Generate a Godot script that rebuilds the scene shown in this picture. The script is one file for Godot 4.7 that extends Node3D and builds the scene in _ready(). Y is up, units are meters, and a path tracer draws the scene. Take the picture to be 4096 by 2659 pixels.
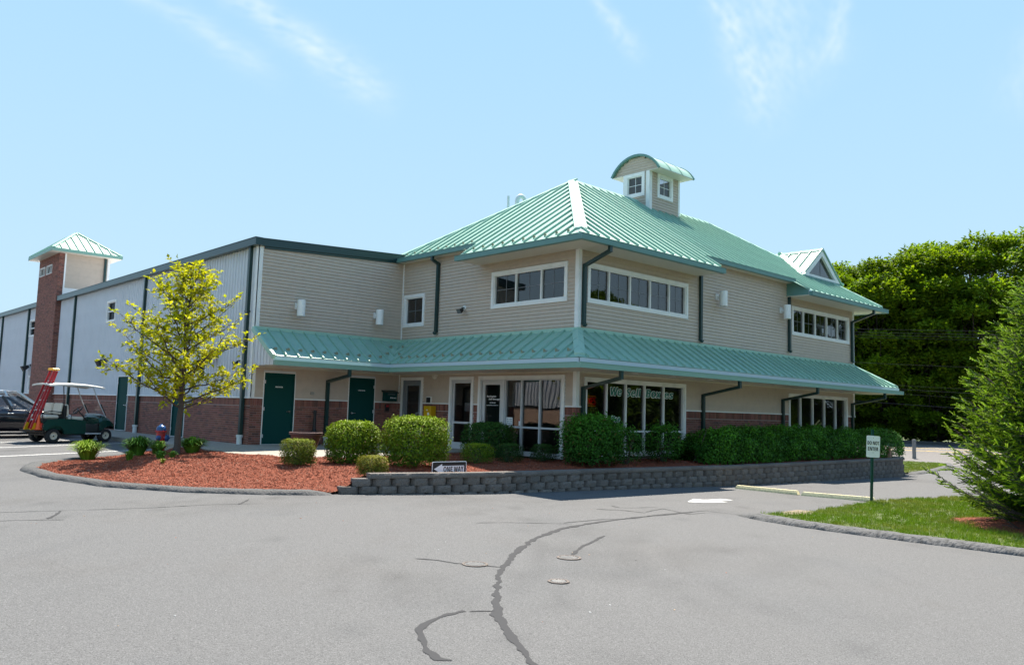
extends Node3D

# ---------------------------------------------------------------- mesh builder
class Geo:
	var v := PackedVector3Array()
	var n := PackedVector3Array()
	var c := PackedColorArray()
	var t := PackedVector2Array()
	var col := Color.WHITE
	func tri(a: Vector3, b: Vector3, d: Vector3, out := Vector3.ZERO) -> void:
		var m := (b - a).cross(d - a)
		var k := m.length()
		if k < 1e-11:
			return
		m /= k
		if out != Vector3.ZERO and m.dot(out) < 0.0:
			m = -m
			v.append(a); v.append(b); v.append(d)
		else:
			v.append(a); v.append(d); v.append(b)
		for i in 3:
			n.append(m); c.append(col)
	func stri(a: Vector3, b: Vector3, d: Vector3, na: Vector3, nb: Vector3, nd: Vector3) -> void:
		var m := (b - a).cross(d - a)
		if m.length() < 1e-12:
			return
		if m.dot(na + nb + nd) < 0.0:
			v.append(a); v.append(b); v.append(d); n.append(na); n.append(nb); n.append(nd)
		else:
			v.append(a); v.append(d); v.append(b); n.append(na); n.append(nd); n.append(nb)
		for i in 3:
			c.append(col)
	func quad(a: Vector3, b: Vector3, d: Vector3, e: Vector3, out := Vector3.ZERO) -> void:
		tri(a, b, d, out)
		tri(a, d, e, out)
	# eight corners: four of the lower loop, four of the upper
	func hexa(p: Array) -> void:
		var o := Vector3.ZERO
		for q in p:
			o += q
		o /= 8.0
		for f in [[0, 1, 2, 3], [4, 5, 6, 7], [0, 1, 5, 4], [1, 2, 6, 5], [2, 3, 7, 6], [3, 0, 4, 7]]:
			var m: Vector3 = (p[f[0]] + p[f[1]] + p[f[2]] + p[f[3]]) / 4.0 - o
			quad(p[f[0]], p[f[1]], p[f[2]], p[f[3]], m)
	func box(lo: Vector3, hi: Vector3) -> void:
		hexa([Vector3(lo.x, lo.y, lo.z), Vector3(hi.x, lo.y, lo.z), Vector3(hi.x, lo.y, hi.z), Vector3(lo.x, lo.y, hi.z),
			Vector3(lo.x, hi.y, lo.z), Vector3(hi.x, hi.y, lo.z), Vector3(hi.x, hi.y, hi.z), Vector3(lo.x, hi.y, hi.z)])
	# chamfered box
	func cbox(o: Vector3, s: Vector3, b: float, m := Basis()) -> void:
		var h := s / 2.0
		b = minf(b, minf(h.x, minf(h.y, h.z)) * 0.95)
		for ax in 3:
			var u := (ax + 1) % 3
			var w := (ax + 2) % 3
			for sg in [-1.0, 1.0]:
				var q: Array = []
				for k in [[-1, -1], [1, -1], [1, 1], [-1, 1]]:
					var p := Vector3.ZERO
					p[ax] = sg * h[ax]; p[u] = k[0] * (h[u] - b); p[w] = k[1] * (h[w] - b)
					q.append(o + m * p)
				var d := Vector3.ZERO
				d[ax] = sg
				quad(q[0], q[1], q[2], q[3], m * d)
			# edges along axis ax
			for k in [[-1, -1], [1, -1], [1, 1], [-1, 1]]:
				var q2: Array = []
				for e in [[0, -1], [0, 1], [1, 1], [1, -1]]:
					var p := Vector3.ZERO
					p[ax] = e[1] * (h[ax] - b)
					p[u] = k[0] * (h[u] - (b if e[0] == 0 else 0.0)); p[w] = k[1] * (h[w] - (0.0 if e[0] == 0 else b))
					q2.append(o + m * p)
				var d2 := Vector3.ZERO
				d2[u] = k[0]; d2[w] = k[1]
				quad(q2[0], q2[1], q2[2], q2[3], m * d2)
		for sx in [-1.0, 1.0]:
			for sy in [-1.0, 1.0]:
				for sz in [-1.0, 1.0]:
					var g := Vector3(sx, sy, sz)
					tri(o + m * (g * Vector3(h.x, h.y - b, h.z - b)), o + m * (g * Vector3(h.x - b, h.y, h.z - b)), o + m * (g * Vector3(h.x - b, h.y - b, h.z)), m * g)
	# bar from a to b: w across, h along the given up
	func bar(a: Vector3, b: Vector3, w: float, h: float, up := Vector3.UP) -> void:
		var d := (b - a).normalized()
		var s := d.cross(up)
		if s.length() < 1e-4:
			s = d.cross(Vector3.RIGHT)
		s = s.normalized()
		var k := s.cross(d).normalized()
		s *= w / 2.0
		k *= h / 2.0
		hexa([a - s - k, a + s - k, a + s + k, a - s + k, b - s - k, b + s - k, b + s + k, b - s + k])
	func tube(p: Array, r: Array, sides := 8, caps := true) -> void:
		var rings: Array = []
		var side := Vector3.ZERO
		for i in p.size():
			var d: Vector3 = (p[mini(i + 1, p.size() - 1)] - p[maxi(i - 1, 0)]).normalized()
			if side == Vector3.ZERO:
				side = d.cross(Vector3.UP if absf(d.y) < 0.9 else Vector3.RIGHT).normalized()
			side = (side - d * side.dot(d)).normalized()
			var w := d.cross(side)
			var ring: Array = []
			for k in sides:
				var a := TAU * k / sides
				ring.append(side * cos(a) + w * sin(a))
			rings.append(ring)
		for i in p.size() - 1:
			for k in sides:
				var l := (k + 1) % sides
				var n0: Vector3 = rings[i][k]; var n1: Vector3 = rings[i][l]; var n2: Vector3 = rings[i + 1][l]; var n3: Vector3 = rings[i + 1][k]
				var q0: Vector3 = p[i] + n0 * r[i]; var q1: Vector3 = p[i] + n1 * r[i]; var q2: Vector3 = p[i + 1] + n2 * r[i + 1]; var q3: Vector3 = p[i + 1] + n3 * r[i + 1]
				stri(q0, q1, q2, n0, n1, n2)
				stri(q0, q2, q3, n0, n2, n3)
		if caps:
			for e in [0, p.size() - 1]:
				var d: Vector3 = p[0] - p[1] if e == 0 else p[e] - p[e - 1]
				for k in sides:
					tri(p[e], p[e] + rings[e][k] * r[e], p[e] + rings[e][(k + 1) % sides] * r[e], d)
	# profile of (radius, height) turned about y, set by xf; smooth all round, flat along the profile
	func lathe(prof: Array, sides: int, xf := Transform3D(), smooth := false) -> void:
		for i in prof.size() - 1:
			var a: Vector2 = prof[i]
			var b: Vector2 = prof[i + 1]
			var m0 := Vector2(b.y - a.y, a.x - b.x)
			if m0.length() < 1e-9:
				continue
			m0 = m0.normalized()
			var ma := m0
			var mb := m0
			if smooth:
				if i > 0:
					var z: Vector2 = prof[i - 1]
					ma = (m0 + Vector2(a.y - z.y, z.x - a.x).normalized()).normalized()
				if i < prof.size() - 2:
					var z2: Vector2 = prof[i + 2]
					mb = (m0 + Vector2(z2.y - b.y, b.x - z2.x).normalized()).normalized()
			for k in sides:
				var f0 := TAU * k / sides
				var f1 := TAU * (k + 1) / sides
				var u0 := Vector3(cos(f0), 0, sin(f0))
				var u1 := Vector3(cos(f1), 0, sin(f1))
				var p0 := xf * (u0 * a.x + Vector3.UP * a.y); var p1 := xf * (u1 * a.x + Vector3.UP * a.y)
				var p2 := xf * (u1 * b.x + Vector3.UP * b.y); var p3 := xf * (u0 * b.x + Vector3.UP * b.y)
				var na0 := (xf.basis * (u0 * ma.x + Vector3.UP * ma.y)).normalized(); var na1 := (xf.basis * (u1 * ma.x + Vector3.UP * ma.y)).normalized()
				var nb0 := (xf.basis * (u0 * mb.x + Vector3.UP * mb.y)).normalized(); var nb1 := (xf.basis * (u1 * mb.x + Vector3.UP * mb.y)).normalized()
				stri(p0, p1, p2, na0, na1, nb1)
				stri(p0, p2, p3, na0, nb1, nb0)
	# outline in the xy plane of xf, drawn out along its z by depth
	func prism(poly: PackedVector2Array, xf: Transform3D, depth: float) -> void:
		var idx := Geometry2D.triangulate_polygon(poly)
		var o := Vector2.ZERO
		for q in poly:
			o += q
		o /= poly.size()
		for i in range(0, idx.size(), 3):
			var a := poly[idx[i]]; var b := poly[idx[i + 1]]; var d := poly[idx[i + 2]]
			tri(xf * Vector3(a.x, a.y, 0), xf * Vector3(b.x, b.y, 0), xf * Vector3(d.x, d.y, 0), -xf.basis.z)
			tri(xf * Vector3(a.x, a.y, depth), xf * Vector3(b.x, b.y, depth), xf * Vector3(d.x, d.y, depth), xf.basis.z)
		var cw := Geometry2D.is_polygon_clockwise(poly)
		for i in poly.size():
			var a := poly[i]; var b := poly[(i + 1) % poly.size()]
			var m := Vector2(b.y - a.y, a.x - b.x) * (-1.0 if cw else 1.0)
			quad(xf * Vector3(a.x, a.y, 0), xf * Vector3(b.x, b.y, 0), xf * Vector3(b.x, b.y, depth), xf * Vector3(a.x, a.y, depth), xf.basis * Vector3(m.x, m.y, 0))
	func mesh() -> ArrayMesh:
		var a := []
		a.resize(Mesh.ARRAY_MAX)
		a[Mesh.ARRAY_VERTEX] = v
		a[Mesh.ARRAY_NORMAL] = n
		a[Mesh.ARRAY_COLOR] = c
		if t.size() == v.size():
			a[Mesh.ARRAY_TEX_UV] = t
		var m := ArrayMesh.new()
		m.add_surface_from_arrays(Mesh.PRIMITIVE_TRIANGLES, a)
		return m

# a wall's own axes: u along it, y up, d out of it
class Wall:
	var o: Vector3
	var u: Vector3
	var n: Vector3
	func _init(o_: Vector3, u_: Vector3, n_: Vector3) -> void:
		o = o_; u = u_; n = n_
	func p(a: float, y: float, d: float) -> Vector3:
		return o + u * a + Vector3.UP * y + n * d
	func box(g: Geo, u0: float, u1: float, y0: float, y1: float, d0: float, d1: float) -> void:
		g.hexa([p(u0, y0, d0), p(u1, y0, d0), p(u1, y0, d1), p(u0, y0, d1), p(u0, y1, d0), p(u1, y1, d0), p(u1, y1, d1), p(u0, y1, d1)])

# ---------------------------------------------------------------- naming and tagging
var taken := {}
func numbered(called: String, parent: Node) -> String:
	var key := str(parent.get_instance_id()) + called
	var k: int = taken.get(key, 0)
	taken[key] = k + 1
	return called if k == 0 else "%s_%03d" % [called, k]

func tag(o: Node, label := "", category := "", group := "", kind := "") -> Node:
	if label: o.set_meta("label", label)
	if category: o.set_meta("category", category)
	if group: o.set_meta("group", group)
	if kind: o.set_meta("kind", kind)
	return o

func thing(called: String, label: String, category: String, at := Vector3.ZERO, turn := 0.0, group := "") -> Node3D:
	var o := Node3D.new()
	o.name = numbered(called, self)
	add_child(o, true)
	o.position = at
	o.rotation.y = turn
	tag(o, label, category, group)
	return o

func put(called: String, shape: Mesh, m: Material, parent: Node, kind := "") -> MeshInstance3D:
	var o := MeshInstance3D.new()
	o.name = numbered(called, parent)
	o.mesh = shape
	o.material_override = m
	parent.add_child(o, true)
	if kind: o.set_meta("kind", kind)
	return o

func obj(called: String, g: Geo, m: Material, parent: Node, kind := "") -> MeshInstance3D:
	return put(called, g.mesh(), m, parent, kind)

func struct(called: String, g: Geo, m: Material) -> MeshInstance3D:
	return obj(called, g, m, self, "structure")

func many(called: String, shape: Mesh, m: Material, xf: Array, cols: Array, parent: Node, kind := "") -> MultiMeshInstance3D:
	var mm := MultiMesh.new()
	mm.transform_format = MultiMesh.TRANSFORM_3D
	mm.use_colors = true
	mm.mesh = shape
	mm.instance_count = xf.size()
	for i in xf.size():
		mm.set_instance_transform(i, xf[i])
		mm.set_instance_color(i, cols[i])
	var o := MultiMeshInstance3D.new()
	o.name = numbered(called, parent)
	o.multimesh = mm
	o.material_override = m
	parent.add_child(o, true)
	if kind: o.set_meta("kind", kind)
	return o

# ---------------------------------------------------------------- materials: base colours are linear
func lin(r: float, g: float, b: float, a := 1.0) -> Color:
	var k := Color(r, g, b).linear_to_srgb()
	k.a = a
	return k

func mat(r: float, g: float, b: float, rough := 0.7, metal := 0.0, spec := 0.5) -> StandardMaterial3D:
	var m := StandardMaterial3D.new()
	m.albedo_color = lin(r, g, b)
	m.roughness = rough
	m.metallic = metal
	m.metallic_specular = spec
	m.vertex_color_use_as_albedo = true
	return m

func noise_tex(freq: float, lo: float, hi: float, octaves := 4, size := 512, sd := 1, kind := FastNoiseLite.TYPE_SIMPLEX_SMOOTH) -> NoiseTexture2D:
	var f := FastNoiseLite.new()
	f.noise_type = kind
	f.frequency = freq
	f.fractal_octaves = octaves
	f.seed = sd
	var t := NoiseTexture2D.new()
	t.width = size; t.height = size; t.seamless = true; t.noise = f
	var r := Gradient.new()
	r.set_color(0, Color(lo, lo, lo)); r.set_color(1, Color(hi, hi, hi))
	t.color_ramp = r
	return t

func bump_tex(freq: float, strength: float, octaves := 4, size := 512, sd := 1) -> NoiseTexture2D:
	var f := FastNoiseLite.new()
	f.frequency = freq
	f.fractal_octaves = octaves
	f.seed = sd
	var t := NoiseTexture2D.new()
	t.width = size; t.height = size; t.seamless = true; t.noise = f; t.as_normal_map = true; t.bump_strength = strength
	return t

func tri_map(m: StandardMaterial3D, tex: Texture2D, per_metre: float, bump: Texture2D = null, depth := 1.0) -> StandardMaterial3D:
	m.uv1_triplanar = true
	m.uv1_world_triplanar = true
	m.uv1_scale = Vector3.ONE * per_metre
	m.albedo_texture = tex
	if bump:
		m.normal_enabled = true
		m.normal_texture = bump
		m.normal_scale = depth
	return m

func glass(tint: Color, alpha: float) -> StandardMaterial3D:
	var m := StandardMaterial3D.new()
	m.transparency = BaseMaterial3D.TRANSPARENCY_ALPHA
	m.albedo_color = Color(tint.r, tint.g, tint.b, alpha)
	m.roughness = 0.0
	m.metallic_specular = 0.9
	m.cull_mode = BaseMaterial3D.CULL_DISABLED
	return m

func leaf_mat(r: float, g: float, b: float, through := 0.5, rough := 0.5) -> StandardMaterial3D:
	var m := mat(r, g, b, rough)
	m.metallic_specular = 0.25
	m.cull_mode = BaseMaterial3D.CULL_DISABLED
	m.backlight_enabled = true
	m.backlight = Color(through, through, through * 0.6)
	return m

# ---------------------------------------------------------------- lettering
func letters(txt: String, width: float, height: float, slant := 0.0, bold := true, grow := 0.0, deep := 0.004) -> ArrayMesh:
	var f := SystemFont.new()
	f.font_names = PackedStringArray(["Droid Sans"])
	f.font_weight = 700 if bold else 400
	var t := TextMesh.new()
	t.text = txt
	t.font = f
	t.font_size = 64
	t.pixel_size = 0.01
	t.depth = 0.02
	t.curve_step = 2.0
	var a := t.get_mesh_arrays()
	var v: PackedVector3Array = a[Mesh.ARRAY_VERTEX]
	var n: PackedVector3Array = a[Mesh.ARRAY_NORMAL]
	var ix: PackedInt32Array = a[Mesh.ARRAY_INDEX]
	var lo := Vector3.INF
	var hi := -Vector3.INF
	for q in v:
		lo = lo.min(q); hi = hi.max(q)
	var body := width - slant * height
	var g := Geo.new()
	var at := PackedVector3Array()
	for q in v:
		var y := (q.y - lo.y) / (hi.y - lo.y) * height
		at.append(Vector3((q.x - lo.x) / (hi.x - lo.x) * body + slant * y, y, (q.z - lo.z) / (hi.z - lo.z) * deep))
	var steps: Array = [Vector3.ZERO]
	if grow > 0.0:
		steps = []
		for k in 12:
			steps.append(Vector3(cos(TAU * k / 12) * grow, sin(TAU * k / 12) * grow, -0.0002 * k))
	for s in steps:
		for i in range(0, ix.size(), 3):
			var k := n[ix[i]]
			g.tri(at[ix[i]] + s, at[ix[i + 1]] + s, at[ix[i + 2]] + s, k)
	return g.mesh()

func wall_text(called: String, txt: String, w: Wall, u0: float, u1: float, y0: float, y1: float, d: float, m: Material, parent: Node, slant := 0.0, bold := true, grow := 0.0, flip := false) -> MeshInstance3D:
	var o := put(called, letters(txt, absf(u1 - u0), y1 - y0, slant, bold, grow), m, parent)
	# reading direction: to the right as seen from outside
	var along := Vector3.UP.cross(w.n)
	o.transform = Transform3D(Basis(along, Vector3.UP, w.n), w.p(u1 if flip else u0, y0, d))
	return o

# ---------------------------------------------------------------- the lie of the land
func ss(t: float) -> float:
	t = clampf(t, 0.0, 1.0)
	return t * t * (3.0 - 2.0 * t)

func ground_y(x: float, z: float) -> float:
	var y := -0.615 - 0.008 * maxf(minf(z, 40.0), -20.0) - 0.012 * clampf(x, -40.0, 17.0) - 0.005 * clampf(x - 17.0, 0.0, 30.0)
	y += ss(-z / 14.0) * maxf(0.0, 0.2 + 0.02 * (maxf(x, -18.0) + 8.0)) * (1.0 - ss((x + 4.0) / 3.0))
	y += 0.42 * ss((x - 26.0) / 20.0)
	return y

func on_ground(x: float, z: float, up := 0.0) -> Vector3:
	return Vector3(x, ground_y(x, z) + up, z)

# sheet over a polygon (x, z) cut into cells, its height given by f
func sheet(poly: PackedVector2Array, cell: float, f: Callable, tint = null) -> Geo:
	var g := Geo.new()
	var lo := Vector2.INF
	var hi := -Vector2.INF
	for q in poly:
		lo = lo.min(q); hi = hi.max(q)
	var eps := 0.04
	var cache := {}
	var nrm := func(p: Vector2) -> Array:
		var key := Vector2i(roundi(p.x * 1000), roundi(p.y * 1000))
		if cache.has(key):
			return cache[key]
		var y: float = f.call(p.x, p.y)
		var dx: float = f.call(p.x + eps, p.y) - f.call(p.x - eps, p.y)
		var dz: float = f.call(p.x, p.y + eps) - f.call(p.x, p.y - eps)
		var r := [Vector3(p.x, y, p.y), Vector3(-dx, 2.0 * eps, -dz).normalized(), tint.call(p.x, p.y) if tint != null else Color.WHITE]
		cache[key] = r
		return r
	var nx := ceili((hi.x - lo.x) / cell)
	var nz := ceili((hi.y - lo.y) / cell)
	for i in nx:
		for k in nz:
			var a := lo + Vector2(i, k) * cell
			var sq := PackedVector2Array([a, a + Vector2(cell, 0), a + Vector2(cell, cell), a + Vector2(0, cell)])
			var whole := true
			for q in sq:
				whole = whole and Geometry2D.is_point_in_polygon(q, poly)
			var bits: Array = [sq]
			if not whole or poly.size() > 4:
				bits = Geometry2D.intersect_polygons(sq, poly)
			for b in bits:
				if b.size() < 3 or Geometry2D.is_polygon_clockwise(b) and bits.size() > 1:
					continue
				var ix := Geometry2D.triangulate_polygon(b)
				for e in range(0, ix.size(), 3):
					var p0: Array = nrm.call(b[ix[e]]); var p1: Array = nrm.call(b[ix[e + 1]]); var p2: Array = nrm.call(b[ix[e + 2]])
					var s := g.v.size()
					g.stri(p0[0], p1[0], p2[0], p0[1], p1[1], p2[1])
					if g.v.size() > s:
						for j in 3:
							for p in [p0, p1, p2]:
								if g.v[s + j] == p[0]:
									g.c[s + j] = p[2]
									break
	return g

# flat strip along a line on a surface
func strip(line: Array, width: Callable, f: Callable, up: float, step := 0.15, sd := 5, rough := 0.0) -> Geo:
	var g := Geo.new()
	var rag := FastNoiseLite.new()
	rag.seed = sd; rag.frequency = 3.0; rag.fractal_octaves = 4
	var cv := Curve2D.new()
	for i in line.size():
		var a: Vector2 = line[maxi(i - 1, 0)]; var b: Vector2 = line[mini(i + 1, line.size() - 1)]
		var m := (b - a) / 6.0
		cv.add_point(line[i], -m if i > 0 else Vector2.ZERO, m if i < line.size() - 1 else Vector2.ZERO)
	var total := cv.get_baked_length()
	var steps := maxi(2, ceili(total / step))
	var before: Array = []
	for i in steps + 1:
		var s := total * i / steps
		var p := cv.sample_baked(s)
		var q := cv.sample_baked(minf(s + 0.02, total)) - cv.sample_baked(maxf(s - 0.02, 0.0))
		var side := Vector2(-q.y, q.x).normalized()
		var w: float = width.call(float(i) / steps)
		var e0 := p + side * maxf(0.002, w * 0.5 + rough * 2.2 * rag.get_noise_2d(s, 0.0)); var e1 := p - side * maxf(0.002, w * 0.5 + rough * 2.2 * rag.get_noise_2d(s, 50.0))
		var now := [Vector3(e0.x, f.call(e0.x, e0.y) + up, e0.y), Vector3(e1.x, f.call(e1.x, e1.y) + up, e1.y)]
		if before:
			g.quad(before[0], now[0], now[1], before[1], Vector3.UP)
		before = now
	return g

var M := {}
var F_WALL := Wall.new(Vector3.ZERO, Vector3(0, 0, -1), Vector3(-1, 0, 0))
var R_WALL := Wall.new(Vector3.ZERO, Vector3(1, 0, 0), Vector3(0, 0, 1))
var WING := Wall.new(Vector3(-5.26, 0, -8.08), Vector3(1, 0, 0), Vector3(0, 0, 1))
var LONG := Wall.new(Vector3(-5.26, 0, -8.08), Vector3(0, 0, -1), Vector3(-1, 0, 0))
const LEDGE := 1.353

func _ready() -> void:
	camera_and_light()
	materials()
	land()
	office()
	warehouse()
	tower()
	planting()
	things()
	vehicles()
	trees()
	beyond()

func camera_and_light() -> void:
	var cam := Camera3D.new()
	cam.name = "camera"
	cam.fov = 44.44
	cam.near = 0.05
	cam.far = 3000.0
	cam.transform = Transform3D(Basis(Vector3(0.72989845, 0.02922992, 0.68293035), Vector3(-0.08649347, 0.9950042, 0.04985509), Vector3(-0.6780613, -0.09545817, 0.72878022)).orthonormalized(), Vector3(-15.9916, 1.2128, 14.6264))
	add_child(cam)
	cam.current = true
	var env := Environment.new()
	env.background_mode = Environment.BG_SKY
	env.tonemap_mode = Environment.TONE_MAPPER_LINEAR
	env.tonemap_exposure = 2.4
	env.sdfgi_enabled = true
	env.ssao_enabled = true
	env.ssil_enabled = true
	var sky := Sky.new()
	var pano := PanoramaSkyMaterial.new()
	pano.panorama = ImageTexture.create_from_image(sky_image())
	sky.sky_material = pano
	env.sky = sky
	env.background_energy_multiplier = 1.0
	var we := WorldEnvironment.new()
	we.name = "sky_and_air"
	we.environment = env
	add_child(we)
	var sun := DirectionalLight3D.new()
	sun.name = "sun"
	sun.light_energy = 1.6
	sun.light_color = Color(1.0, 0.965, 0.91)
	sun.light_angular_distance = 0.5
	sun.shadow_enabled = true
	add_child(sun)
	sun.look_at_from_position(Vector3.ZERO, Vector3(-0.42, -1.0, 0.31))

func sky_image() -> Image:
	var w := 2048
	var hgt := 1024
	var im := Image.create(w, hgt, false, Image.FORMAT_RGBF)
	for y in hgt:
		var e := PI / 2.0 - PI * (y + 0.5) / hgt          # elevation
		var s := maxf(sin(e), 0.0)
		var top := Color(0.165, 0.295, 0.45)
		var hor := Color(0.272, 0.368, 0.422)
		var c := hor.lerp(top, pow(clampf(s / 0.62, 0.0, 1.0), 0.75))
		c = c.lerp(Color(0.075, 0.16, 0.33), ss((s - 0.55) / 0.45))
		if e < 0.0:
			c = hor.lerp(Color(0.10, 0.11, 0.10), ss(-e * 8.0))
		im.fill_rect(Rect2i(0, y, w, 1), c)
	var f := FastNoiseLite.new()
	f.seed = 4; f.frequency = 1.0; f.fractal_octaves = 5
	# thin cloud streaks and old vapour trails: two directions each, half width, strength
	var st: Array = [
		[Vector3(0.355, 0.436, -0.827), Vector3(0.518, 0.357, -0.778), 0.017, 0.6, -0.25, 1.15],
		[Vector3(0.272, 0.419, -0.866), Vector3(0.429, 0.36, -0.829), 0.014, 0.34, -0.3, 1.0],
		[Vector3(0.663, 0.465, -0.586), Vector3(0.719, 0.404, -0.565), 0.009, 0.5, -0.8, 1.1],
		[Vector3(0.747, 0.459, -0.481), Vector3(0.835, 0.305, -0.457), 0.018, 0.6, -0.4, 1.0],
		[Vector3(0.775, 0.455, -0.44), Vector3(0.85, 0.33, -0.43), 0.045, 0.38, -0.4, 0.9],
		[Vector3(0.814, 0.445, -0.373), Vector3(0.828, 0.401, -0.392), 0.010, 0.5, -1.5, 1.4],
		[Vector3(0.90, 0.42, -0.2), Vector3(0.93, 0.33, -0.24), 0.02, 0.22, -0.6, 1.3],
		[Vector3(-0.5, 0.5, -0.7), Vector3(-0.3, 0.6, -0.74), 0.03, 0.4, -0.5, 1.2],
		[Vector3(-0.7, 0.5, 0.5), Vector3(-0.5, 0.62, 0.6), 0.03, 0.4, -0.5, 1.2],
		[Vector3(0.6, 0.5, 0.62), Vector3(0.75, 0.4, 0.55), 0.03, 0.4, -0.5, 1.2],
	]
	var pre: Array = []
	for q in st:
		var a: Vector3 = q[0].normalized()
		var b: Vector3 = q[1].normalized()
		var m := a.cross(b).normalized()
		pre.append([a, m, m.cross(a), a.angle_to(b), q[2], q[3], q[4], q[5]])
	for y in range(int(hgt * 0.12), int(hgt * 0.47)):
		var e := PI / 2.0 - PI * (y + 0.5) / hgt
		var ce := cos(e)
		var se := sin(e)
		for x in w:
			var az := TAU * (x + 0.5) / w
			var d := Vector3(sin(az) * ce, se, -cos(az) * ce)
			var add := 0.0
			for k in pre:
				var lat: float = d.dot(k[1])
				if absf(lat) > 0.22:
					continue
				var along: float = atan2(d.dot(k[2]), d.dot(k[0])) / k[3]
				if along < k[6] or along > k[7]:
					continue
				var wob: float = f.get_noise_2d(along * 3.0 + k[3] * 50.0, k[4] * 500.0) * 0.4 * k[4]
				var wd: float = k[4] * (0.75 + 0.5 * along)
				var t: float = absf(lat - wob) / wd
				if t > 2.6:
					continue
				var fib: float = 0.55 + 0.75 * f.get_noise_3d(d.x * 60.0 + lat * 160.0, d.y * 60.0, d.z * 60.0 + along * 2.0) + 0.35 * f.get_noise_3d(d.x * 14.0, d.y * 14.0, d.z * 14.0)
				add += maxf(0.0, fib) * k[5] * exp(-t * t) * ss((along - k[6]) / 0.3) * ss((k[7] - along) / 0.5)
			if add > 0.004:
				var c := im.get_pixel(x, y)
				im.set_pixel(x, y, c.lerp(Color(0.40, 0.445, 0.46), minf(add, 0.85)))
	return im

# coarse aggregate: single bright and dark stones on an even ground
func speckle(size: int, sd: int) -> ImageTexture:
	var rng := RandomNumberGenerator.new()
	rng.seed = sd
	var data := PackedByteArray()
	data.resize(size * size)
	for i in size * size:
		data[i] = 166 + (rng.randi() % 44)
	for i in size * size / 9:
		var k := rng.randi() % (size * size - size - 2)
		var v := 115 + (rng.randi() % 45) if rng.randf() < 0.5 else 218 + (rng.randi() % 34)
		data[k] = v; data[k + 1] = v
		if rng.randf() < 0.5:
			data[k + size] = v; data[k + size + 1] = v
	var im := Image.create_from_data(size, size, false, Image.FORMAT_L8, data)
	im.convert(Image.FORMAT_RGB8)
	im.generate_mipmaps()
	return ImageTexture.create_from_image(im)

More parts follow.
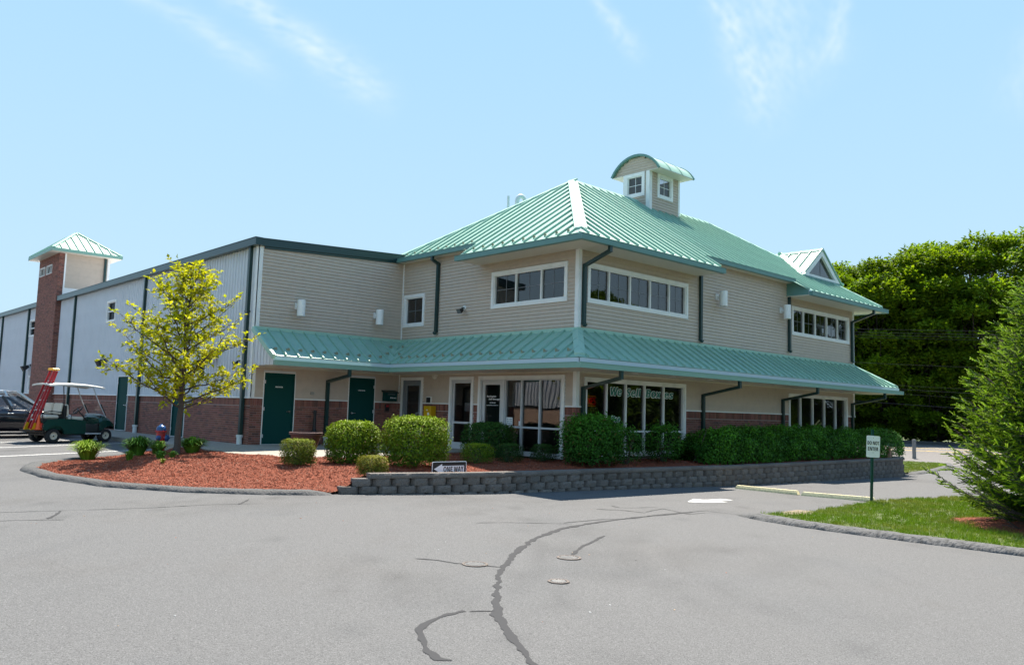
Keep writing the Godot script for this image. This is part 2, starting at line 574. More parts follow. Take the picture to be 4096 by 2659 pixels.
func materials() -> void:
	var grain := noise_tex(0.02, 0.86, 1.14, 5, 512, 3)
	M.siding = tri_map(mat(0.52, 0.43, 0.35, 0.62), noise_tex(0.012, 0.95, 1.05, 4, 512, 11), 0.5)
	M.white = tri_map(mat(0.78, 0.78, 0.76, 0.5), noise_tex(0.01, 0.95, 1.04, 4, 256, 12), 0.6)
	M.cream = mat(0.60, 0.56, 0.48, 0.6)
	M.metal_white = tri_map(mat(0.62, 0.635, 0.67, 0.42, 0.0, 0.5), noise_tex(0.008, 0.95, 1.04, 4, 512, 13), 0.25)
	M.brick = tri_map(mat(1, 1, 1, 0.85), noise_tex(0.05, 0.75, 1.2, 4, 512, 14), 1.2)
	M.muntin = mat(0.20, 0.21, 0.23, 0.5)
	M.mortar = mat(0.34, 0.26, 0.235, 0.95)
	M.roof = tri_map(mat(0.27, 0.46, 0.365, 0.5, 0.0, 0.6), noise_tex(0.012, 0.93, 1.05, 5, 512, 26), 0.35)
	M.roof_trim = mat(0.08, 0.21, 0.18, 0.5, 0.0, 0.5)
	M.roof_light = mat(0.30, 0.50, 0.40, 0.5, 0.0, 0.6)
	M.gutter_teal = mat(0.11, 0.24, 0.215, 0.45)
	M.gutter_pale = mat(0.19, 0.35, 0.28, 0.45)
	M.shade_pane = glass(Color(0.28, 0.2, 0.16), 0.85)
	M.fascia = mat(0.55, 0.60, 0.63, 0.4)
	M.dark_green = mat(0.008, 0.036, 0.034, 0.35)
	M.door_green = mat(0.006, 0.052, 0.048, 0.65, 0.0, 0.2)
	M.gutter_dark = mat(0.010, 0.042, 0.045, 0.3)
	M.alu = mat(0.55, 0.56, 0.57, 0.4, 0.0, 0.6)
	M.grey_frame = mat(0.20, 0.22, 0.24, 0.4)
	M.steel = mat(0.55, 0.55, 0.55, 0.25, 1.0)
	M.black = mat(0.012, 0.012, 0.013, 0.5)
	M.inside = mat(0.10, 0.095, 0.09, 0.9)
	M.glass = glass(Color(0.03, 0.035, 0.045), 0.5)
	M.glass.normal_enabled = true
	M.glass.normal_texture = bump_tex(0.006, 4.0, 1, 256, 27)
	M.glass.normal_scale = 0.05
	M.glass.uv1_triplanar = true
	M.glass.uv1_world_triplanar = true
	M.glass.uv1_scale = Vector3.ONE * 0.4
	M.glass_dull = glass(Color(0.03, 0.035, 0.045), 0.75)
	M.glass_dull.metallic_specular = 0.12
	M.glass_clear = glass(Color(0.1, 0.12, 0.12), 0.15)
	M.concrete = tri_map(mat(0.30, 0.275, 0.235, 0.9), noise_tex(0.02, 0.85, 1.1, 5, 512, 15), 0.7)
	var a := mat(0.183, 0.182, 0.182, 0.9)
	tri_map(a, speckle(1024, 91), 0.30, bump_tex(0.25, 2.0, 2, 512, 16), 0.35)
	M.asphalt = a
	M.berm = tri_map(mat(0.075, 0.075, 0.074, 0.85), noise_tex(0.08, 0.5, 1.5, 4, 512, 17), 0.6, bump_tex(0.06, 6.0, 4, 512, 17), 0.8)
	M.berm_old = tri_map(mat(0.095, 0.095, 0.095, 0.9), noise_tex(0.03, 0.45, 1.6, 5, 512, 18), 0.5, bump_tex(0.06, 6.0, 4, 512, 17), 0.8)
	M.crack = mat(0.045, 0.045, 0.047, 0.85, 0.0, 0.3)
	M.paint = tri_map(mat(0.72, 0.72, 0.70, 0.7), noise_tex(0.03, 0.8, 1.08, 5, 512, 19), 0.8)
	M.yellow_paint = tri_map(mat(0.82, 0.72, 0.42, 0.75), noise_tex(0.03, 0.75, 1.12, 5, 512, 20), 1.0)
	M.mulch = tri_map(mat(0.26, 0.062, 0.025, 0.95), noise_tex(0.09, 0.4, 1.5, 4, 512, 21), 0.7, bump_tex(0.09, 14.0, 4, 512, 21), 1.2)
	M.chip = mat(1, 1, 1, 0.85)
	M.soil_grass = tri_map(mat(0.075, 0.10, 0.02, 0.95), noise_tex(0.05, 0.6, 1.35, 5, 512, 22), 0.6)
	M.grass = leaf_mat(1, 1, 1, 0.35, 0.6)
	M.block = tri_map(mat(0.19, 0.165, 0.145, 0.95), noise_tex(0.06, 0.7, 1.3, 5, 512, 23), 1.1, bump_tex(0.06, 12.0, 5, 512, 23), 1.2)
	M.bark = tri_map(mat(0.10, 0.082, 0.068, 0.95), noise_tex(0.05, 0.55, 1.4, 5, 512, 24), 1.5, bump_tex(0.05, 10.0, 4, 512, 24), 1.0)
	M.leaf = leaf_mat(1, 1, 1, 1.0, 0.5)
	M.bush = leaf_mat(1, 1, 1, 0.5, 0.5)
	M.far_leaf = leaf_mat(1, 1, 1, 1.0, 0.55)
	M.needle = leaf_mat(1, 1, 1, 0.25, 0.55)
	M.rubber = mat(0.018, 0.018, 0.019, 0.85)
	M.cart_green = mat(0.004, 0.045, 0.034, 0.25)
	M.vinyl = mat(0.62, 0.57, 0.47, 0.55)
	M.red = mat(0.42, 0.022, 0.028, 0.35)
	M.lens_red = mat(0.45, 0.02, 0.01, 0.2)
	M.blue = mat(0.015, 0.075, 0.24, 0.3)
	M.orange = mat(0.75, 0.10, 0.018, 0.5)
	M.yellow = mat(0.62, 0.36, 0.004, 0.4)
	M.sign_white = mat(0.85, 0.87, 0.87, 0.4)
	M.sign_green = mat(0.008, 0.13, 0.10, 0.5)
	M.pvc = mat(0.62, 0.66, 0.66, 0.5)
	M.clay = mat(0.085, 0.035, 0.03, 0.6)

# ---------------------------------------------------------------- ground
func land() -> void:
	var g := Geo.new()
	# the far ground, one sheet to the horizon
	var rings: Array = [0.0, 90.0, 300.0, 1500.0]
	for i in 3:
		for k in 48:
			var a0 := TAU * k / 48; var a1 := TAU * (k + 1) / 48
			var p := func(r: float, a: float) -> Vector3: return Vector3(10.0 + cos(a) * r, -1.35, -5.0 + sin(a) * r)
			g.quad(p.call(rings[i], a0), p.call(rings[i], a1), p.call(rings[i + 1], a1), p.call(rings[i + 1], a0), Vector3.UP)
	struct("ground", g, M.soil_grass)
	var blot := FastNoiseLite.new()
	blot.seed = 8; blot.frequency = 0.22; blot.fractal_octaves = 4
	var tint := func(x: float, z: float) -> Color:
		# wear: broad pale and dark areas, faint wheel lanes that follow the curve of the drive, small stains
		var r := Vector2(x + 2.0, z - 14.0).length()
		var lane := blot.get_noise_2d(r * 9.0, atan2(z - 14.0, x + 2.0) * 4.0)
		var st := blot.get_noise_2d(x * 7.0 + 90.0, z * 7.0)
		var k := 1.0 + 0.26 * blot.get_noise_2d(x * 0.8, z * 0.8) + 0.17 * lane + 0.09 * blot.get_noise_2d(x * 4.0, z * 4.0)
		if st < -0.38: k -= (-0.38 - st) * 1.1
		var warm := 0.025 * blot.get_noise_2d(x * 1.3 + 40.0, z * 1.3)
		return Color(k * (1.0 + warm), k, k * (1.0 - warm))
	var lot := sheet(PackedVector2Array([Vector2(-22, -6), Vector2(27.6, -6), Vector2(27.6, 24), Vector2(-22, 24)]), 0.3, func(x, z): return ground_y(x, z), tint)
	struct("asphalt_lot", lot, M.asphalt)
	var lot2 := sheet(PackedVector2Array([Vector2(-22, -62), Vector2(-5.0, -62), Vector2(-5.0, -6), Vector2(-22, -6)]), 0.6, func(x, z): return ground_y(x, z), tint)
	struct("asphalt_parking_bay", lot2, M.asphalt)
	var road_f := func(x: float, z: float) -> float: return ground_y(x, z) + 0.004
	var road := sheet(PackedVector2Array([Vector2(20.0, -28.0), Vector2(33.0, -28), Vector2(46.5, 20), Vector2(60, 60), Vector2(44, 60), Vector2(34, 24), Vector2(27.5, 4.0), Vector2(27.5, -0.4)]), 1.0, road_f, tint)
	var rm: StandardMaterial3D = M.asphalt.duplicate()
	rm.albedo_color = lin(0.27, 0.25, 0.235)
	var rd := Geo.new()
	rd = sheet(PackedVector2Array([Vector2(27.5, -0.4), Vector2(20.5, -20.0), Vector2(14.0, -40), Vector2(36.0, -40), Vector2(51.2, -9.5), Vector2(62.0, 14.0), Vector2(74, 45), Vector2(47, 45), Vector2(36, 22)]), 1.2, road_f, tint)
	struct("street", rd, rm)
	var ym := mat(0.62, 0.42, 0.08, 0.8)
	for off in [[Vector2(40.6, -10.5), Vector2(52.6, 18.0)], [Vector2(37.2, -9.5), Vector2(49.2, 18.5)]]:
		struct("yellow_centre_line", strip(off, func(_t): return 0.22, road_f, 0.006, 0.8), ym)
	struct("street_edge_line", strip([Vector2(28.6, 0.6), Vector2(33.0, 11.0), Vector2(37.6, 22.0)], func(_t): return 0.15, road_f, 0.006, 0.8), M.paint)
	var kb := Geo.new()
	var kp: Array = []
	for i in 24:
		var a := Vector2(51.2, -9.5).lerp(Vector2(62.0, 14.0), i / 23.0 * 1.6 - 0.3)
		kp.append(on_ground(a.x, a.y, 0.1))
	for i in 23:
		kb.bar(kp[i], kp[i + 1], 0.5, 0.3)
	struct("street_kerb", kb, M.berm)
	# walk of poured concrete
	var walk_f := func(x: float, z: float) -> float:
		var away := minf(maxf(-x, 0.0), maxf(z + 8.08, 0.0)) if x > -5.26 else maxf(0.0, z + 8.08) + maxf(0.0, -5.26 - x)
		return -0.004 - 0.02 * minf(away, 4.0) - (0.0 if z > -9.0 else minf(0.02, (-9.0 - z) * 0.004))
	var walk := sheet(PackedVector2Array([Vector2(-5.2, -60), Vector2(-5.2, -8.02), Vector2(0.06, -8.02), Vector2(0.06, -4.02), Vector2(-1.3, -4.0), Vector2(-3.1, -3.6), Vector2(-4.6, -3.25), Vector2(-5.7, -3.4), Vector2(-6.35, -4.2), Vector2(-6.75, -5.6), Vector2(-6.75, -60)]), 0.5, walk_f)
	struct("concrete_walk", walk, M.concrete)
	var edge := Geo.new()
	var ep: Array = [Vector2(0.0, -4.02), Vector2(-1.3, -4.0), Vector2(-3.1, -3.6), Vector2(-4.6, -3.25), Vector2(-5.7, -3.4), Vector2(-6.35, -4.2), Vector2(-6.75, -5.6), Vector2(-6.75, -60)]
	for i in ep.size() - 1:
		var a: Vector2 = ep[i]; var b: Vector2 = ep[i + 1]
		var n := 24 if i == ep.size() - 2 else 1
		for k in n:
			var p := a.lerp(b, float(k) / n); var q := a.lerp(b, float(k + 1) / n)
			var s := (q - p).normalized()
			var o2 := Vector2(-s.y, s.x) * 0.13
			if o2.dot(Vector2(-1, 1)) < 0: o2 = -o2
			var yt0: float = walk_f.call(p.x, p.y) + 0.001; var yt1: float = walk_f.call(q.x, q.y) + 0.001
			edge.hexa([Vector3(p.x, -0.7, p.y), Vector3(q.x, -0.7, q.y), Vector3(q.x + o2.x, -0.7, q.y + o2.y), Vector3(p.x + o2.x, -0.7, p.y + o2.y),
				Vector3(p.x, yt0, p.y), Vector3(q.x, yt1, q.y), Vector3(q.x + o2.x, yt1 - 0.012, q.y + o2.y), Vector3(p.x + o2.x, yt0 - 0.012, p.y + o2.y)])
	struct("concrete_kerb", edge, M.concrete)
	# painted bay lines and the arrow
	var f := func(x, z): return ground_y(x, z)
	for l in [[Vector2(-13.2, -8.5), Vector2(-8.82, -10.01), Vector2(-6.9, -10.6)], [Vector2(-12.6, -11.5), Vector2(-7.81, -13.01), Vector2(-6.9, -13.3)], [Vector2(-12.2, -13.75), Vector2(-9.38, -14.71), Vector2(-6.9, -15.55)], [Vector2(-12.0, -16.4), Vector2(-6.9, -18.1)]]:
		struct("bay_line", strip(l, func(_t): return 0.10, f, 0.005, 0.2, 5, 0.006), M.paint)
	var ar := Geo.new()
	var outline := PackedVector2Array([Vector2(-1.04, 4.26), Vector2(-0.33, 3.93), Vector2(-0.27, 4.14), Vector2(-0.06, 4.19), Vector2(0.34, 4.19), Vector2(0.42, 4.48), Vector2(-0.2, 4.47), Vector2(-0.16, 4.70), Vector2(-0.52, 4.60), Vector2(-0.80, 4.50)])
	var ix := Geometry2D.triangulate_polygon(outline)
	for i in range(0, ix.size(), 3):
		var q: Array = []
		for j in 3:
			q.append(on_ground(outline[ix[i + j]].x, outline[ix[i + j]].y, 0.006))
		ar.tri(q[0], q[1], q[2], Vector3.UP)
	struct("painted_arrow", ar, M.paint)
	# tar-filled cracks
	for l in CRACKS:
		struct("sealed_crack", strip(l[1], func(t): return l[0] * (0.55 + 0.45 * ss(minf(t, 1.0 - t) * 8.0)) * (0.95 + 0.25 * sin(t * 17.0) * sin(t * 7.0)), f, 0.004, 0.035, 7, l[0] * 0.3), M.crack)

var CRACKS: Array = [
	[0.0792, [Vector2(-11.93, 10.66), Vector2(-11.71, 10.29), Vector2(-11.40, 9.74), Vector2(-11.10, 9.29), Vector2(-10.61, 8.73), Vector2(-9.80, 7.89), Vector2(-8.94, 7.17), Vector2(-7.77, 6.36), Vector2(-6.57, 5.81), Vector2(-5.37, 5.57), Vector2(-4.31, 5.46), Vector2(-3.30, 5.47), Vector2(-2.57, 5.44)]],
	[0.0612, [Vector2(-12.23, 10.06), Vector2(-12.28, 9.96), Vector2(-12.21, 9.75), Vector2(-12.05, 9.46), Vector2(-11.93, 9.27), Vector2(-11.77, 9.15), Vector2(-11.49, 9.03), Vector2(-11.24, 9.02)]],
	[0.036, [Vector2(-10.13, 6.77), Vector2(-9.98, 6.95), Vector2(-9.89, 7.24), Vector2(-9.74, 7.45), Vector2(-9.59, 7.68)]],
	[0.0504, [Vector2(-8.26, 7.55), Vector2(-7.64, 7.15), Vector2(-7.32, 7.01), Vector2(-6.59, 6.65)]],
	[0.0216, [Vector2(-13.42, 0.90), Vector2(-12.89, 0.97), Vector2(-12.11, 1.08), Vector2(-11.19, 1.18), Vector2(-10.27, 1.12), Vector2(-9.35, 1.29)]],
	[0.0216, [Vector2(-13.57, 1.79), Vector2(-13.18, 1.83), Vector2(-12.82, 1.95), Vector2(-12.65, 2.03)]],
	[0.0432, [Vector2(-12.82, 1.85), Vector2(-12.63, 1.49), Vector2(-12.45, 1.05)]],
	[0.036, [Vector2(-9.77, 1.26), Vector2(-9.48, 0.90), Vector2(-9.29, 0.62)]],
	[0.0216, [Vector2(-7.48, 4.76), Vector2(-6.96, 4.95), Vector2(-6.50, 5.27), Vector2(-6.07, 5.53)]],
	[0.036, [Vector2(-6.12, 5.39), Vector2(-5.15, 5.38), Vector2(-4.54, 5.55), Vector2(-3.60, 5.40), Vector2(-2.66, 5.41), Vector2(-1.97, 5.41)]],
	[0.036, [Vector2(-4.09, 4.31), Vector2(-3.71, 4.68), Vector2(-3.63, 5.12)]],
	[0.0288, [Vector2(-3.51, 5.04), Vector2(-2.69, 4.82), Vector2(-2.76, 5.08), Vector2(-2.96, 5.61), Vector2(-2.43, 5.64)]],
	[0.0216, [Vector2(-3.33, 4.04), Vector2(-3.45, 4.36), Vector2(-3.10, 4.51), Vector2(-2.52, 4.60)]],
	[0.018, [Vector2(-2.13, 5.49), Vector2(-2.03, 5.95), Vector2(-1.86, 6.49)]],
	[0.0216, [Vector2(-11.22, 9.05), Vector2(-11.11, 9.10), Vector2(-11.02, 9.16)]],
]

# ---------------------------------------------------------------- building pieces
func cut(u0: float, u1: float, y: float, holes: Array) -> Array:
	var r: Array = [[u0, u1]]
	for h in holes:
		if y <= h[2] or y >= h[3]:
			continue
		var s: Array = []
		for q in r:
			if h[1] <= q[0] or h[0] >= q[1]:
				s.append(q)
				continue
			if h[0] > q[0]: s.append([q[0], h[0]])
			if h[1] < q[1]: s.append([h[1], q[1]])
		r = s
	return r

func siding(g: Geo, w: Wall, u0: float, u1: float, y0: float, y1: float, holes: Array, top = null) -> void:
	var rng := RandomNumberGenerator.new()
	rng.seed = int(absf(u1 * 100) + y0 * 10)
	var y := y0
	while y < y1 - 0.005:
		var yt := minf(y + 0.1016, y1)
		for q in cut(u0, u1, (y + yt) / 2.0, holes):
			var a: float = q[0]
			while a < q[1] - 1e-4:
				var b := minf(a + rng.randf_range(2.4, 3.7), q[1])
				var k := rng.randf_range(0.965, 1.03)
				g.col = Color(k, k, k)
				var lo := a; var hi := b
				if top != null:
					var lim: Array = top.call((y + yt) / 2.0)
					lo = maxf(a, lim[0]); hi = minf(b, lim[1])
				if hi > lo:
					g.quad(w.p(lo, y, 0.026), w.p(hi, y, 0.026), w.p(hi, yt, 0.003), w.p(lo, yt, 0.003), w.n)
					g.quad(w.p(lo, y, 0.026), w.p(hi, y, 0.026), w.p(hi, y, 0.0), w.p(lo, y, 0.0), Vector3.DOWN)
				a = b
		y = yt
	g.col = Color.WHITE

func core(g: Geo, w: Wall, u0: float, u1: float, y0: float, y1: float, holes: Array, deep := 0.2) -> void:
	var us: Array = [u0, u1]
	var ys: Array = [y0, y1]
	for h in holes:
		for k in 2:
			if h[k] > u0 and h[k] < u1: us.append(h[k])
			if h[2 + k] > y0 and h[2 + k] < y1: ys.append(h[2 + k])
	us.sort(); ys.sort()
	for i in us.size() - 1:
		for j in ys.size() - 1:
			if us[i + 1] - us[i] < 1e-5 or ys[j + 1] - ys[j] < 1e-5:
				continue
			var mu: float = (us[i] + us[i + 1]) / 2; var my: float = (ys[j] + ys[j + 1]) / 2
			var open := false
			for h in holes:
				open = open or (mu > h[0] and mu < h[1] and my > h[2] and my < h[3])
			if not open:
				w.box(g, us[i], us[i + 1], ys[j], ys[j + 1], -deep, 0.0)

func bricks(g: Geo, w: Wall, u0: float, u1: float, y0: float, y1: float, holes: Array, sd: int, soldier := true) -> void:
	var rng := RandomNumberGenerator.new()
	rng.seed = sd
	var lay := func(a: float, b: float, c0: float, c1: float) -> void:
		if b - a < 0.025:
			return
		var k := rng.randf_range(0.72, 1.22)
		g.col = Color(0.25 * k, 0.10 * k * rng.randf_range(0.93, 1.07), 0.074 * k)
		if rng.randf() < 0.1:
			g.col = Color(0.15 * k, 0.072 * k, 0.06 * k)
		var d := 0.012 + rng.randf_range(-0.0015, 0.0015)
		var p := [w.p(a, c0, 0), w.p(b, c0, 0), w.p(b, c1, 0), w.p(a, c1, 0), w.p(a, c0, d), w.p(b, c0, d), w.p(b, c1, d), w.p(a, c1, d)]
		g.quad(p[4], p[5], p[6], p[7], w.n)
		g.quad(p[0], p[1], p[5], p[4], Vector3.DOWN)
		g.quad(p[3], p[2], p[6], p[7], Vector3.UP)
		g.quad(p[0], p[3], p[7], p[4], -w.u)
		g.quad(p[1], p[2], p[6], p[5], w.u)
	var ye := y1 - (0.208 if soldier else 0.0)
	var y := y0
	var row := 0
	while y < ye - 0.02:
		var t := minf(y + 0.0575, ye - 0.01)
		for q in cut(u0, u1, (y + t) / 2, holes):
			var a := floorf(q[0] / 0.213) * 0.213 - (0.1065 if row % 2 else 0.0)
			while a < q[1]:
				lay.call(maxf(a, q[0]) + 0.001, minf(a + 0.203, q[1]), y, t)
				a += 0.213
		y += 0.0677
		row += 1
	if soldier:
		for q in cut(u0, u1, y1 - 0.1, holes):
			var a: float = q[0]
			while a < q[1] - 0.02:
				lay.call(a, minf(a + 0.0575, q[1]), ye + 0.002, y1 - 0.004)
				a += 0.0677
	g.col = Color.WHITE

func frame_of(g: Geo, w: Wall, u0: float, u1: float, y0: float, y1: float, t: float, d0: float, d1: float, foot := true) -> void:
	w.box(g, u0, u0 + t, y0, y1, d0, d1)
	w.box(g, u1 - t, u1, y0, y1, d0, d1)
	w.box(g, u0 + t, u1 - t, y1 - t, y1, d0, d1)
	if foot:
		w.box(g, u0 + t, u1 - t, y0, y0 + t, d0, d1)

func window(parent: Node, w: Wall, u0: float, u1: float, y0: float, y1: float, trim: float, mull: Array, rails: Array, muntins: bool, m: Material = null, pane_m: Material = null, foot := true) -> MeshInstance3D:
	if m == null: m = M.white
	if pane_m == null: pane_m = M.glass
	var g := Geo.new()
	frame_of(g, w, u0, u1, y0, y1, trim, 0.0, 0.048, foot)
	var a := u0 + trim; var b := u1 - trim; var c := y0 + (trim if foot else 0.0); var d := y1 - trim
	var th := clampf((y1 - y0) * 0.045, 0.015, 0.035)
	frame_of(g, w, a, b, c, d, th, -0.075, 0.02)
	var us: Array = [a + th]
	for x in mull:
		w.box(g, x - th * 0.72, x + th * 0.72, c + th, d - th, -0.075, 0.012)
		us.append(x)
	us.append(b - th)
	var ys: Array = [c + th]
	for y in rails:
		w.box(g, a + th, b - th, y - th * 0.72, y + th * 0.72, -0.07, 0.009)
		ys.append(y)
	ys.append(d - th)
	var o := obj("window", g, m, parent)
	for i in us.size() - 1:
		for j in ys.size() - 1:
			var e0: float = us[i]; var e1: float = us[i + 1]; var f0: float = ys[j]; var f1: float = ys[j + 1]
			var p := Geo.new()
			p.quad(w.p(e0, f0, -0.045), w.p(e1, f0, -0.045), w.p(e1, f1, -0.045), w.p(e0, f1, -0.045), w.n)
			p.quad(w.p(e0, f0, -0.064), w.p(e1, f0, -0.064), w.p(e1, f1, -0.064), w.p(e0, f1, -0.064), w.n)
			obj("pane", p, pane_m, o)
			if muntins:
				var q := Geo.new()
				w.box(q, (e0 + e1) / 2 - 0.006, (e0 + e1) / 2 + 0.006, f0, f1, -0.043, -0.036)
				w.box(q, e0 + 0.02, e1 - 0.02, (f0 + f1) / 2 - 0.006, (f0 + f1) / 2 + 0.006, -0.0425, -0.0355)
				obj("muntin", q, M.muntin, o)
	return o

# standing-seam panels: at(u, d) is a point of the slope, up its normal; each panel is a piece with its own seam
func seam_panels(parent: Node, at: Callable, up: Vector3, u0: float, u1: float, pitch: float, top: Callable, bot: Callable, m: Material, sd: int, guards := 0.0) -> void:
	var rng := RandomNumberGenerator.new()
	rng.seed = sd
	var n := ceili((u1 - u0) / pitch - 1e-4)
	for i in n:
		var a := u0 + pitch * i
		var b := minf(a + pitch, u1)
		var mid := (a + b) / 2.0
		var ba: float = bot.call(a + 0.001); var bb: float = bot.call(b - 0.001)
		var ta: float = minf(top.call(a), ba); var tb: float = minf(top.call(b), bb)
		if ba - ta < 0.01 and bb - tb < 0.01:
			continue
		var g := Geo.new()
		var k := rng.randf_range(0.94, 1.05)
		g.col = Color(k, k, k)
		var tilt := rng.randf_range(-0.004, 0.004)
		var p0: Vector3 = at.call(a, ta); var p1: Vector3 = at.call(b, tb) + up * tilt; var p2: Vector3 = at.call(b, bb) + up * tilt; var p3: Vector3 = at.call(a, ba)
		g.quad(p0, p1, p2, p3, up)
		var dn := -up * 0.02
		g.quad(p2, p3, p3 + dn, p2 + dn, p3 - p0 if (p3 - p0).length() > 0.01 else p2 - p1)
		g.quad(p0 + dn, p1 + dn, p2 + dn, p3 + dn, -up)
		if ba - ta > 0.06:
			g.bar(p0 + up * 0.027, p3 + up * 0.027, 0.034, 0.056, up)
		obj("roof_panel", g, m, parent)
		if guards > 0.0:
			var q: Vector3 = at.call(mid, bot.call(mid) - guards)
			if bot.call(mid) - guards > top.call(mid) + 0.05:
				var s := Geo.new()
				var fw: Vector3 = (at.call(mid, 1.0) - at.call(mid, 0.0)).normalized()
				var sd2 := fw.cross(up).normalized()
				s.hexa([q - sd2 * 0.05 - fw * 0.06, q + sd2 * 0.05 - fw * 0.06, q + sd2 * 0.05 + fw * 0.04, q - sd2 * 0.05 + fw * 0.04,
					q - sd2 * 0.008 + up * 0.012 - fw * 0.03, q + sd2 * 0.008 + up * 0.012 - fw * 0.03, q + sd2 * 0.03 + up * 0.085 + fw * 0.02, q - sd2 * 0.03 + up * 0.085 + fw * 0.02])
				obj("snow_guard", s, M.guard, parent)

func cap_strip(g: Geo, a: Vector3, b: Vector3, side: Vector3, rise: float) -> void:
	var r := Vector3(0, rise, 0)
	g.hexa([a, b, b + side, a + side, a + r, b + r, b + side + r, a + side + r])

func gutter(g: Geo, w: Wall, u0: float, u1: float, y0: float, y1: float, d0: float, d1: float) -> void:
	w.box(g, u0, u1, y0, y1 - 0.012, d0, d1)
	w.box(g, u0, u1, y1 - 0.012, y1, d1 - 0.03, d1 + 0.012)

func spout(parent: Node, pts: Array, m: Material, out: Vector3) -> MeshInstance3D:
	var g := Geo.new()
	for i in pts.size() - 1:
		var a: Vector3 = pts[i]; var b: Vector3 = pts[i + 1]
		var e := (b - a).normalized() * 0.035
		var up := out if absf((b - a).normalized().y) > 0.9 else Vector3.UP
		g.bar(a - (e if i else Vector3.ZERO), b + (e if i < pts.size() - 2 else Vector3.ZERO), 0.10 + 0.002 * i, 0.08 + 0.002 * i, up)
	return obj("downspout", g, m, parent)

# ---------------------------------------------------------------- the office block
func office() -> void:
	M.guard = mat(0.27, 0.29, 0.21, 0.5)
	M.interior_floor = mat(0.12, 0.11, 0.10, 0.7)
	var b := thing("office_building", "tan two-storey office block with green standing-seam hip roof and cupola", "building")
	var fh: Array = [[6.79, 7.97, 3.89, 4.98], [0.377, 3.485, 4.21, 5.31], [0.43, 3.93, -1.0, 2.2], [4.16, 5.32, -1.0, 2.2], [6.70, 7.91, -1.0, 2.21]]
	var rh: Array = [[0.337, 5.0, 4.18, 5.28], [0.3, 4.93, -0.02, 2.17], [11.5, 16.13, 4.25, 5.32], [11.26, 15.92, -0.02, 2.12]]
	var inset := func(a: Array) -> Array:
		var r: Array = []
		for h in a:
			r.append([h[0] + 0.06, h[1] - 0.06, h[2] + (0.06 if h[2] > 0.5 else 0.0), h[3] - 0.06])
		return r
	var right := Wall.new(Vector3(16.55, 0, 0), Vector3(0, 0, -1), Vector3(1, 0, 0))
	# walls
	var g := Geo.new()
	core(g, F_WALL, 0.0, 8.4, LEDGE, 6.3, inset.call(fh))
	core(g, R_WALL, 0.2, 16.35, LEDGE, 6.3, inset.call(rh))
	core(g, right, 0.0, 8.4, -1.2, 6.3, [])
	var back := Wall.new(Vector3(0.2, 0, -8.2), Vector3(1, 0, 0), Vector3(0, 0, -1))
	core(g, back, 0.0, 16.15, -1.2, 6.3, [])
	obj("wall", g, M.siding, b)
	g = Geo.new()
	core(g, F_WALL, 0.0, 8.4, -1.2, LEDGE, inset.call(fh))
	core(g, R_WALL, 0.2, 16.35, -1.2, LEDGE, inset.call(rh))
	obj("brick_wall", g, M.mortar, b)
	g = Geo.new()
	siding(g, F_WALL, 0.0, 8.08, LEDGE + 0.03, 6.12, fh)
	siding(g, R_WALL, 0.0, 16.55, LEDGE + 0.03, 6.12, rh)
	siding(g, right, 0.0, 8.4, LEDGE + 0.03, 6.12, [])
	obj("siding_boards", g, M.siding, b, "stuff")
	g = Geo.new()
	bricks(g, F_WALL, 0.0, 8.08, -0.3, LEDGE - 0.005, fh, 31)
	bricks(g, R_WALL, 0.0, 16.55, -0.3, LEDGE - 0.005, rh, 32)
	obj("bricks", g, M.brick, b, "stuff")
	g = Geo.new()
	for q in cut(0.0, 8.08, LEDGE, fh):
		g = Geo.new()
		F_WALL.box(g, q[0], q[1], LEDGE - 0.005, LEDGE + 0.03, 0.0, 0.05)
		obj("brick_ledge", g, M.white, b)
	for q in cut(-0.05, 16.6, LEDGE, rh):
		g = Geo.new()
		R_WALL.box(g, q[0], q[1], LEDGE - 0.006, LEDGE + 0.031, 0.0, 0.051)
		obj("brick_ledge", g, M.white, b)
	for y in [[LEDGE + 0.032, 2.31], [3.48, 5.62]]:
		g = Geo.new()
		F_WALL.box(g, -0.03, 0.095, y[0], y[1], 0.0, 0.03)
		R_WALL.box(g, -0.02, 0.095, y[0], y[1], 0.0, 0.032)
		g.bar(Vector3(-0.035, y[0], 0.035), Vector3(-0.035, y[1], 0.035), 0.022, 0.022)
		obj("corner_post", g, M.white, b)
	for y in [[LEDGE + 0.032, 2.31], [3.48, 6.06]]:
		g = Geo.new()
		F_WALL.box(g, 8.02, 8.06, y[0], y[1], 0.0, 0.04)
		obj("corner_trim", g, M.white, b)
	g = Geo.new()
	R_WALL.box(g, 16.46, 16.58, 3.48, 5.62, 0.0, 0.035)
	obj("corner_post", g, M.white, b)
	g = Geo.new()
	R_WALL.box(g, 16.46, 16.58, LEDGE + 0.032, 2.31, 0.0, 0.035)
	obj("corner_post", g, M.white, b)
	# inside
	g = Geo.new()
	g.box(Vector3(0.2, -0.2, -8.2), Vector3(16.35, -0.01, -0.2))
	g.box(Vector3(0.2, 3.0, -8.2), Vector3(16.35, 3.15, -0.2))
	g.box(Vector3(0.2, 6.1, -8.2), Vector3(16.35, 6.2, -0.2))
	g.box(Vector3(5.6, -0.01, -8.2), Vector3(5.7, 3.0, -0.2))
	g.box(Vector3(5.6, 3.15, -8.2), Vector3(5.7, 6.1, -0.2))
	g.box(Vector3(0.2, -0.01, -4.1), Vector3(5.6, 3.0, -4.0))
	g.box(Vector3(0.2, 3.15, -5.5), Vector3(5.6, 6.1, -5.4))
	obj("interior_floor", g, M.interior_floor, b)
	# windows
	window(b, F_WALL, 6.79, 7.97, 3.89, 4.98, 0.1, [], [], true)
	window(b, F_WALL, 0.377, 3.485, 4.21, 5.31, 0.1, [1.41, 2.45], [], true)
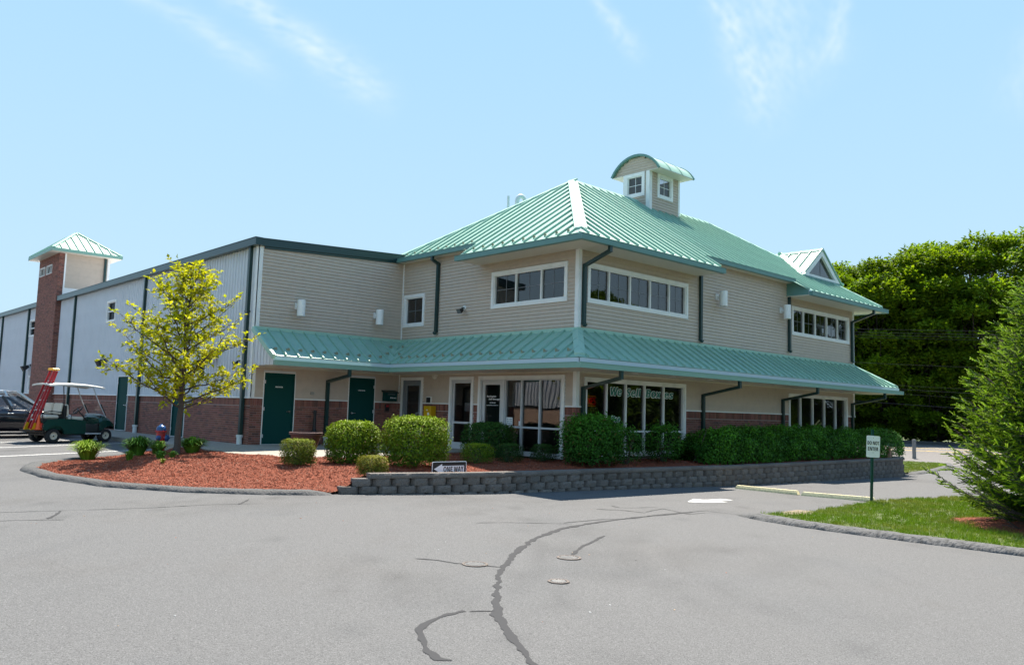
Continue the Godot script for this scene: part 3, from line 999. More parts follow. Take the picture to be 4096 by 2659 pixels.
	window(b, R_WALL, 0.337, 5.0, 4.18, 5.28, 0.1, [1.27, 2.2, 3.135, 4.07], [], true)
	window(b, R_WALL, 11.5, 16.13, 4.25, 5.32, 0.1, [12.43, 13.35, 14.28, 15.2], [], true)
	window(b, F_WALL, 0.43, 2.86, -0.04, 2.2, 0.09, [1.35, 2.085], [0.75], false, M.alu)
	window(b, R_WALL, 0.3, 4.93, 0.03, 2.17, 0.09, [1.252, 2.088, 2.945, 3.859], [0.72], false)
	window(b, R_WALL, 11.26, 15.92, 0.03, 2.12, 0.09, [12.19, 13.12, 14.05, 14.98], [0.72], false)
	g = Geo.new()
	F_WALL.box(g, 0.39, 3.93, 2.11, 2.21, 0.0, 0.056)
	F_WALL.box(g, 3.84, 3.935, -0.04, 2.11, 0.0, 0.056)
	F_WALL.box(g, 0.385, 0.475, -0.04, 2.11, 0.0, 0.056)
	obj("storefront_trim", g, M.white, b)
	# glazed entrance door of the storefront
	glass_door(b, 2.86, 3.84, 2.11, 0.11, 0.75, M.alu, true)
	# narrow glazed door in its own white frame
	g = Geo.new()
	frame_of(g, F_WALL, 4.16, 5.32, -0.04, 2.2, 0.09, 0.0, 0.05, false)
	obj("door_frame", g, M.white, b)
	glass_door(b, 4.25, 5.23, 2.11, 0.055, 0.80, M.alu, false)
	g = Geo.new()
	frame_of(g, F_WALL, 6.70, 7.91, -0.04, 2.21, 0.1, 0.0, 0.05, false)
	obj("door_frame", g, M.white, b)
	var gd := glass_door(b, 6.80, 7.81, 2.11, 0.13, -1.0, M.grey_frame, false)
	g = Geo.new()
	g.tube([F_WALL.p(6.88, 1.05, 0.0), F_WALL.p(6.9, 1.05, 0.07), F_WALL.p(6.94, 1.05, 0.09), F_WALL.p(6.94, 0.75, 0.09), F_WALL.p(6.9, 0.75, 0.07), F_WALL.p(6.88, 0.75, 0.0)], [0.012, 0.012, 0.012, 0.012, 0.012, 0.012], 8)
	obj("handle", g, M.alu, gd)
	# upper roof
	var roof := obj("roof", roof_deck(), M.roof_trim, b)
	var nF := Vector3(-0.555, 0.832, 0)
	var nR := Vector3(0, 0.832, 0.555)
	seam_panels(roof, func(u, d): return Vector3(-d, 6.38 - 0.667 * d, -u), nF, -0.88, 8.64, 0.425, func(u): return -minf(u, 8.4 - u), func(u): return 0.88 if u < 4.06 else 0.24, M.roof, 41, 0.22)
	seam_panels(roof, func(u, d): return Vector3(u, 6.38 - 0.667 * d, d), nR, -1.012, 17.43, 0.406, func(u): return maxf(-4.2, -minf(u, 16.55 - u)), func(u): return 0.24 if (u > 5.5 and u < 11.14) else 0.88, M.roof, 42)
	seam_panels(roof, func(u, d): return Vector3(16.55 + d, 6.38 - 0.667 * d, -u), Vector3(0.555, 0.832, 0), -0.88, 8.64, 0.376, func(u): return -minf(u, 8.4 - u), func(_u): return 0.88, M.roof, 43)
	g = Geo.new()
	var y := func(d: float) -> float: return 6.38 - 0.667 * d
	cap_strip(g, Vector3(-0.66, y.call(0.66), 0.66), Vector3(4.2, 9.18, -4.2), Vector3(0, 0, -0.24), 0.062)
	cap_strip(g, Vector3(-0.66, y.call(0.66) + 0.001, 0.66), Vector3(4.2, 9.181, -4.2), Vector3(0.24, 0, 0), 0.062)
	obj("hip_cap", g, M.roof_light, roof)
	g = Geo.new()
	cap_strip(g, Vector3(-0.24, y.call(0.24), -8.64), Vector3(4.2, 9.18, -4.2), Vector3(0, 0, 0.22), 0.062)
	cap_strip(g, Vector3(-0.24, y.call(0.24), -8.64), Vector3(4.2, 9.18, -4.2), Vector3(0.22, 0, 0), 0.061)
	obj("hip_cap", g, M.roof_light, roof)
	g = Geo.new()
	cap_strip(g, Vector3(17.4, y.call(0.85), 0.85), Vector3(12.35, 9.18, -4.2), Vector3(-0.2, 0, 0), 0.062)
	cap_strip(g, Vector3(17.4, y.call(0.85), 0.85), Vector3(12.35, 9.18, -4.2), Vector3(0, 0, -0.2), 0.061)
	obj("hip_cap", g, M.roof_light, roof)
	g = Geo.new()
	g.hexa([Vector3(4.2, 9.06, -4.4), Vector3(12.35, 9.06, -4.4), Vector3(12.35, 9.06, -4.0), Vector3(4.2, 9.06, -4.0), Vector3(4.2, 9.22, -4.25), Vector3(12.35, 9.22, -4.25), Vector3(12.35, 9.22, -4.15), Vector3(4.2, 9.22, -4.15)])
	obj("ridge_cap", g, M.roof_light, roof)
	# eaves of the upper roof
	g = Geo.new()
	gutter(g, F_WALL, -0.89, 4.08, 5.585, 5.74, 0.89, 1.025)
	gutter(g, R_WALL, -1.025, 5.57, 5.585, 5.74, 0.89, 1.025)
	gutter(g, R_WALL, 11.12, 17.57, 5.585, 5.74, 0.89, 1.025)
	gutter(g, F_WALL, 4.0, 8.5, 6.08, 6.225, 0.25, 0.37)
	gutter(g, R_WALL, 5.5, 11.16, 6.08, 6.225, 0.25, 0.37)
	right.box(g, -0.89, 8.4, 5.585, 5.74, 0.89, 1.02)
	obj("gutter", g, M.gutter_teal, roof)
	g = Geo.new()
	F_WALL.box(g, -0.87, 4.06, 5.62, 5.785, 0.85, 0.885)
	R_WALL.box(g, -0.885, 5.5, 5.62, 5.785, 0.85, 0.885)
	R_WALL.box(g, 11.15, 17.4, 5.62, 5.785, 0.85, 0.885)
	F_WALL.box(g, 4.06, 8.5, 6.1, 6.24, 0.20, 0.245)
	R_WALL.box(g, 5.5, 11.15, 6.1, 6.24, 0.20, 0.245)
	obj("fascia", g, M.fascia, roof)
	g = Geo.new()
	F_WALL.box(g, -0.89, 4.06, 5.6, 5.62, 0.0, 0.89)
	R_WALL.box(g, 0.0, 5.5, 5.6, 5.62, 0.0, 0.89)
	R_WALL.box(g, 11.15, 17.44, 5.6, 5.62, 0.0, 0.89)
	F_WALL.box(g, 4.06, 8.5, 6.075, 6.095, 0.0, 0.25)
	R_WALL.box(g, 5.5, 11.15, 6.075, 6.095, 0.0, 0.25)
	right.box(g, 0.0, 8.4, 5.6, 5.62, 0.0, 0.89)
	for i in 9:
		F_WALL.box(g, -0.88, 4.05, 5.596, 5.6, 0.04 + i * 0.095, 0.05 + i * 0.095)
	obj("soffit", g, M.cream, roof)
	var closing := PackedVector2Array([Vector2(0.0, 5.62), Vector2(0.87, 5.62), Vector2(0.87, 5.78), Vector2(0.0, 6.36)])
	for q in [5.47, 11.15]:
		g = Geo.new()
		g.prism(closing, Transform3D(Basis(Vector3(0, 0, 1), Vector3.UP, Vector3(-1, 0, 0)), Vector3(q + 0.03, 0, 0)), 0.03)
		obj("eave_end", g, M.gutter_teal, roof)
	g = Geo.new()
	g.prism(closing, Transform3D(Basis(Vector3(-1, 0, 0), Vector3.UP, Vector3(0, 0, -1)), Vector3(0, 0, -4.03)), 0.03)
	obj("eave_end", g, M.gutter_teal, roof)
	lower_roof(b, right)
	cupola(b)
	dormer(b)
	# downspouts
	for u in [0.17, 16.33]:
		spout(b, [R_WALL.p(u, 5.59, 0.95), R_WALL.p(u, 5.46, 0.95), R_WALL.p(u, 5.16, 0.07), R_WALL.p(u, 3.6, 0.07), R_WALL.p(u, 3.53, 0.13)], M.dark_green, R_WALL.n)
	spout(b, [R_WALL.p(5.65, 5.62, 0.07), R_WALL.p(5.65, 3.6, 0.07), R_WALL.p(5.65, 3.53, 0.13)], M.dark_green, R_WALL.n)
	spout(b, [R_WALL.p(11.25, 6.1, 0.31), R_WALL.p(11.25, 6.03, 0.31), R_WALL.p(11.25, 5.93, 0.07), R_WALL.p(11.25, 3.66, 0.07), R_WALL.p(11.25, 3.6, 0.13)], M.dark_green, R_WALL.n)
	spout(b, [F_WALL.p(6.1, 6.1, 0.31), F_WALL.p(6.1, 5.98, 0.31), F_WALL.p(6.08, 5.86, 0.07), F_WALL.p(6.08, 3.66, 0.07), F_WALL.p(6.08, 3.59, 0.14)], M.dark_green, F_WALL.n)
	for u in [0.215, 5.82, 10.78, 16.3]:
		spout(b, [R_WALL.p(u, 2.32, 1.35), R_WALL.p(u, 2.12, 1.35), R_WALL.p(u, 1.86, 0.07), R_WALL.p(u, -0.3, 0.07)], M.dark_green, R_WALL.n)
	spout(b, [WING.p(2.47, 2.32, 1.35), WING.p(2.47, 2.12, 1.35), WING.p(2.5, 1.95, 0.07), WING.p(2.5, 0.0, 0.07)], M.dark_green, WING.n)
	g = Geo.new()
	g.lathe([Vector2(0.0, 0.22), Vector2(0.085, 0.22), Vector2(0.085, 0.17), Vector2(0.07, 0.165), Vector2(0.07, -0.05)], 16, Transform3D(Basis(), WING.p(2.5, 0.0, 0.085)))
	obj("drain_boot", g, M.pvc, b)
	g = Geo.new()
	g.lathe([Vector2(0.0, 1.5), Vector2(0.05, 1.5), Vector2(0.05, 0.0)], 12, Transform3D(Basis(), Vector3(3.75, 7.55, -7.0)))
	obj("vent_pipe", g, M.pvc, b)
	g = Geo.new()
	var arc: Array = [Vector3(4.05, 7.7, -6.85), Vector3(4.05, 8.85, -6.85)]
	for i in 9:
		var a := PI * i / 8.0
		arc.append(Vector3(4.05 + 0.16 - cos(a) * 0.16, 8.9 + sin(a) * 0.2, -6.85 + 0.1 * i / 8.0))
	var rr: Array = []
	for i in arc.size(): rr.append(0.085)
	g.tube(arc, rr, 12)
	obj("vent_hood", g, M.pvc, b)
	# signs lettered on the glass
	var txt: Material = M.sign_green
	for q in [["We", 1.41, 1.95, 1.715, 1.935], ["Sell", 2.13, 2.80, 1.71, 1.935], ["Box", 3.03, 3.77, 1.71, 1.93], ["es", 3.905, 4.38, 1.71, 1.87], ["Use", 1.5, 1.9, 0.98, 1.13]]:
		wall_text("window_lettering", q[0], R_WALL, q[1], q[2], q[3], q[4], -0.040, M.sign_white, b, 0.22, true, 0.019)
		wall_text("window_lettering", q[0], R_WALL, q[1], q[2], q[3], q[4], -0.032, txt, b, 0.22, true, 0.005)
	wall_text("door_lettering", "Burlington", F_WALL, 3.62, 3.2, 1.575, 1.64, -0.04, M.sign_white, b, 0.2)
	wall_text("door_lettering", "Self-Storage", F_WALL, 3.54, 3.04, 1.49, 1.56, -0.04, M.sign_white, b, 0.2)
	wall_text("door_lettering", "603-886-5832", F_WALL, 3.48, 3.22, 1.41, 1.44, -0.04, M.sign_white, b)
	wall_text("door_lettering", "tmproperties.com/burl-st.", F_WALL, 3.62, 3.1, 1.335, 1.365, -0.04, M.sign_white, b)

func glass_door(b: Node, u0: float, u1: float, top: float, stile: float, rail: float, m: Material, pull: bool) -> MeshInstance3D:
	var w := F_WALL
	var g := Geo.new()
	frame_of(g, w, u0, u1, -0.02, top, 0.04, -0.09, 0.03, false)
	var a := u0 + 0.045; var c := u1 - 0.045; var d := top - 0.045
	frame_of(g, w, a, c, 0.0, d, stile, -0.07, -0.015)
	w.box(g, a + stile, c - stile, stile, 0.2, -0.069, -0.016)
	if rail > 0.0:
		w.box(g, a + stile, c - stile, rail - 0.03, rail + 0.03, -0.069, -0.016)
	var o := obj("door", g, m, b)
	for q in ([[0.2, rail - 0.03], [rail + 0.03, d - stile]] if rail > 0.0 else [[0.2, d - stile]]):
		var p := Geo.new()
		p.quad(w.p(a + stile, q[0], -0.045), w.p(c - stile, q[0], -0.045), w.p(c - stile, q[1], -0.045), w.p(a + stile, q[1], -0.045), w.n)
		obj("pane", p, M.glass, o)
	if pull:
		var h := Geo.new()
		var pts: Array = [w.p(c - 0.03, 1.02, -0.015), w.p(c - 0.03, 1.0, 0.05), w.p(c - 0.03, 0.72, 0.05), w.p(c - 0.03, 0.7, -0.015)]
		h.tube(pts, [0.013, 0.013, 0.013, 0.013], 8)
		obj("handle", h, M.alu, o)
	return o

func roof_deck() -> Geo:
	var g := Geo.new()
	var e := 0.03
	var P := func(x: float, y: float, z: float) -> Vector3: return Vector3(x, y - e, z)
	var a: Vector3 = P.call(4.2, 9.18, -4.2); var b: Vector3 = P.call(12.35, 9.18, -4.2)
	var c0: Vector3 = P.call(-0.2, 6.247, 0.2); var c1: Vector3 = P.call(16.75, 6.247, 0.2); var c2: Vector3 = P.call(16.75, 6.247, -8.6); var c3: Vector3 = P.call(-0.2, 6.247, -8.6)
	g.tri(c0, a, c3, Vector3(-1, 1, 0))
	g.quad(c0, c1, b, a, Vector3(0, 1, 1))
	g.tri(c1, b, c2, Vector3(1, 1, 0))
	g.quad(c3, c2, b, a, Vector3(0, 1, -1))
	var y := 5.793 - e
	for q in [[-0.88, 0.88, 5.5, 0.2], [11.15, 0.88, 17.43, 0.2]]:
		g.quad(Vector3(q[0], y, 0.88), Vector3(q[2], y, 0.88), Vector3(q[2], 6.247 - e, 0.2), Vector3(q[0] + (0.68 if q[0] < 0 else 0.0), 6.247 - e, 0.2), Vector3(0, 1, 1))
	g.quad(Vector3(-0.88, y, 0.88), Vector3(-0.2, 6.247 - e, 0.2), Vector3(-0.2, 6.247 - e, -4.06), Vector3(-0.88, y, -4.06), Vector3(-1, 1, 0))
	g.quad(Vector3(17.43, y, 0.88), Vector3(16.75, 6.247 - e, 0.2), Vector3(16.75, 6.247 - e, -8.4), Vector3(17.43, y, -8.4), Vector3(1, 1, 0))
	return g

func lower_roof(b: Node, right: Wall) -> void:
	var k := 0.65
	var n1 := Vector3(-k, 1, 0).normalized()
	var n2 := Vector3(0, 1, k).normalized()
	var g := Geo.new()
	# decking under the panels
	var e := 0.03
	var Y := func(d: float) -> float: return 3.40 - k * d - e
	g.quad(Vector3(0, Y.call(0), 0), Vector3(0, Y.call(0), -8.08), Vector3(-1.25, Y.call(1.25), -6.83), Vector3(-1.25, Y.call(1.25), 1.25), n1)
	g.quad(Vector3(0, Y.call(0), 0), Vector3(16.55, Y.call(0), 0), Vector3(17.8, Y.call(1.25), 1.25), Vector3(-1.25, Y.call(1.25), 1.25), n2)
	g.quad(Vector3(-5.26, Y.call(0), -8.08), Vector3(0, Y.call(0), -8.08), Vector3(-1.25, Y.call(1.25), -6.83), Vector3(-5.26, Y.call(1.25), -6.83), n2)
	g.quad(Vector3(16.55, Y.call(0), 0), Vector3(16.55, Y.call(0), -8.4), Vector3(17.8, Y.call(1.25), -8.4), Vector3(17.8, Y.call(1.25), 1.25), Vector3(k, 1, 0))
	var r := obj("lower_roof", g, M.roof_trim, b)
	seam_panels(r, func(u, d): return Vector3(-d, 3.40 - k * d, -u), n1, -1.27, 8.07, 0.425, func(u): return maxf(0.0, -u), func(u): return minf(1.27, maxf(0.0, 8.08 - u)), M.roof, 51, 0.3)
	seam_panels(r, func(u, d): return Vector3(-5.26 + u, 3.40 - k * d, -8.08 + d), n2, 0.0, 5.25, 0.40, func(_u): return 0.0, func(u): return minf(1.27, maxf(0.0, 5.26 - u)), M.roof, 52, 0.3)
	seam_panels(r, func(u, d): return Vector3(u, 3.40 - k * d, d), n2, -1.378, 17.82, 0.406, func(u): return maxf(0.0, maxf(-u, u - 16.55)), func(_u): return 1.27, M.roof, 53)
	seam_panels(r, func(u, d): return Vector3(16.55 + d, 3.40 - k * d, -u), Vector3(k, 1, 0).normalized(), -1.27, 8.4, 0.406, func(u): return maxf(0.0, -u), func(_u): return 1.27, M.roof, 54)
	g = Geo.new()
	cap_strip(g, Vector3(-1.2, 3.40 - k * 1.2, 1.2), Vector3(0, 3.40, 0), Vector3(0, 0, -0.2), 0.06)
	cap_strip(g, Vector3(-1.2, 3.401 - k * 1.2, 1.2), Vector3(0, 3.401, 0), Vector3(0.2, 0, 0), 0.06)
	obj("hip_cap", g, M.roof_light, r)
	g = Geo.new()
	cap_strip(g, Vector3(17.75, 3.40 - k * 1.2, 1.2), Vector3(16.55, 3.40, 0), Vector3(-0.18, 0, 0), 0.06)
	cap_strip(g, Vector3(17.75, 3.401 - k * 1.2, 1.2), Vector3(16.55, 3.401, 0), Vector3(0, 0, -0.18), 0.06)
	obj("hip_cap", g, M.roof_light, r)
	g = Geo.new()
	g.quad(Vector3(-1.27, 3.402 - k * 1.27, -6.81), Vector3(0, 3.402, -8.08), Vector3(0, 3.402, -7.86), Vector3(-1.27, 3.402 - k * 1.27, -6.62), n1)
	g.quad(Vector3(-1.27, 3.402 - k * 1.27, -6.81), Vector3(0, 3.402, -8.08), Vector3(-0.22, 3.402, -8.08), Vector3(-1.46, 3.402 - k * 1.27, -6.81), n2)
	obj("valley_flashing", g, M.roof_light, r)
	g = Geo.new()
	F_WALL.box(g, -0.02, 8.06, 3.38, 3.48, 0.0, 0.04)
	R_WALL.box(g, -0.041, 16.6, 3.38, 3.481, 0.0, 0.042)
	WING.box(g, -0.03, 5.22, 3.38, 3.479, 0.0, 0.04)
	obj("wall_flashing", g, M.roof_light, r)
	g = Geo.new()
	gutter(g, F_WALL, -1.29, 6.66, 2.30, 2.44, 1.29, 1.415)
	gutter(g, R_WALL, -1.415, 17.97, 2.30, 2.44, 1.29, 1.415)
	gutter(g, WING, 0.0, 3.97, 2.30, 2.44, 1.29, 1.415)
	right.box(g, -1.29, 8.4, 2.30, 2.44, 1.29, 1.41)
	obj("gutter", g, M.gutter_pale, r)
	g = Geo.new()
	F_WALL.box(g, -1.27, 6.81, 2.33, 2.55, 1.245, 1.285)
	R_WALL.box(g, -1.285, 17.83, 2.33, 2.55, 1.245, 1.286)
	WING.box(g, 0.0, 3.99, 2.33, 2.55, 1.245, 1.285)
	obj("fascia", g, M.fascia, r)
	g = Geo.new()
	F_WALL.box(g, -1.29, 8.08, 2.305, 2.325, 0.0, 1.29)
	R_WALL.box(g, 0.0, 17.84, 2.305, 2.325, 0.0, 1.29)
	WING.box(g, 0.0, 3.97, 2.305, 2.325, 0.0, 1.29)
	F_WALL.box(g, 0.1, 8.0, 2.27, 2.305, 0.018, 0.045)
	R_WALL.box(g, 0.1, 16.4, 2.27, 2.305, 0.018, 0.045)
	WING.box(g, 0.1, 5.2, 2.27, 2.305, 0.018, 0.045)
	obj("soffit", g, M.cream, r)
	for u in [1.4, 3.1, 5.0, 12.5, 14.8]:
		g = Geo.new()
		g.lathe([Vector2(0.0, 0.0), Vector2(0.09, 0.0), Vector2(0.1, 0.012), Vector2(0.0, 0.012)], 16, Transform3D(Basis(), Vector3(u, 2.292, 0.85)))
		obj("recessed_lamp", g, M.white, r)
	# white ribbed cheek closing the end above the wing door, and its green rake
	g = Geo.new()
	g.prism(PackedVector2Array([Vector2(0, 2.31), Vector2(1.3, 2.31), Vector2(1.3, 2.5), Vector2(0, 3.36)]), Transform3D(Basis(Vector3(0, 0, 1), Vector3.UP, Vector3(-1, 0, 0)), Vector3(-5.24, 0, -8.08)), 0.03)
	for i in 6:
		g.box(Vector3(-5.285, 2.315, -8.0 + i * 0.2), Vector3(-5.27, 3.3 - k * (0.08 + i * 0.2) , -7.965 + i * 0.2))
	obj("end_cheek", g, M.metal_white, r)
	g = Geo.new()
	g.bar(Vector3(-5.29, 3.40, -8.1), Vector3(-5.29, 3.40 - k * 1.38 + 0.03, -6.7), 0.09, 0.14)
	obj("rake_trim", g, M.roof_light, r)

func cupola(b: Node) -> void:
	var w1 := Wall.new(Vector3(7.74, 0, -3.63), Vector3(0, 0, -1), Vector3(-1, 0, 0))
	var w2 := Wall.new(Vector3(7.74, 0, -3.63), Vector3(1, 0, 0), Vector3(0, 0, 1))
	var h1: Array = [[0.26, 1.05, 9.42, 10.16]]
	var h2: Array = [[0.52, 1.36, 9.40, 10.14]]
	var g := Geo.new()
	core(g, w1, 0.0, 1.2, 8.4, 10.25, h1, 0.1)
	core(g, w2, 0.1, 1.76, 8.4, 10.25, h2, 0.1)
	g.box(Vector3(9.5, 8.4, -4.83), Vector3(9.6, 10.25, -3.63))
	g.box(Vector3(7.84, 8.4, -4.83), Vector3(9.5, 10.25, -4.73))
	var c := obj("cupola", g, M.siding, b)
	g = Geo.new()
	siding(g, w1, 0.0, 1.2, 8.75, 10.25, [[0.19, 1.12, 9.33, 10.25]])
	siding(g, w2, 0.0, 1.86, 8.75, 10.25, [[0.46, 1.42, 9.33, 10.23]])
	# curved gable
	var R := 1.30
	var cy := 10.93 - R
	siding(g, w1, -0.55, 1.75, 10.25, 10.86, [], func(y): return [0.6 - sqrt(maxf(0.0, (R - 0.06) * (R - 0.06) - (y - cy) * (y - cy))), 0.6 + sqrt(maxf(0.0, (R - 0.06) * (R - 0.06) - (y - cy) * (y - cy)))])
	obj("siding_boards", g, M.siding, c, "stuff")
	g = Geo.new()
	w1.box(g, -0.03, 0.13, 8.7, 10.25, 0.0, 0.032)
	w2.box(g, -0.03, 0.13, 8.7, 10.25, 0.0, 0.034)
	w1.box(g, 1.1, 1.22, 8.7, 10.25, 0.0, 0.032)
	w2.box(g, 1.78, 1.88, 8.7, 10.25, 0.0, 0.032)
	obj("corner_post", g, M.white, c)
	for q in [[w1, 0.19, 1.12, 9.33, 10.25], [w2, 0.46, 1.42, 9.31, 10.23]]:
		g = Geo.new()
		var w: Wall = q[0]
		frame_of(g, w, q[1], q[2], q[3], q[4], 0.12, 0.0, 0.05)
		frame_of(g, w, q[1] + 0.12, q[2] - 0.12, q[3] + 0.12, q[4] - 0.12, 0.035, -0.06, 0.02)
		obj("window_frame", g, M.white, c)
		g = Geo.new()
		g.quad(w.p(q[1] + 0.15, q[3] + 0.15, -0.03), w.p(q[2] - 0.15, q[3] + 0.15, -0.03), w.p(q[2] - 0.15, q[4] - 0.15, -0.03), w.p(q[1] + 0.15, q[4] - 0.15, -0.03), w.n)
		obj("pane", g, M.glass, c)
		g = Geo.new()
		var mu: float = (q[1] + q[2]) / 2; var my: float = (q[3] + q[4]) / 2
		w.box(g, mu - 0.009, mu + 0.009, q[3] + 0.15, q[4] - 0.15, -0.028, -0.018)
		w.box(g, q[1] + 0.15, q[2] - 0.15, my - 0.009, my + 0.009, -0.027, -0.017)
		obj("muntin", g, M.white, c)
	# barrel roof
	g = Geo.new()
	var rim := Geo.new()
	var half := asin(1.14 / R)
	for i in 20:
		var a0 := -half + 2 * half * i / 20.0; var a1 := -half + 2 * half * (i + 1) / 20.0
		var n0 := Vector3(0, cos(a0), sin(a0)); var n1 := Vector3(0, cos(a1), sin(a1))
		var o := Vector3(0, cy, -4.23)
		var p := func(x: float, n: Vector3, r: float) -> Vector3: return o + n * r + Vector3(x, 0, 0)
		g.stri(p.call(7.62, n0, R), p.call(9.82, n0, R), p.call(9.82, n1, R), n0, n0, n1)
		g.stri(p.call(7.62, n0, R), p.call(9.82, n1, R), p.call(7.62, n1, R), n0, n1, n1)
		g.quad(p.call(7.62, n0, R - 0.03), p.call(9.82, n0, R - 0.03), p.call(9.82, n1, R - 0.03), p.call(7.62, n1, R - 0.03), -n0)
		for e in [[7.60, 7.66, Vector3.LEFT], [9.80, 9.86, Vector3.RIGHT]]:
			rim.hexa([p.call(e[0], n0, R - 0.06), p.call(e[1], n0, R - 0.06), p.call(e[1], n1, R - 0.06), p.call(e[0], n1, R - 0.06), p.call(e[0], n0, R + 0.025), p.call(e[1], n0, R + 0.025), p.call(e[1], n1, R + 0.025), p.call(e[0], n1, R + 0.025)])
	for x in [8.35, 9.08]:
		for i in 20:
			var a0 := -half + 2 * half * i / 20.0; var a1 := -half + 2 * half * (i + 1) / 20.0
			g.bar(Vector3(x, cy + cos(a0) * (R + 0.015), -4.23 + sin(a0) * (R + 0.015)), Vector3(x, cy + cos(a1) * (R + 0.015), -4.23 + sin(a1) * (R + 0.015)), 0.02, 0.014, Vector3(0, cos(a0), sin(a0)))
	obj("barrel_roof", g, M.roof, c)
	obj("roof_rim", rim, M.gutter_teal, c)
	g = Geo.new()
	for s in [[-3.6, -3.1], [-5.36, -4.85]]:
		g.box(Vector3(7.66, 10.232, s[0]), Vector3(9.80, 10.25, s[1]))
	g.box(Vector3(9.6, 10.231, -4.85), Vector3(9.80, 10.249, -3.6))
	obj("soffit", g, M.cream, c)

func dormer(b: Node) -> void:
	var zc := -0.53
	var xc := 14.92
	var pk := 8.0
	var sl := 0.765
	var g := Geo.new()
	g.prism(PackedVector2Array([Vector2(13.35, 6.5), Vector2(16.49, 6.5), Vector2(xc, 7.80)]), Transform3D(Basis(), Vector3(0, 0, zc - 0.12)), 0.02)
	var d := obj("dormer", g, M.inside, b)
	for s in [-1.0, 1.0]:
		var n := Vector3(s * sl, 1, 0).normalized()
		seam_panels(d, func(u, q): return Vector3(xc + s * q, pk - sl * q, -u), n, -zc - 0.08, 2.45, 0.45, func(_u): return 0.0, func(u): return clampf((pk - 6.38 - 0.667 * u) / sl, 0.0, 1.72), M.roof, 61)
		g = Geo.new()
		# white rake board and its green edge
		var a := Vector2(xc, pk - 0.04); var e := Vector2(xc + s * 1.72, pk - sl * 1.72 - 0.04)
		g.prism(PackedVector2Array([a, e, e + Vector2(-s * 0.30, -0.0), a + Vector2(0, -0.23)]), Transform3D(Basis(), Vector3(0, 0, zc - 0.03)), 0.09)
		obj("rake_board", g, M.white, d)
		g = Geo.new()
		g.prism(PackedVector2Array([Vector2(xc + s * 0.02, 7.73), Vector2(xc + s * 0.02, 6.87), Vector2(xc + s * 1.16, 6.87)]), Transform3D(Basis(), Vector3(0, 0, zc - 0.05)), 0.006)
		obj("pane", g, M.glass, d)
		g = Geo.new()
		cap_strip(g, Vector3(xc + s * 1.72, pk - sl * 1.72, -0.46), Vector3(xc, pk, -2.43), Vector3(s * -0.1, 0.076, 0.12), 0.05)
		obj("valley_flashing", g, M.roof_light, d)
	g = Geo.new()
	g.box(Vector3(13.33, 6.78, zc - 0.05), Vector3(16.5, 6.88, zc + 0.055))
	obj("bottom_rail", g, M.white, d)
	g = Geo.new()
	g.box(Vector3(13.2, 6.55, zc - 0.03), Vector3(16.62, 6.78, zc + 0.075))
	obj("base_band", g, M.gutter_teal, d)
	g = Geo.new()
	g.hexa([Vector3(xc - 0.12, pk - 0.06, -2.5), Vector3(xc + 0.12, pk - 0.06, -2.5), Vector3(xc + 0.12, pk - 0.06, zc + 0.1), Vector3(xc - 0.12, pk - 0.06, zc + 0.1), Vector3(xc - 0.03, pk + 0.05, -2.5), Vector3(xc + 0.03, pk + 0.05, -2.5), Vector3(xc + 0.03, pk + 0.05, zc + 0.1), Vector3(xc - 0.03, pk + 0.05, zc + 0.1)])
	obj("ridge_cap", g, M.roof_light, d)

# ---------------------------------------------------------------- the warehouse
func steel_door(b: Node, w: Wall, u0: float, u1: float, top: float, hinge_left: bool) -> MeshInstance3D:
	var g := Geo.new()
	frame_of(g, w, u0, u1, 0.0, top, 0.025, -0.05, 0.035, false)
	obj("door_frame", g, M.white, b)
	g = Geo.new()
	frame_of(g, w, u0 + 0.025, u1 - 0.025, 0.0, top - 0.025, 0.045, -0.06, 0.028, false)
	w.box(g, u0 + 0.07, u1 - 0.07, 0.012, top - 0.07, -0.05, -0.005)
	var o := obj("door", g, M.door_green, b)
	var left_is_low := w.u.dot(Vector3.UP.cross(w.n)) > 0.0
	var h := u1 - 0.16 if hinge_left == left_is_low else u0 + 0.16
	var sg := -1.0 if h > (u0 + u1) / 2 else 1.0
	g = Geo.new()
	g.lathe([Vector2(0.0, 0.03), Vector2(0.035, 0.03), Vector2(0.04, 0.0)], 14, Transform3D(Basis(w.u, w.n, w.u.cross(w.n)), w.p(h, 0.98, -0.005)))
	g.tube([w.p(h, 0.98, 0.02), w.p(h, 0.98, 0.06), w.p(h + sg * 0.12, 0.98, 0.065)], [0.012, 0.013, 0.011], 8)
	obj("handle", g, M.steel, o)
	var hx := u0 + 0.05 if h > (u0 + u1) / 2 else u1 - 0.05
	for y in [0.25, 1.05, 1.85]:
		g = Geo.new()
		w.box(g, hx - 0.015, hx + 0.015, y - 0.05, y + 0.05, 0.028, 0.036)
		obj("hinge", g, M.alu, o)
	g = Geo.new()
	w.box(g, u0 + 0.02, u1 - 0.02, -0.01, 0.012, -0.06, 0.05)
	obj("threshold", g, M.alu, o)
	return o

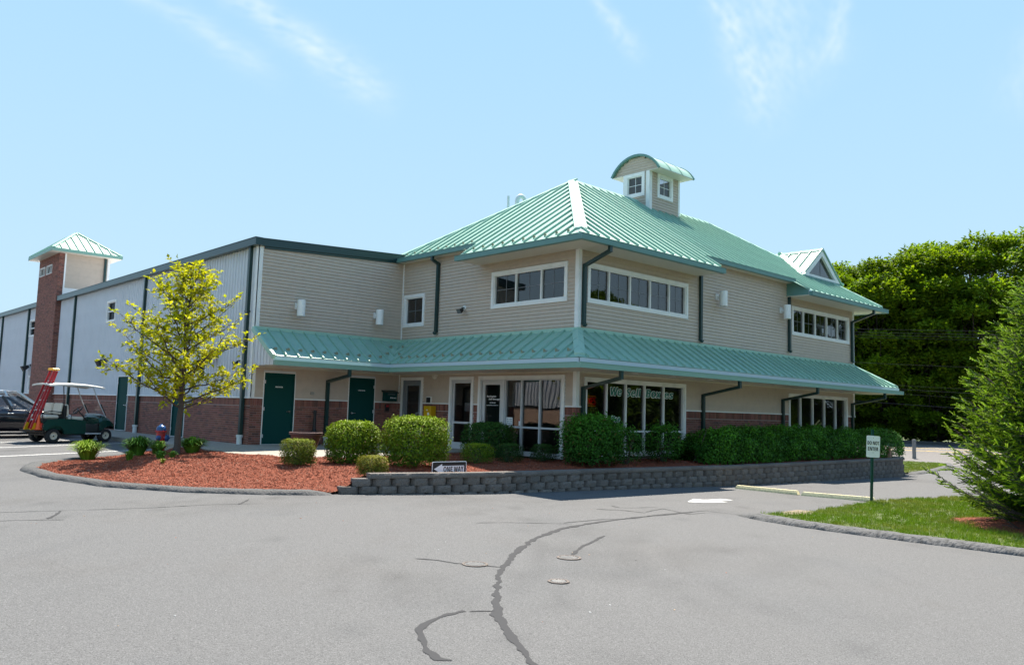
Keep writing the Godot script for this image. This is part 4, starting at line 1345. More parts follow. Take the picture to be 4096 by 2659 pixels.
func warehouse() -> void:
	var b := thing("storage_warehouse", "long low storage warehouse with white ribbed metal wall over brick and tan sided front", "building")
	var wh: Array = [[0.37, 1.41, -0.5, 2.15], [3.28, 4.29, -0.5, 2.145]]
	var lh: Array = [[3.45, 4.46, 4.44, 5.64], [12.77, 13.92, 4.38, 5.30], [25.7, 26.98, 4.37, 5.29], [25.1, 26.2, 1.44, 2.29], [3.25, 4.06, 1.9, 2.53], [10.59, 11.83, -0.5, 2.12], [4.83, 5.97, -0.5, 2.12]]
	var g := Geo.new()
	core(g, WING, 0.0, 5.26, LEDGE, 6.0, wh)
	core(g, LONG, 0.2, 60.0, LEDGE, 5.95, lh)
	obj("wall", g, M.metal_white, b)
	g = Geo.new()
	core(g, WING, 0.0, 5.26, -1.0, LEDGE, wh)
	core(g, LONG, 0.2, 60.0, -1.0, LEDGE, lh)
	obj("brick_wall", g, M.mortar, b)
	# dark void behind the doors and panes
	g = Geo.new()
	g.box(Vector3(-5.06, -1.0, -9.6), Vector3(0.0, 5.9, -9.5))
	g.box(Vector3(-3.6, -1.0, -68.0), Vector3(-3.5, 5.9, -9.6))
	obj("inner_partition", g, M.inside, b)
	g = Geo.new()
	siding(g, WING, 0.07, 5.26, LEDGE + 0.03, 6.1, wh)
	obj("siding_boards", g, M.siding, b, "stuff")
	g = Geo.new()
	bricks(g, WING, 0.0, 5.26, -0.06, LEDGE - 0.005, wh, 33)
	bricks(g, LONG, 0.0, 21.3, -0.3, LEDGE - 0.005, lh, 34)
	bricks(g, LONG, 24.9, 40.0, -0.3, LEDGE - 0.005, lh, 35)
	obj("bricks", g, M.brick, b, "stuff")
	# ribbed white panels
	g = Geo.new()
	var u := 0.1
	while u < 50.0:
		if not (u > 21.1 and u < 25.0):
			for q in [[LEDGE + 0.03, 5.9]]:
				var spans: Array = [[q[0], q[1]]]
				for h in lh:
					if u + 0.05 > h[0] - 0.03 and u - 0.05 < h[1] + 0.03:
						var s: Array = []
						for z in spans:
							if h[2] > z[0]: s.append([z[0], minf(z[1], h[2])])
							if h[3] < z[1]: s.append([maxf(z[0], h[3]), z[1]])
						spans = s
				for z in spans:
					if z[1] - z[0] < 0.02: continue
					g.quad(LONG.p(u - 0.04, z[0], 0.0), LONG.p(u - 0.015, z[0], 0.042), LONG.p(u - 0.015, z[1], 0.042), LONG.p(u - 0.04, z[1], 0.0), LONG.n - LONG.u)
					g.quad(LONG.p(u - 0.015, z[0], 0.042), LONG.p(u + 0.015, z[0], 0.042), LONG.p(u + 0.015, z[1], 0.042), LONG.p(u - 0.015, z[1], 0.042), LONG.n)
					g.quad(LONG.p(u + 0.015, z[0], 0.042), LONG.p(u + 0.04, z[0], 0.0), LONG.p(u + 0.04, z[1], 0.0), LONG.p(u + 0.015, z[1], 0.042), LONG.n + LONG.u)
		u += 0.203
	obj("metal_siding", g, M.metal_white, b, "stuff")
	g = Geo.new()
	for q in cut(0.0, 5.26, LEDGE, wh):
		g = Geo.new()
		WING.box(g, q[0], q[1], LEDGE - 0.005, LEDGE + 0.03, 0.0, 0.05)
		obj("brick_ledge", g, M.white, b)
	for q in cut(-0.05, 50.0, LEDGE, lh):
		g = Geo.new()
		LONG.box(g, q[0], q[1], LEDGE - 0.006, LEDGE + 0.031, 0.0, 0.06)
		obj("brick_ledge", g, M.white, b)
	g = Geo.new()
	WING.box(g, -0.03, 0.10, LEDGE + 0.032, 2.3, 0.0, 0.035)
	WING.box(g, -0.03, 0.12, 3.48, 5.98, 0.0, 0.035)
	LONG.box(g, -0.035, 0.14, LEDGE + 0.032, 5.88, 0.0, 0.04)
	obj("corner_post", g, M.white, b)
	# roof, gutter and rake
	g = Geo.new()
	g.hexa([Vector3(-5.3, 5.88, -8.06), Vector3(20.0, 7.2, -8.62), Vector3(20.0, 7.2, -68.0), Vector3(-5.3, 5.88, -68.0), Vector3(-5.3, 6.02, -8.06), Vector3(20.0, 7.34, -8.62), Vector3(20.0, 7.34, -68.0), Vector3(-5.3, 6.02, -68.0)])
	obj("roof", g, M.metal_white, b)
	g = Geo.new()
	LONG.box(g, -0.2, 21.2, 5.875, 6.09, 0.0, 0.22)
	LONG.box(g, -0.205, 21.2, 6.09, 6.105, 0.0, 0.235)
	LONG.box(g, 24.9, 60.0, 5.875, 6.09, 0.0, 0.22)
	LONG.box(g, 24.9, 60.0, 6.09, 6.105, 0.0, 0.235)
	obj("gutter", g, M.gutter_dark, b)
	g = Geo.new()
	var P := func(x: float, y: float, z: float) -> Vector3: return Vector3(x, y + 0.052 * (x + 5.48), z)
	g.hexa([P.call(-5.26, 5.87, -8.08), P.call(0.6, 5.87, -8.08), P.call(0.6, 5.87, -7.985), P.call(-5.26, 5.87, -7.985), P.call(-5.26, 6.10, -8.08), P.call(0.6, 6.10, -8.08), P.call(0.6, 6.10, -7.985), P.call(-5.26, 6.10, -7.985)])
	g.hexa([P.call(-5.48, 6.085, -8.08), P.call(0.6, 6.085, -8.08), P.call(0.6, 6.085, -7.97), P.call(-5.48, 6.085, -7.97), P.call(-5.48, 6.108, -8.08), P.call(0.6, 6.108, -8.08), P.call(0.6, 6.108, -7.97), P.call(-5.48, 6.108, -7.97)])
	g.hexa([P.call(-5.1, 5.80, -8.08), P.call(0.0, 5.80, -8.08), P.call(0.0, 5.80, -8.03), P.call(-5.1, 5.80, -8.03), P.call(-5.1, 5.87, -8.08), P.call(0.0, 5.87, -8.08), P.call(0.0, 5.87, -8.03), P.call(-5.1, 5.87, -8.03)])
	obj("rake_trim", g, M.gutter_dark, b)
	# downspouts on the long side
	for q in [0.36, 9.27, 18.45, 27.07, 33.3]:
		var g2 := Geo.new()
		LONG.box(g2, q - 0.06, q + 0.06, 0.1, 5.88, 0.04, 0.14)
		for y in [1.9, 3.9]:
			LONG.box(g2, q - 0.09, q + 0.09, y, y + 0.05, 0.035, 0.145)
		var s := obj("downspout", g2, M.dark_green, b)
		g2 = Geo.new()
		g2.lathe([Vector2(0.0, 0.27), Vector2(0.1, 0.27), Vector2(0.1, 0.2), Vector2(0.08, 0.195), Vector2(0.08, -0.15)], 16, Transform3D(Basis(), LONG.p(q, 0.0, 0.1)))
		obj("drain_boot", g2, M.pvc, s)
	for i in 5:
		var h: Array = lh[i]
		var tan_pane: Material = M.shade_pane if i == 0 else M.glass_dull
		window(b, LONG, h[0], h[1], h[2], h[3], 0.07, [], [(h[2] + h[3]) / 2], false, M.cream if i == 0 else M.white, tan_pane)
	steel_door(b, LONG, 10.59, 11.83, 2.12, true)
	steel_door(b, LONG, 4.83, 5.97, 2.12, true)
	steel_door(b, WING, 0.37, 1.41, 2.15, true)
	steel_door(b, WING, 3.28, 4.29, 2.145, false)
	wall_text("door_lettering", "MAIN ROOM", WING, 0.77, 1.0, 1.695, 1.73, 0.0, M.sign_white, b)
	wall_text("door_lettering", "LOCKS ROOM", WING, 3.66, 3.92, 1.70, 1.735, 0.0, M.sign_white, b)

# ---------------------------------------------------------------- the stair tower
func tower() -> void:
	var b := thing("stair_tower", "square brick and tan tower with pale green pyramid roof beside the white warehouse wall", "tower", Vector3(-4.35, 0.0, -31.15))
	var o := Vector3(-4.35, 0, -31.15)
	var wx := Wall.new(Vector3(-5.5, 0, -29.3) - o, Vector3(0, 0, -1), Vector3(-1, 0, 0))
	var wz := Wall.new(Vector3(-5.5, 0, -29.3) - o, Vector3(1, 0, 0), Vector3(0, 0, 1))
	var hx: Array = [[1.13, 2.13, 7.35, 7.80], [2.44, 3.43, 7.35, 7.80]]
	var g := Geo.new()
	core(g, wx, 0.0, 3.7, -1.0, 8.3, hx)
	core(g, wz, 0.2, 2.3, -1.0, 8.3, [])
	g.box(Vector3(-5.3, -1, -33.0) - o, Vector3(-3.2, 8.3, -32.8) - o)
	g.box(Vector3(-3.4, -1, -32.8) - o, Vector3(-3.2, 8.3, -29.5) - o)
	obj("wall", g, M.mortar, b)
	g = Geo.new()
	bricks(g, wx, 0.0, 3.7, -0.2, 8.25, hx, 36, false)
	bricks(g, wz, 0.0, 0.24, -0.2, 8.25, [], 37, false)
	obj("bricks", g, M.brick, b, "stuff")
	g = Geo.new()
	siding(g, wz, 0.24, 2.3, 6.55, 8.25, [])
	obj("siding_boards", g, M.siding, b, "stuff")
	g = Geo.new()
	wz.box(g, 0.24, 0.31, 6.0, 8.25, 0.0, 0.04)
	wz.box(g, 2.2, 2.31, 6.0, 8.25, 0.0, 0.04)
	wz.box(g, 0.31, 2.2, 5.9, 6.55, 0.0, 0.02)
	obj("corner_trim", g, M.white, b)
	g = Geo.new()
	wz.box(g, 2.04, 2.14, 6.0, 8.25, 0.02, 0.1)
	obj("downspout", g, M.dark_green, b)
	for h in hx:
		window(b, wx, h[0], h[1], h[2], h[3], 0.03, [(h[0] + h[1]) / 2], [], false, null, M.glass_dull)
	g = Geo.new()
	wx.box(g, -0.45, 4.15, 8.25, 8.30, -2.75, 0.45)
	var r := obj("roof", g, M.cream, b)
	g = Geo.new()
	wx.box(g, -0.40, 4.1, 8.26, 8.41, 0.40, 0.47)
	wz.box(g, -0.47, 2.77, 8.26, 8.41, 0.40, 0.47)
	g.box(Vector3(1.55, 8.26, -2.25), Vector3(1.62, 8.41, 2.25))
	g.box(Vector3(-1.55, 8.26, -2.32), Vector3(1.55, 8.41, -2.25))
	obj("gutter", g, M.gutter_pale, r)
	var zup := Vector3(0, 2.25, 1.25).normalized()
	var xup := Vector3(-1.25, 1.55, 0).normalized()
	seam_panels(r, func(u, d): return Vector3(-1.15 + u, 8.42 - (d - 0.4) * 1.25 / 2.25, 1.85 + d), zup, -0.4, 2.7, 0.376, func(u): return 0.4 - (minf(u, 2.3 - u) + 0.4) * 2.25 / 1.55, func(_u): return 0.4, M.roof, 71)
	seam_panels(r, func(u, d): return Vector3(-1.15 - d, 8.42 - (d - 0.4) * 1.25 / 1.55, 1.85 - u), xup, -0.4, 4.1, 0.376, func(u): return 0.4 - (minf(u, 3.7 - u) + 0.4) * 1.55 / 2.25, func(_u): return 0.4, M.roof, 72)
	g = Geo.new()
	g.tri(Vector3(1.55, 8.42, 2.25), Vector3(1.55, 8.42, -2.25), Vector3(0, 9.67, 0), Vector3(1, 1, 0))
	g.tri(Vector3(-1.55, 8.42, -2.25), Vector3(1.55, 8.42, -2.25), Vector3(0, 9.67, 0), Vector3(0, 1, -1))
	obj("rear_roof_sheet", g, M.roof, r)
	g = Geo.new()
	for q in [Vector3(-1.55, 8.42, 2.25), Vector3(1.55, 8.42, 2.25), Vector3(-1.55, 8.42, -2.25), Vector3(1.55, 8.42, -2.25)]:
		g.bar(q + Vector3(0, 0.02, 0), Vector3(0, 9.69, 0), 0.16, 0.05)
	obj("hip_cap", g, M.roof_light, r)

# ---------------------------------------------------------------- leaves
func leaf_shape(l: float, w: float, fold := 0.25, curl := 0.12) -> ArrayMesh:
	var g := Geo.new()
	var a := Vector3.ZERO; var m := Vector3(0, 0, l * 0.5); var t := Vector3(0, -curl * l, l)
	var r := Vector3(w / 2, fold * w, l * 0.42); var s := Vector3(-w / 2, fold * w, l * 0.42)
	g.tri(a, r, m, Vector3.UP); g.tri(r, t, m, Vector3.UP)
	g.tri(a, m, s, Vector3.UP); g.tri(m, t, s, Vector3.UP)
	return g.mesh()

# a sprig: several leaves round a short stalk
func sprig_shape(count: int, l: float, w: float, spread: float, sd: int) -> ArrayMesh:
	var rng := RandomNumberGenerator.new()
	rng.seed = sd
	var g := Geo.new()
	for i in count:
		var a := TAU * i / count * 1.618 + rng.randf() * 0.6
		var out := Vector3(cos(a), rng.randf_range(-0.1, 0.9), sin(a)).normalized()
		var o := Vector3(rng.randf_range(-1, 1), rng.randf_range(-0.6, 1), rng.randf_range(-1, 1)) * spread
		var side := out.cross(Vector3.UP).normalized()
		side = side.rotated(out, rng.randf_range(-0.9, 0.9))
		var up := side.cross(out)
		var k := rng.randf_range(0.75, 1.2)
		var p0 := o; var p1 := o + out * l * 0.45 * k + side * w * 0.5 * k; var p2 := o + out * l * k - up * l * 0.15; var p3 := o + out * l * 0.45 * k - side * w * 0.5 * k
		var c := rng.randf_range(0.8, 1.2)
		g.col = Color(c, c, c)
		g.tri(p0, p1, p2); g.tri(p0, p2, p3)
	return g.mesh()

func aim(n: Vector3, rng: RandomNumberGenerator, wild: float) -> Basis:
	var d := (n + Vector3(rng.randfn(), rng.randfn(), rng.randfn()) * wild).normalized()
	var r := Vector3(rng.randfn(), rng.randfn(), rng.randfn()).cross(d)
	if r.length() < 1e-3: r = d.cross(Vector3.RIGHT)
	r = r.normalized()
	return Basis(r, d, r.cross(d))

# clipped shrub: stems and a skin of leaves over a rounded box
func shrub(called: String, label: String, at: Vector3, size: Vector3, n: int, leaf: Mesh, base: Color, tip: Color, sd: int, square := 0.5, wild := 0.55, group := "", ragged := 0.03) -> Node3D:
	var rng := RandomNumberGenerator.new()
	rng.seed = sd
	var bump := FastNoiseLite.new()
	bump.seed = sd; bump.frequency = 2.6
	var t := thing(called, label, "shrub", at, 0.0, group)
	var g := Geo.new()
	for i in 14:
		var a := TAU * i / 14.0 + rng.randf()
		var e := Vector3(cos(a) * size.x * 0.3, size.y * rng.randf_range(0.55, 0.85), sin(a) * size.z * 0.3)
		g.tube([Vector3(cos(a) * 0.04, -0.05, sin(a) * 0.04), e * Vector3(0.5, 0.45, 0.5), e], [0.014, 0.01, 0.005], 5)
	obj("stems", g, M.bark, t)
	var xf: Array = []
	var cols: Array = []
	var p := 2.0 + square * 6.0
	for i in n:
		var d := Vector3(rng.randfn(), rng.randfn(), rng.randfn()).normalized()
		if d.y < -0.75: d.y = -d.y
		# superellipsoid surface
		var k := pow(pow(absf(d.x), p) + pow(absf(d.y), p) + pow(absf(d.z), p), -1.0 / p)
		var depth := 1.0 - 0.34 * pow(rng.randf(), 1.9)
		var lump := 1.0 + 0.12 * bump.get_noise_3d(d.x * 1.2, d.y * 1.2, d.z * 1.2) + rng.randfn() * ragged * (0.4 if depth < 0.9 else 1.0)
		var q := d * k * depth * lump * size * 0.5
		q.y += size.y * 0.5
		if q.y < 0.04: q.y = rng.randf_range(0.04, 0.15)
		var s := rng.randf_range(0.75, 1.25)
		var up := (d * 0.7 + Vector3(0, 0.75, 0)).normalized()
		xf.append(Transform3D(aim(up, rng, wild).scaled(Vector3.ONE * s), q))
		var tip_mix := clampf((depth - 0.72) / 0.28 * (0.45 + 0.55 * d.y) * rng.randf_range(0.5, 1.5), 0.0, 1.0)  # leaf colour nears tip towards the outer skin and the top
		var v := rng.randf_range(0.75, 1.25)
		var c := base.lerp(tip, tip_mix) * v
		if rng.randf() < 0.015: c = Color(0.18, 0.09, 0.03)
		c.a = 1.0
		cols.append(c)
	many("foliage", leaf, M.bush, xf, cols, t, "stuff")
	return t

func mulch_y(x: float, z: float) -> float:
	var pts: Array = BED
	var sw := 0.0
	var s := 0.0
	for p in pts:
		var d := Vector2(x - p.x, z - p.z).length_squared() + 0.02
		var w := 1.0 / (d * d)
		sw += w
		s += p.y * w
	var n := BUMPS.get_noise_2d(x * 1.0, z * 1.0)
	return s / sw + 0.035 * n

var BUMPS := FastNoiseLite.new()
var BED: Array = []
var BERM_LINE: Array = [Vector2(-6.95, -9.15), Vector2(-8.05, -8.7), Vector2(-9.2, -8.05), Vector2(-10.3, -7.3), Vector2(-11.05, -6.6), Vector2(-11.42, -5.6), Vector2(-11.35, -4.0), Vector2(-10.78, -2.15), Vector2(-9.82, -0.9), Vector2(-8.7, -0.1), Vector2(-7.5, 0.42)]

func planting() -> void:
	BUMPS.seed = 3; BUMPS.frequency = 0.9; BUMPS.fractal_octaves = 3
	# heights of the bed: kerb side, wall side, walk side, crown of the mound
	for q in BERM_LINE:
		BED.append(Vector3(q.x, ground_y(q.x, q.y) + 0.05, q.y))
	for q in [Vector2(-6.9, 0.45), Vector2(-6.0, 0.75), Vector2(-4.5, 1.15), Vector2(-2.5, 1.35), Vector2(-0.5, 1.5), Vector2(2.0, 1.8), Vector2(5.0, 2.0), Vector2(8.0, 2.0), Vector2(12.0, 2.0), Vector2(15.5, 1.9), Vector2(16.8, 1.2)]:
		BED.append(Vector3(q.x, -0.17 if q.x > -6.5 else -0.29, q.y))
	for q in [Vector2(-7.0, -8.0), Vector2(-6.9, -6.0), Vector2(-6.45, -4.1), Vector2(-5.8, -3.3), Vector2(-4.6, -3.1), Vector2(-3.0, -3.4), Vector2(-1.2, -3.8), Vector2(-0.2, -3.8), Vector2(0.3, 0.2), Vector2(3.0, 0.1), Vector2(8.0, 0.1), Vector2(13.0, 0.1), Vector2(17.0, 0.1)]:
		BED.append(Vector3(q.x, -0.075, q.y))
	for q in [Vector3(-8.1, -0.15, -6.2), Vector3(-7.8, -0.17, -7.6), Vector3(-8.4, -0.12, -4.0), Vector3(-7.3, -0.11, -2.6), Vector3(-6.5, -0.13, -1.2), Vector3(-5.0, -0.10, -0.6), Vector3(-2.5, -0.11, -0.8)]:
		BED.append(q)
	var outline := PackedVector2Array()
	for k in range(BERM_LINE.size() - 1, -1, -1):
		outline.append(BERM_LINE[BERM_LINE.size() - 1 - k])
	outline.append_array(PackedVector2Array([Vector2(-7.25, 0.42), Vector2(-7.0, 0.46), Vector2(-6.0, 0.75), Vector2(-4.0, 1.27), Vector2(-2.5, 1.42), Vector2(-0.9, 1.52), Vector2(4.0, 2.02), Vector2(16.0, 1.95), Vector2(16.9, 1.25), Vector2(17.2, 0.2), Vector2(17.2, -3.0), Vector2(16.5, -3.0), Vector2(16.5, -0.1), Vector2(-0.1, -0.1), Vector2(-0.1, -3.95), Vector2(-1.3, -3.92), Vector2(-3.1, -3.5), Vector2(-4.6, -3.15), Vector2(-5.75, -3.3), Vector2(-6.42, -4.15), Vector2(-6.85, -5.6), Vector2(-6.85, -9.1)]))
	var my := func(x, z): return mulch_y(x, z)
	var bed := sheet(outline, 0.22, my)
	struct("mulch_bed", bed, M.mulch)
	# shredded bark lying on it
	var rng := RandomNumberGenerator.new()
	rng.seed = 77
	var chip := Geo.new()
	chip.box(Vector3(-0.015, 0, -0.004), Vector3(0.015, 0.005, 0.004))
	var xf: Array = []
	var cols: Array = []
	var i := 0
	while xf.size() < 45000 and i < 400000:
		i += 1
		var x := rng.randf_range(-11.6, 4.5)
		var z := rng.randf_range(-9.0, 2.0)
		if rng.randf() < (x + 7.0) / 14.0: continue
		if not Geometry2D.is_point_in_polygon(Vector2(x, z), outline): continue
		var s := rng.randf_range(0.5, 1.5)
		var e := Basis.from_euler(Vector3(rng.randf_range(-0.5, 0.5), rng.randf() * TAU, rng.randf_range(-0.6, 0.6)))
		xf.append(Transform3D(e.scaled_local(Vector3(s, 1, rng.randf_range(0.6, 1.6))), Vector3(x, mulch_y(x, z) + rng.randf_range(0.0, 0.012), z)))
		var k := rng.randf_range(0.5, 1.5)
		var c := Color(0.28 * k, 0.068 * k, 0.028 * k)
		if rng.randf() < 0.06: c = Color(0.36, 0.2, 0.13)
		cols.append(c)
	var ch := many("mulch_chips", chip.mesh(), M.chip, xf, cols, self, "stuff")
	tag(ch, "red shredded bark chips strewn over the planting bed", "mulch")
	# asphalt berms
	berm("asphalt_berm", BERM_LINE, 0.36, 0.09, 3, M.berm)
	berm("asphalt_berm", [Vector2(-1.95, 6.15), Vector2(-2.2, 6.75), Vector2(-2.35, 7.6), Vector2(-2.32, 8.8), Vector2(-2.2, 9.9), Vector2(-2.1, 11.0), Vector2(-1.7, 12.6), Vector2(-0.6, 14.5), Vector2(2.0, 17.0)], 0.42, 0.095, 4, M.berm_old)
	berm("asphalt_berm", [Vector2(17.7, 1.75), Vector2(20.0, 1.45), Vector2(23.0, 0.9), Vector2(27.0, 0.0), Vector2(29.0, -0.8)], 0.4, 0.085, 5, M.berm_old)
	retaining_wall()
	# shrubs
	var oval := leaf_shape(0.055, 0.028)
	var small := leaf_shape(0.034, 0.017)
	var g1 := Color(0.05, 0.115, 0.008); var t1 := Color(0.27, 0.36, 0.012)
	var P := func(x: float, z: float) -> Vector3: return Vector3(x, mulch_y(x, z) - 0.01, z)
	shrub("clipped_shrub", "bright green boxy clipped shrub in front of the second green door", P.call(-5.62, -1.85), Vector3(1.1, 0.96, 1.05), 12000, oval, g1, t1, 101, 0.35)
	shrub("clipped_shrub", "largest bright green clipped shrub, left of the low one way sign", P.call(-4.85, -0.45), Vector3(1.3, 1.1, 1.3), 16000, oval, g1, t1, 102, 0.35)
	shrub("dwarf_shrub", "small square-cut olive shrub in front of the brown clay planter", P.call(-7.05, -1.8), Vector3(0.62, 0.56, 0.66), 8000, small, Color(0.06, 0.09, 0.009), Color(0.25, 0.29, 0.02), 103, 0.85, 0.5, "", 0.03)
	shrub("dwarf_shrub", "small yellowish round shrub at the foot of the two bright shrubs", P.call(-6.35, 0.1), Vector3(0.54, 0.42, 0.54), 5500, small, Color(0.07, 0.09, 0.01), Color(0.32, 0.31, 0.03), 104, 0.5, 0.5, "", 0.03)
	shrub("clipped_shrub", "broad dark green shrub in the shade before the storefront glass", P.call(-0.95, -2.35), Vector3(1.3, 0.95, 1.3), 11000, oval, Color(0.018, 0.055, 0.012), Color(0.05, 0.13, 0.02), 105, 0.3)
	shrub("dwarf_shrub", "small light green shrub just right of the low one way sign", P.call(-2.75, -0.75), Vector3(0.72, 0.48, 0.7), 3800, small, g1, Color(0.24, 0.33, 0.015), 106, 0.45)
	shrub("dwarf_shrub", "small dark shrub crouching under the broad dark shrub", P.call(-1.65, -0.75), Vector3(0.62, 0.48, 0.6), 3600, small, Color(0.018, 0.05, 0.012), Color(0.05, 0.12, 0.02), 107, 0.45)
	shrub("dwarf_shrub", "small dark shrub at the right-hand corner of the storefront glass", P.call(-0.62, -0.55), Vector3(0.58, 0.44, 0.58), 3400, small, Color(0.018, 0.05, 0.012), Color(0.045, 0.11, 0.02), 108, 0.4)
	var pointed := leaf_shape(0.085, 0.03, 0.2, 0.25)
	var gd := Color(0.018, 0.07, 0.008); var td := Color(0.065, 0.20, 0.016)
	shrub("burning_bush", "large loose dark green bush by the building corner post", P.call(-0.15, 0.72), Vector3(1.5, 1.2, 1.3), 12000, pointed, gd, td, 111, 0.25, 0.6, "", 0.09)
	shrub("burning_bush", "thin dark bush filling in right of the corner bush", P.call(0.95, 0.95), Vector3(0.9, 0.95, 0.8), 1500, pointed, gd, td, 112, 0.1, 0.6, "", 0.12)
	shrub("burning_bush", "small open dark green bush below the boxes lettering", P.call(2.85, 0.75), Vector3(1.05, 1.0, 0.9), 2600, pointed, gd, td, 113, 0.15, 0.6, "", 0.10)
	hedge(pointed)
	# grass clumps in the left bed
	clump("grass_clump", "yellow-green fountain grass clump farthest left on the mulch", P.call(-9.75, -7.35), 0.43, 0.52, 588, Color(0.20, 0.30, 0.025), 121)
	clump("grass_clump", "dark green grass clump between the yellow clump and the hydrant", P.call(-8.85, -6.55), 0.38, 0.52, 588, Color(0.07, 0.17, 0.02), 122)
	clump("grass_clump", "broad-bladed green clump behind the young tree trunk", P.call(-7.5, -6.55), 0.38, 0.44, 308, Color(0.12, 0.24, 0.025), 123, 0.022)
	clump("grass_clump", "thin green clump at the foot of the red hydrant", P.call(-8.25, -6.9), 0.25, 0.39, 182, Color(0.11, 0.22, 0.03), 124, 0.018)
	clump("grass_tuft", "small upright tuft in front of the dark green clump", P.call(-9.45, -5.3), 0.16, 0.26, 70, Color(0.13, 0.23, 0.02), 125)
	clump("grass_tuft", "broad-leaved weed tuft in front of the tree trunk", P.call(-8.85, -5.0), 0.15, 0.24, 60, Color(0.10, 0.22, 0.025), 126, 0.03)
	clump("grass_tuft", "small leafy tuft just left of the tree trunk", P.call(-8.5, -5.2), 0.12, 0.18, 40, Color(0.12, 0.22, 0.03), 127, 0.03)
	clump("grass_tuft", "tiny yellow weed alone on the open mulch", P.call(-9.3, -3.6), 0.08, 0.12, 26, Color(0.2, 0.24, 0.03), 128, 0.02)

func hedge(leaf: Mesh) -> void:
	var rng := RandomNumberGenerator.new()
	rng.seed = 140
	var n1 := FastNoiseLite.new()
	n1.seed = 9; n1.frequency = 0.55; n1.fractal_octaves = 3
	var t := thing("hedge", "long dark green hedge along the right side above the block wall", "hedge", Vector3(3.7, 0, 0.95))
	var g := Geo.new()
	var xf: Array = []
	var cols: Array = []
	for i in 40:
		var x := 0.2 + i * 0.34
		g.tube([Vector3(x, -0.25, 0.0), Vector3(x + rng.randf_range(-0.2, 0.2), 0.3, rng.randf_range(-0.3, 0.3)), Vector3(x + rng.randf_range(-0.35, 0.35), 0.8, rng.randf_range(-0.4, 0.4))], [0.02, 0.014, 0.006], 5)
	obj("stems", g, M.bark, t)
	for i in 70000:
		var x := rng.randf() * 14.1
		var dens := 1.0 - x / 40.0
		if rng.randf() > dens: continue
		var a := rng.randf_range(-0.35, PI + 0.35)
		var k := n1.get_noise_2d(x * 1.6, a * 1.5)
		var endr := sqrt(clampf(minf(x, 14.1 - x) / 0.55, 0.0, 1.0))
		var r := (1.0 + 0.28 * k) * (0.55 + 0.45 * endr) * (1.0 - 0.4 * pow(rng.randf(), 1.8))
		r += absf(rng.randfn()) * 0.05
		var hh := (1.02 + 0.10 * n1.get_noise_2d(x * 0.9, 50.0)) * (0.72 + 0.28 * clampf((x - 0.1) / 1.3, 0.0, 1.0))
		var q := Vector3(x, -0.15 + hh * (0.28 + 0.72 * sin(a) * r), cos(a) * 0.68 * r)
		if q.y < -0.12: q.y = -0.12 + rng.randf() * 0.1
		var up := Vector3(rng.randf_range(-0.3, 0.3), sin(a) + 0.6, cos(a) * 0.8).normalized()
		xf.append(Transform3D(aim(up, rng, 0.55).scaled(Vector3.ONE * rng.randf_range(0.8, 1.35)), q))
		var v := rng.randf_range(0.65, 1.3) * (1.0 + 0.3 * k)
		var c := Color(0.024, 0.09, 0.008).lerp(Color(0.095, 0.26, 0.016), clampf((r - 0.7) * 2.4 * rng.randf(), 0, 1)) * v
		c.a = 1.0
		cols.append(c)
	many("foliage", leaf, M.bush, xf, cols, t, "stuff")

func clump(called: String, label: String, at: Vector3, spread: float, hgt: float, n: int, c0: Color, sd: int, w := 0.011) -> void:
	var rng := RandomNumberGenerator.new()
	rng.seed = sd
	var g := Geo.new()
	for i in n:
		var a := rng.randf() * TAU
		var d := Vector3(cos(a), 0, sin(a))
		var l := rng.randf_range(0.55, 1.0)
		var lean := pow(rng.randf(), 0.7) * spread
		var o := d * lean * 0.3
		var side := Vector3(-d.z, 0, d.x) * w * rng.randf_range(0.6, 1.2)
		var top := hgt * l * sqrt(maxf(0.15, 1.0 - 0.45 * pow(lean / spread, 2.0)))
		var p0 := o - Vector3(0, 0.03, 0); var p1 := o + d * lean * 0.35 + Vector3(0, top * 0.75, 0); var p2 := o + d * lean * 0.8 + Vector3(0, top, 0); var p3 := o + d * lean * 1.15 + Vector3(0, top * rng.randf_range(0.75, 0.97), 0)
		var k := rng.randf_range(0.6, 1.35)
		g.col = Color(c0.r * k, c0.g * k, c0.b * k)
		g.quad(p0 - side, p0 + side, p1 + side, p1 - side)
		g.quad(p1 - side, p1 + side, p2 + side * 0.8, p2 - side * 0.8)
		g.tri(p2 - side * 0.8, p2 + side * 0.8, p3)
	var o2 := obj(called, g, M.grass, self)
	o2.position = at
	tag(o2, label, "grass clump")

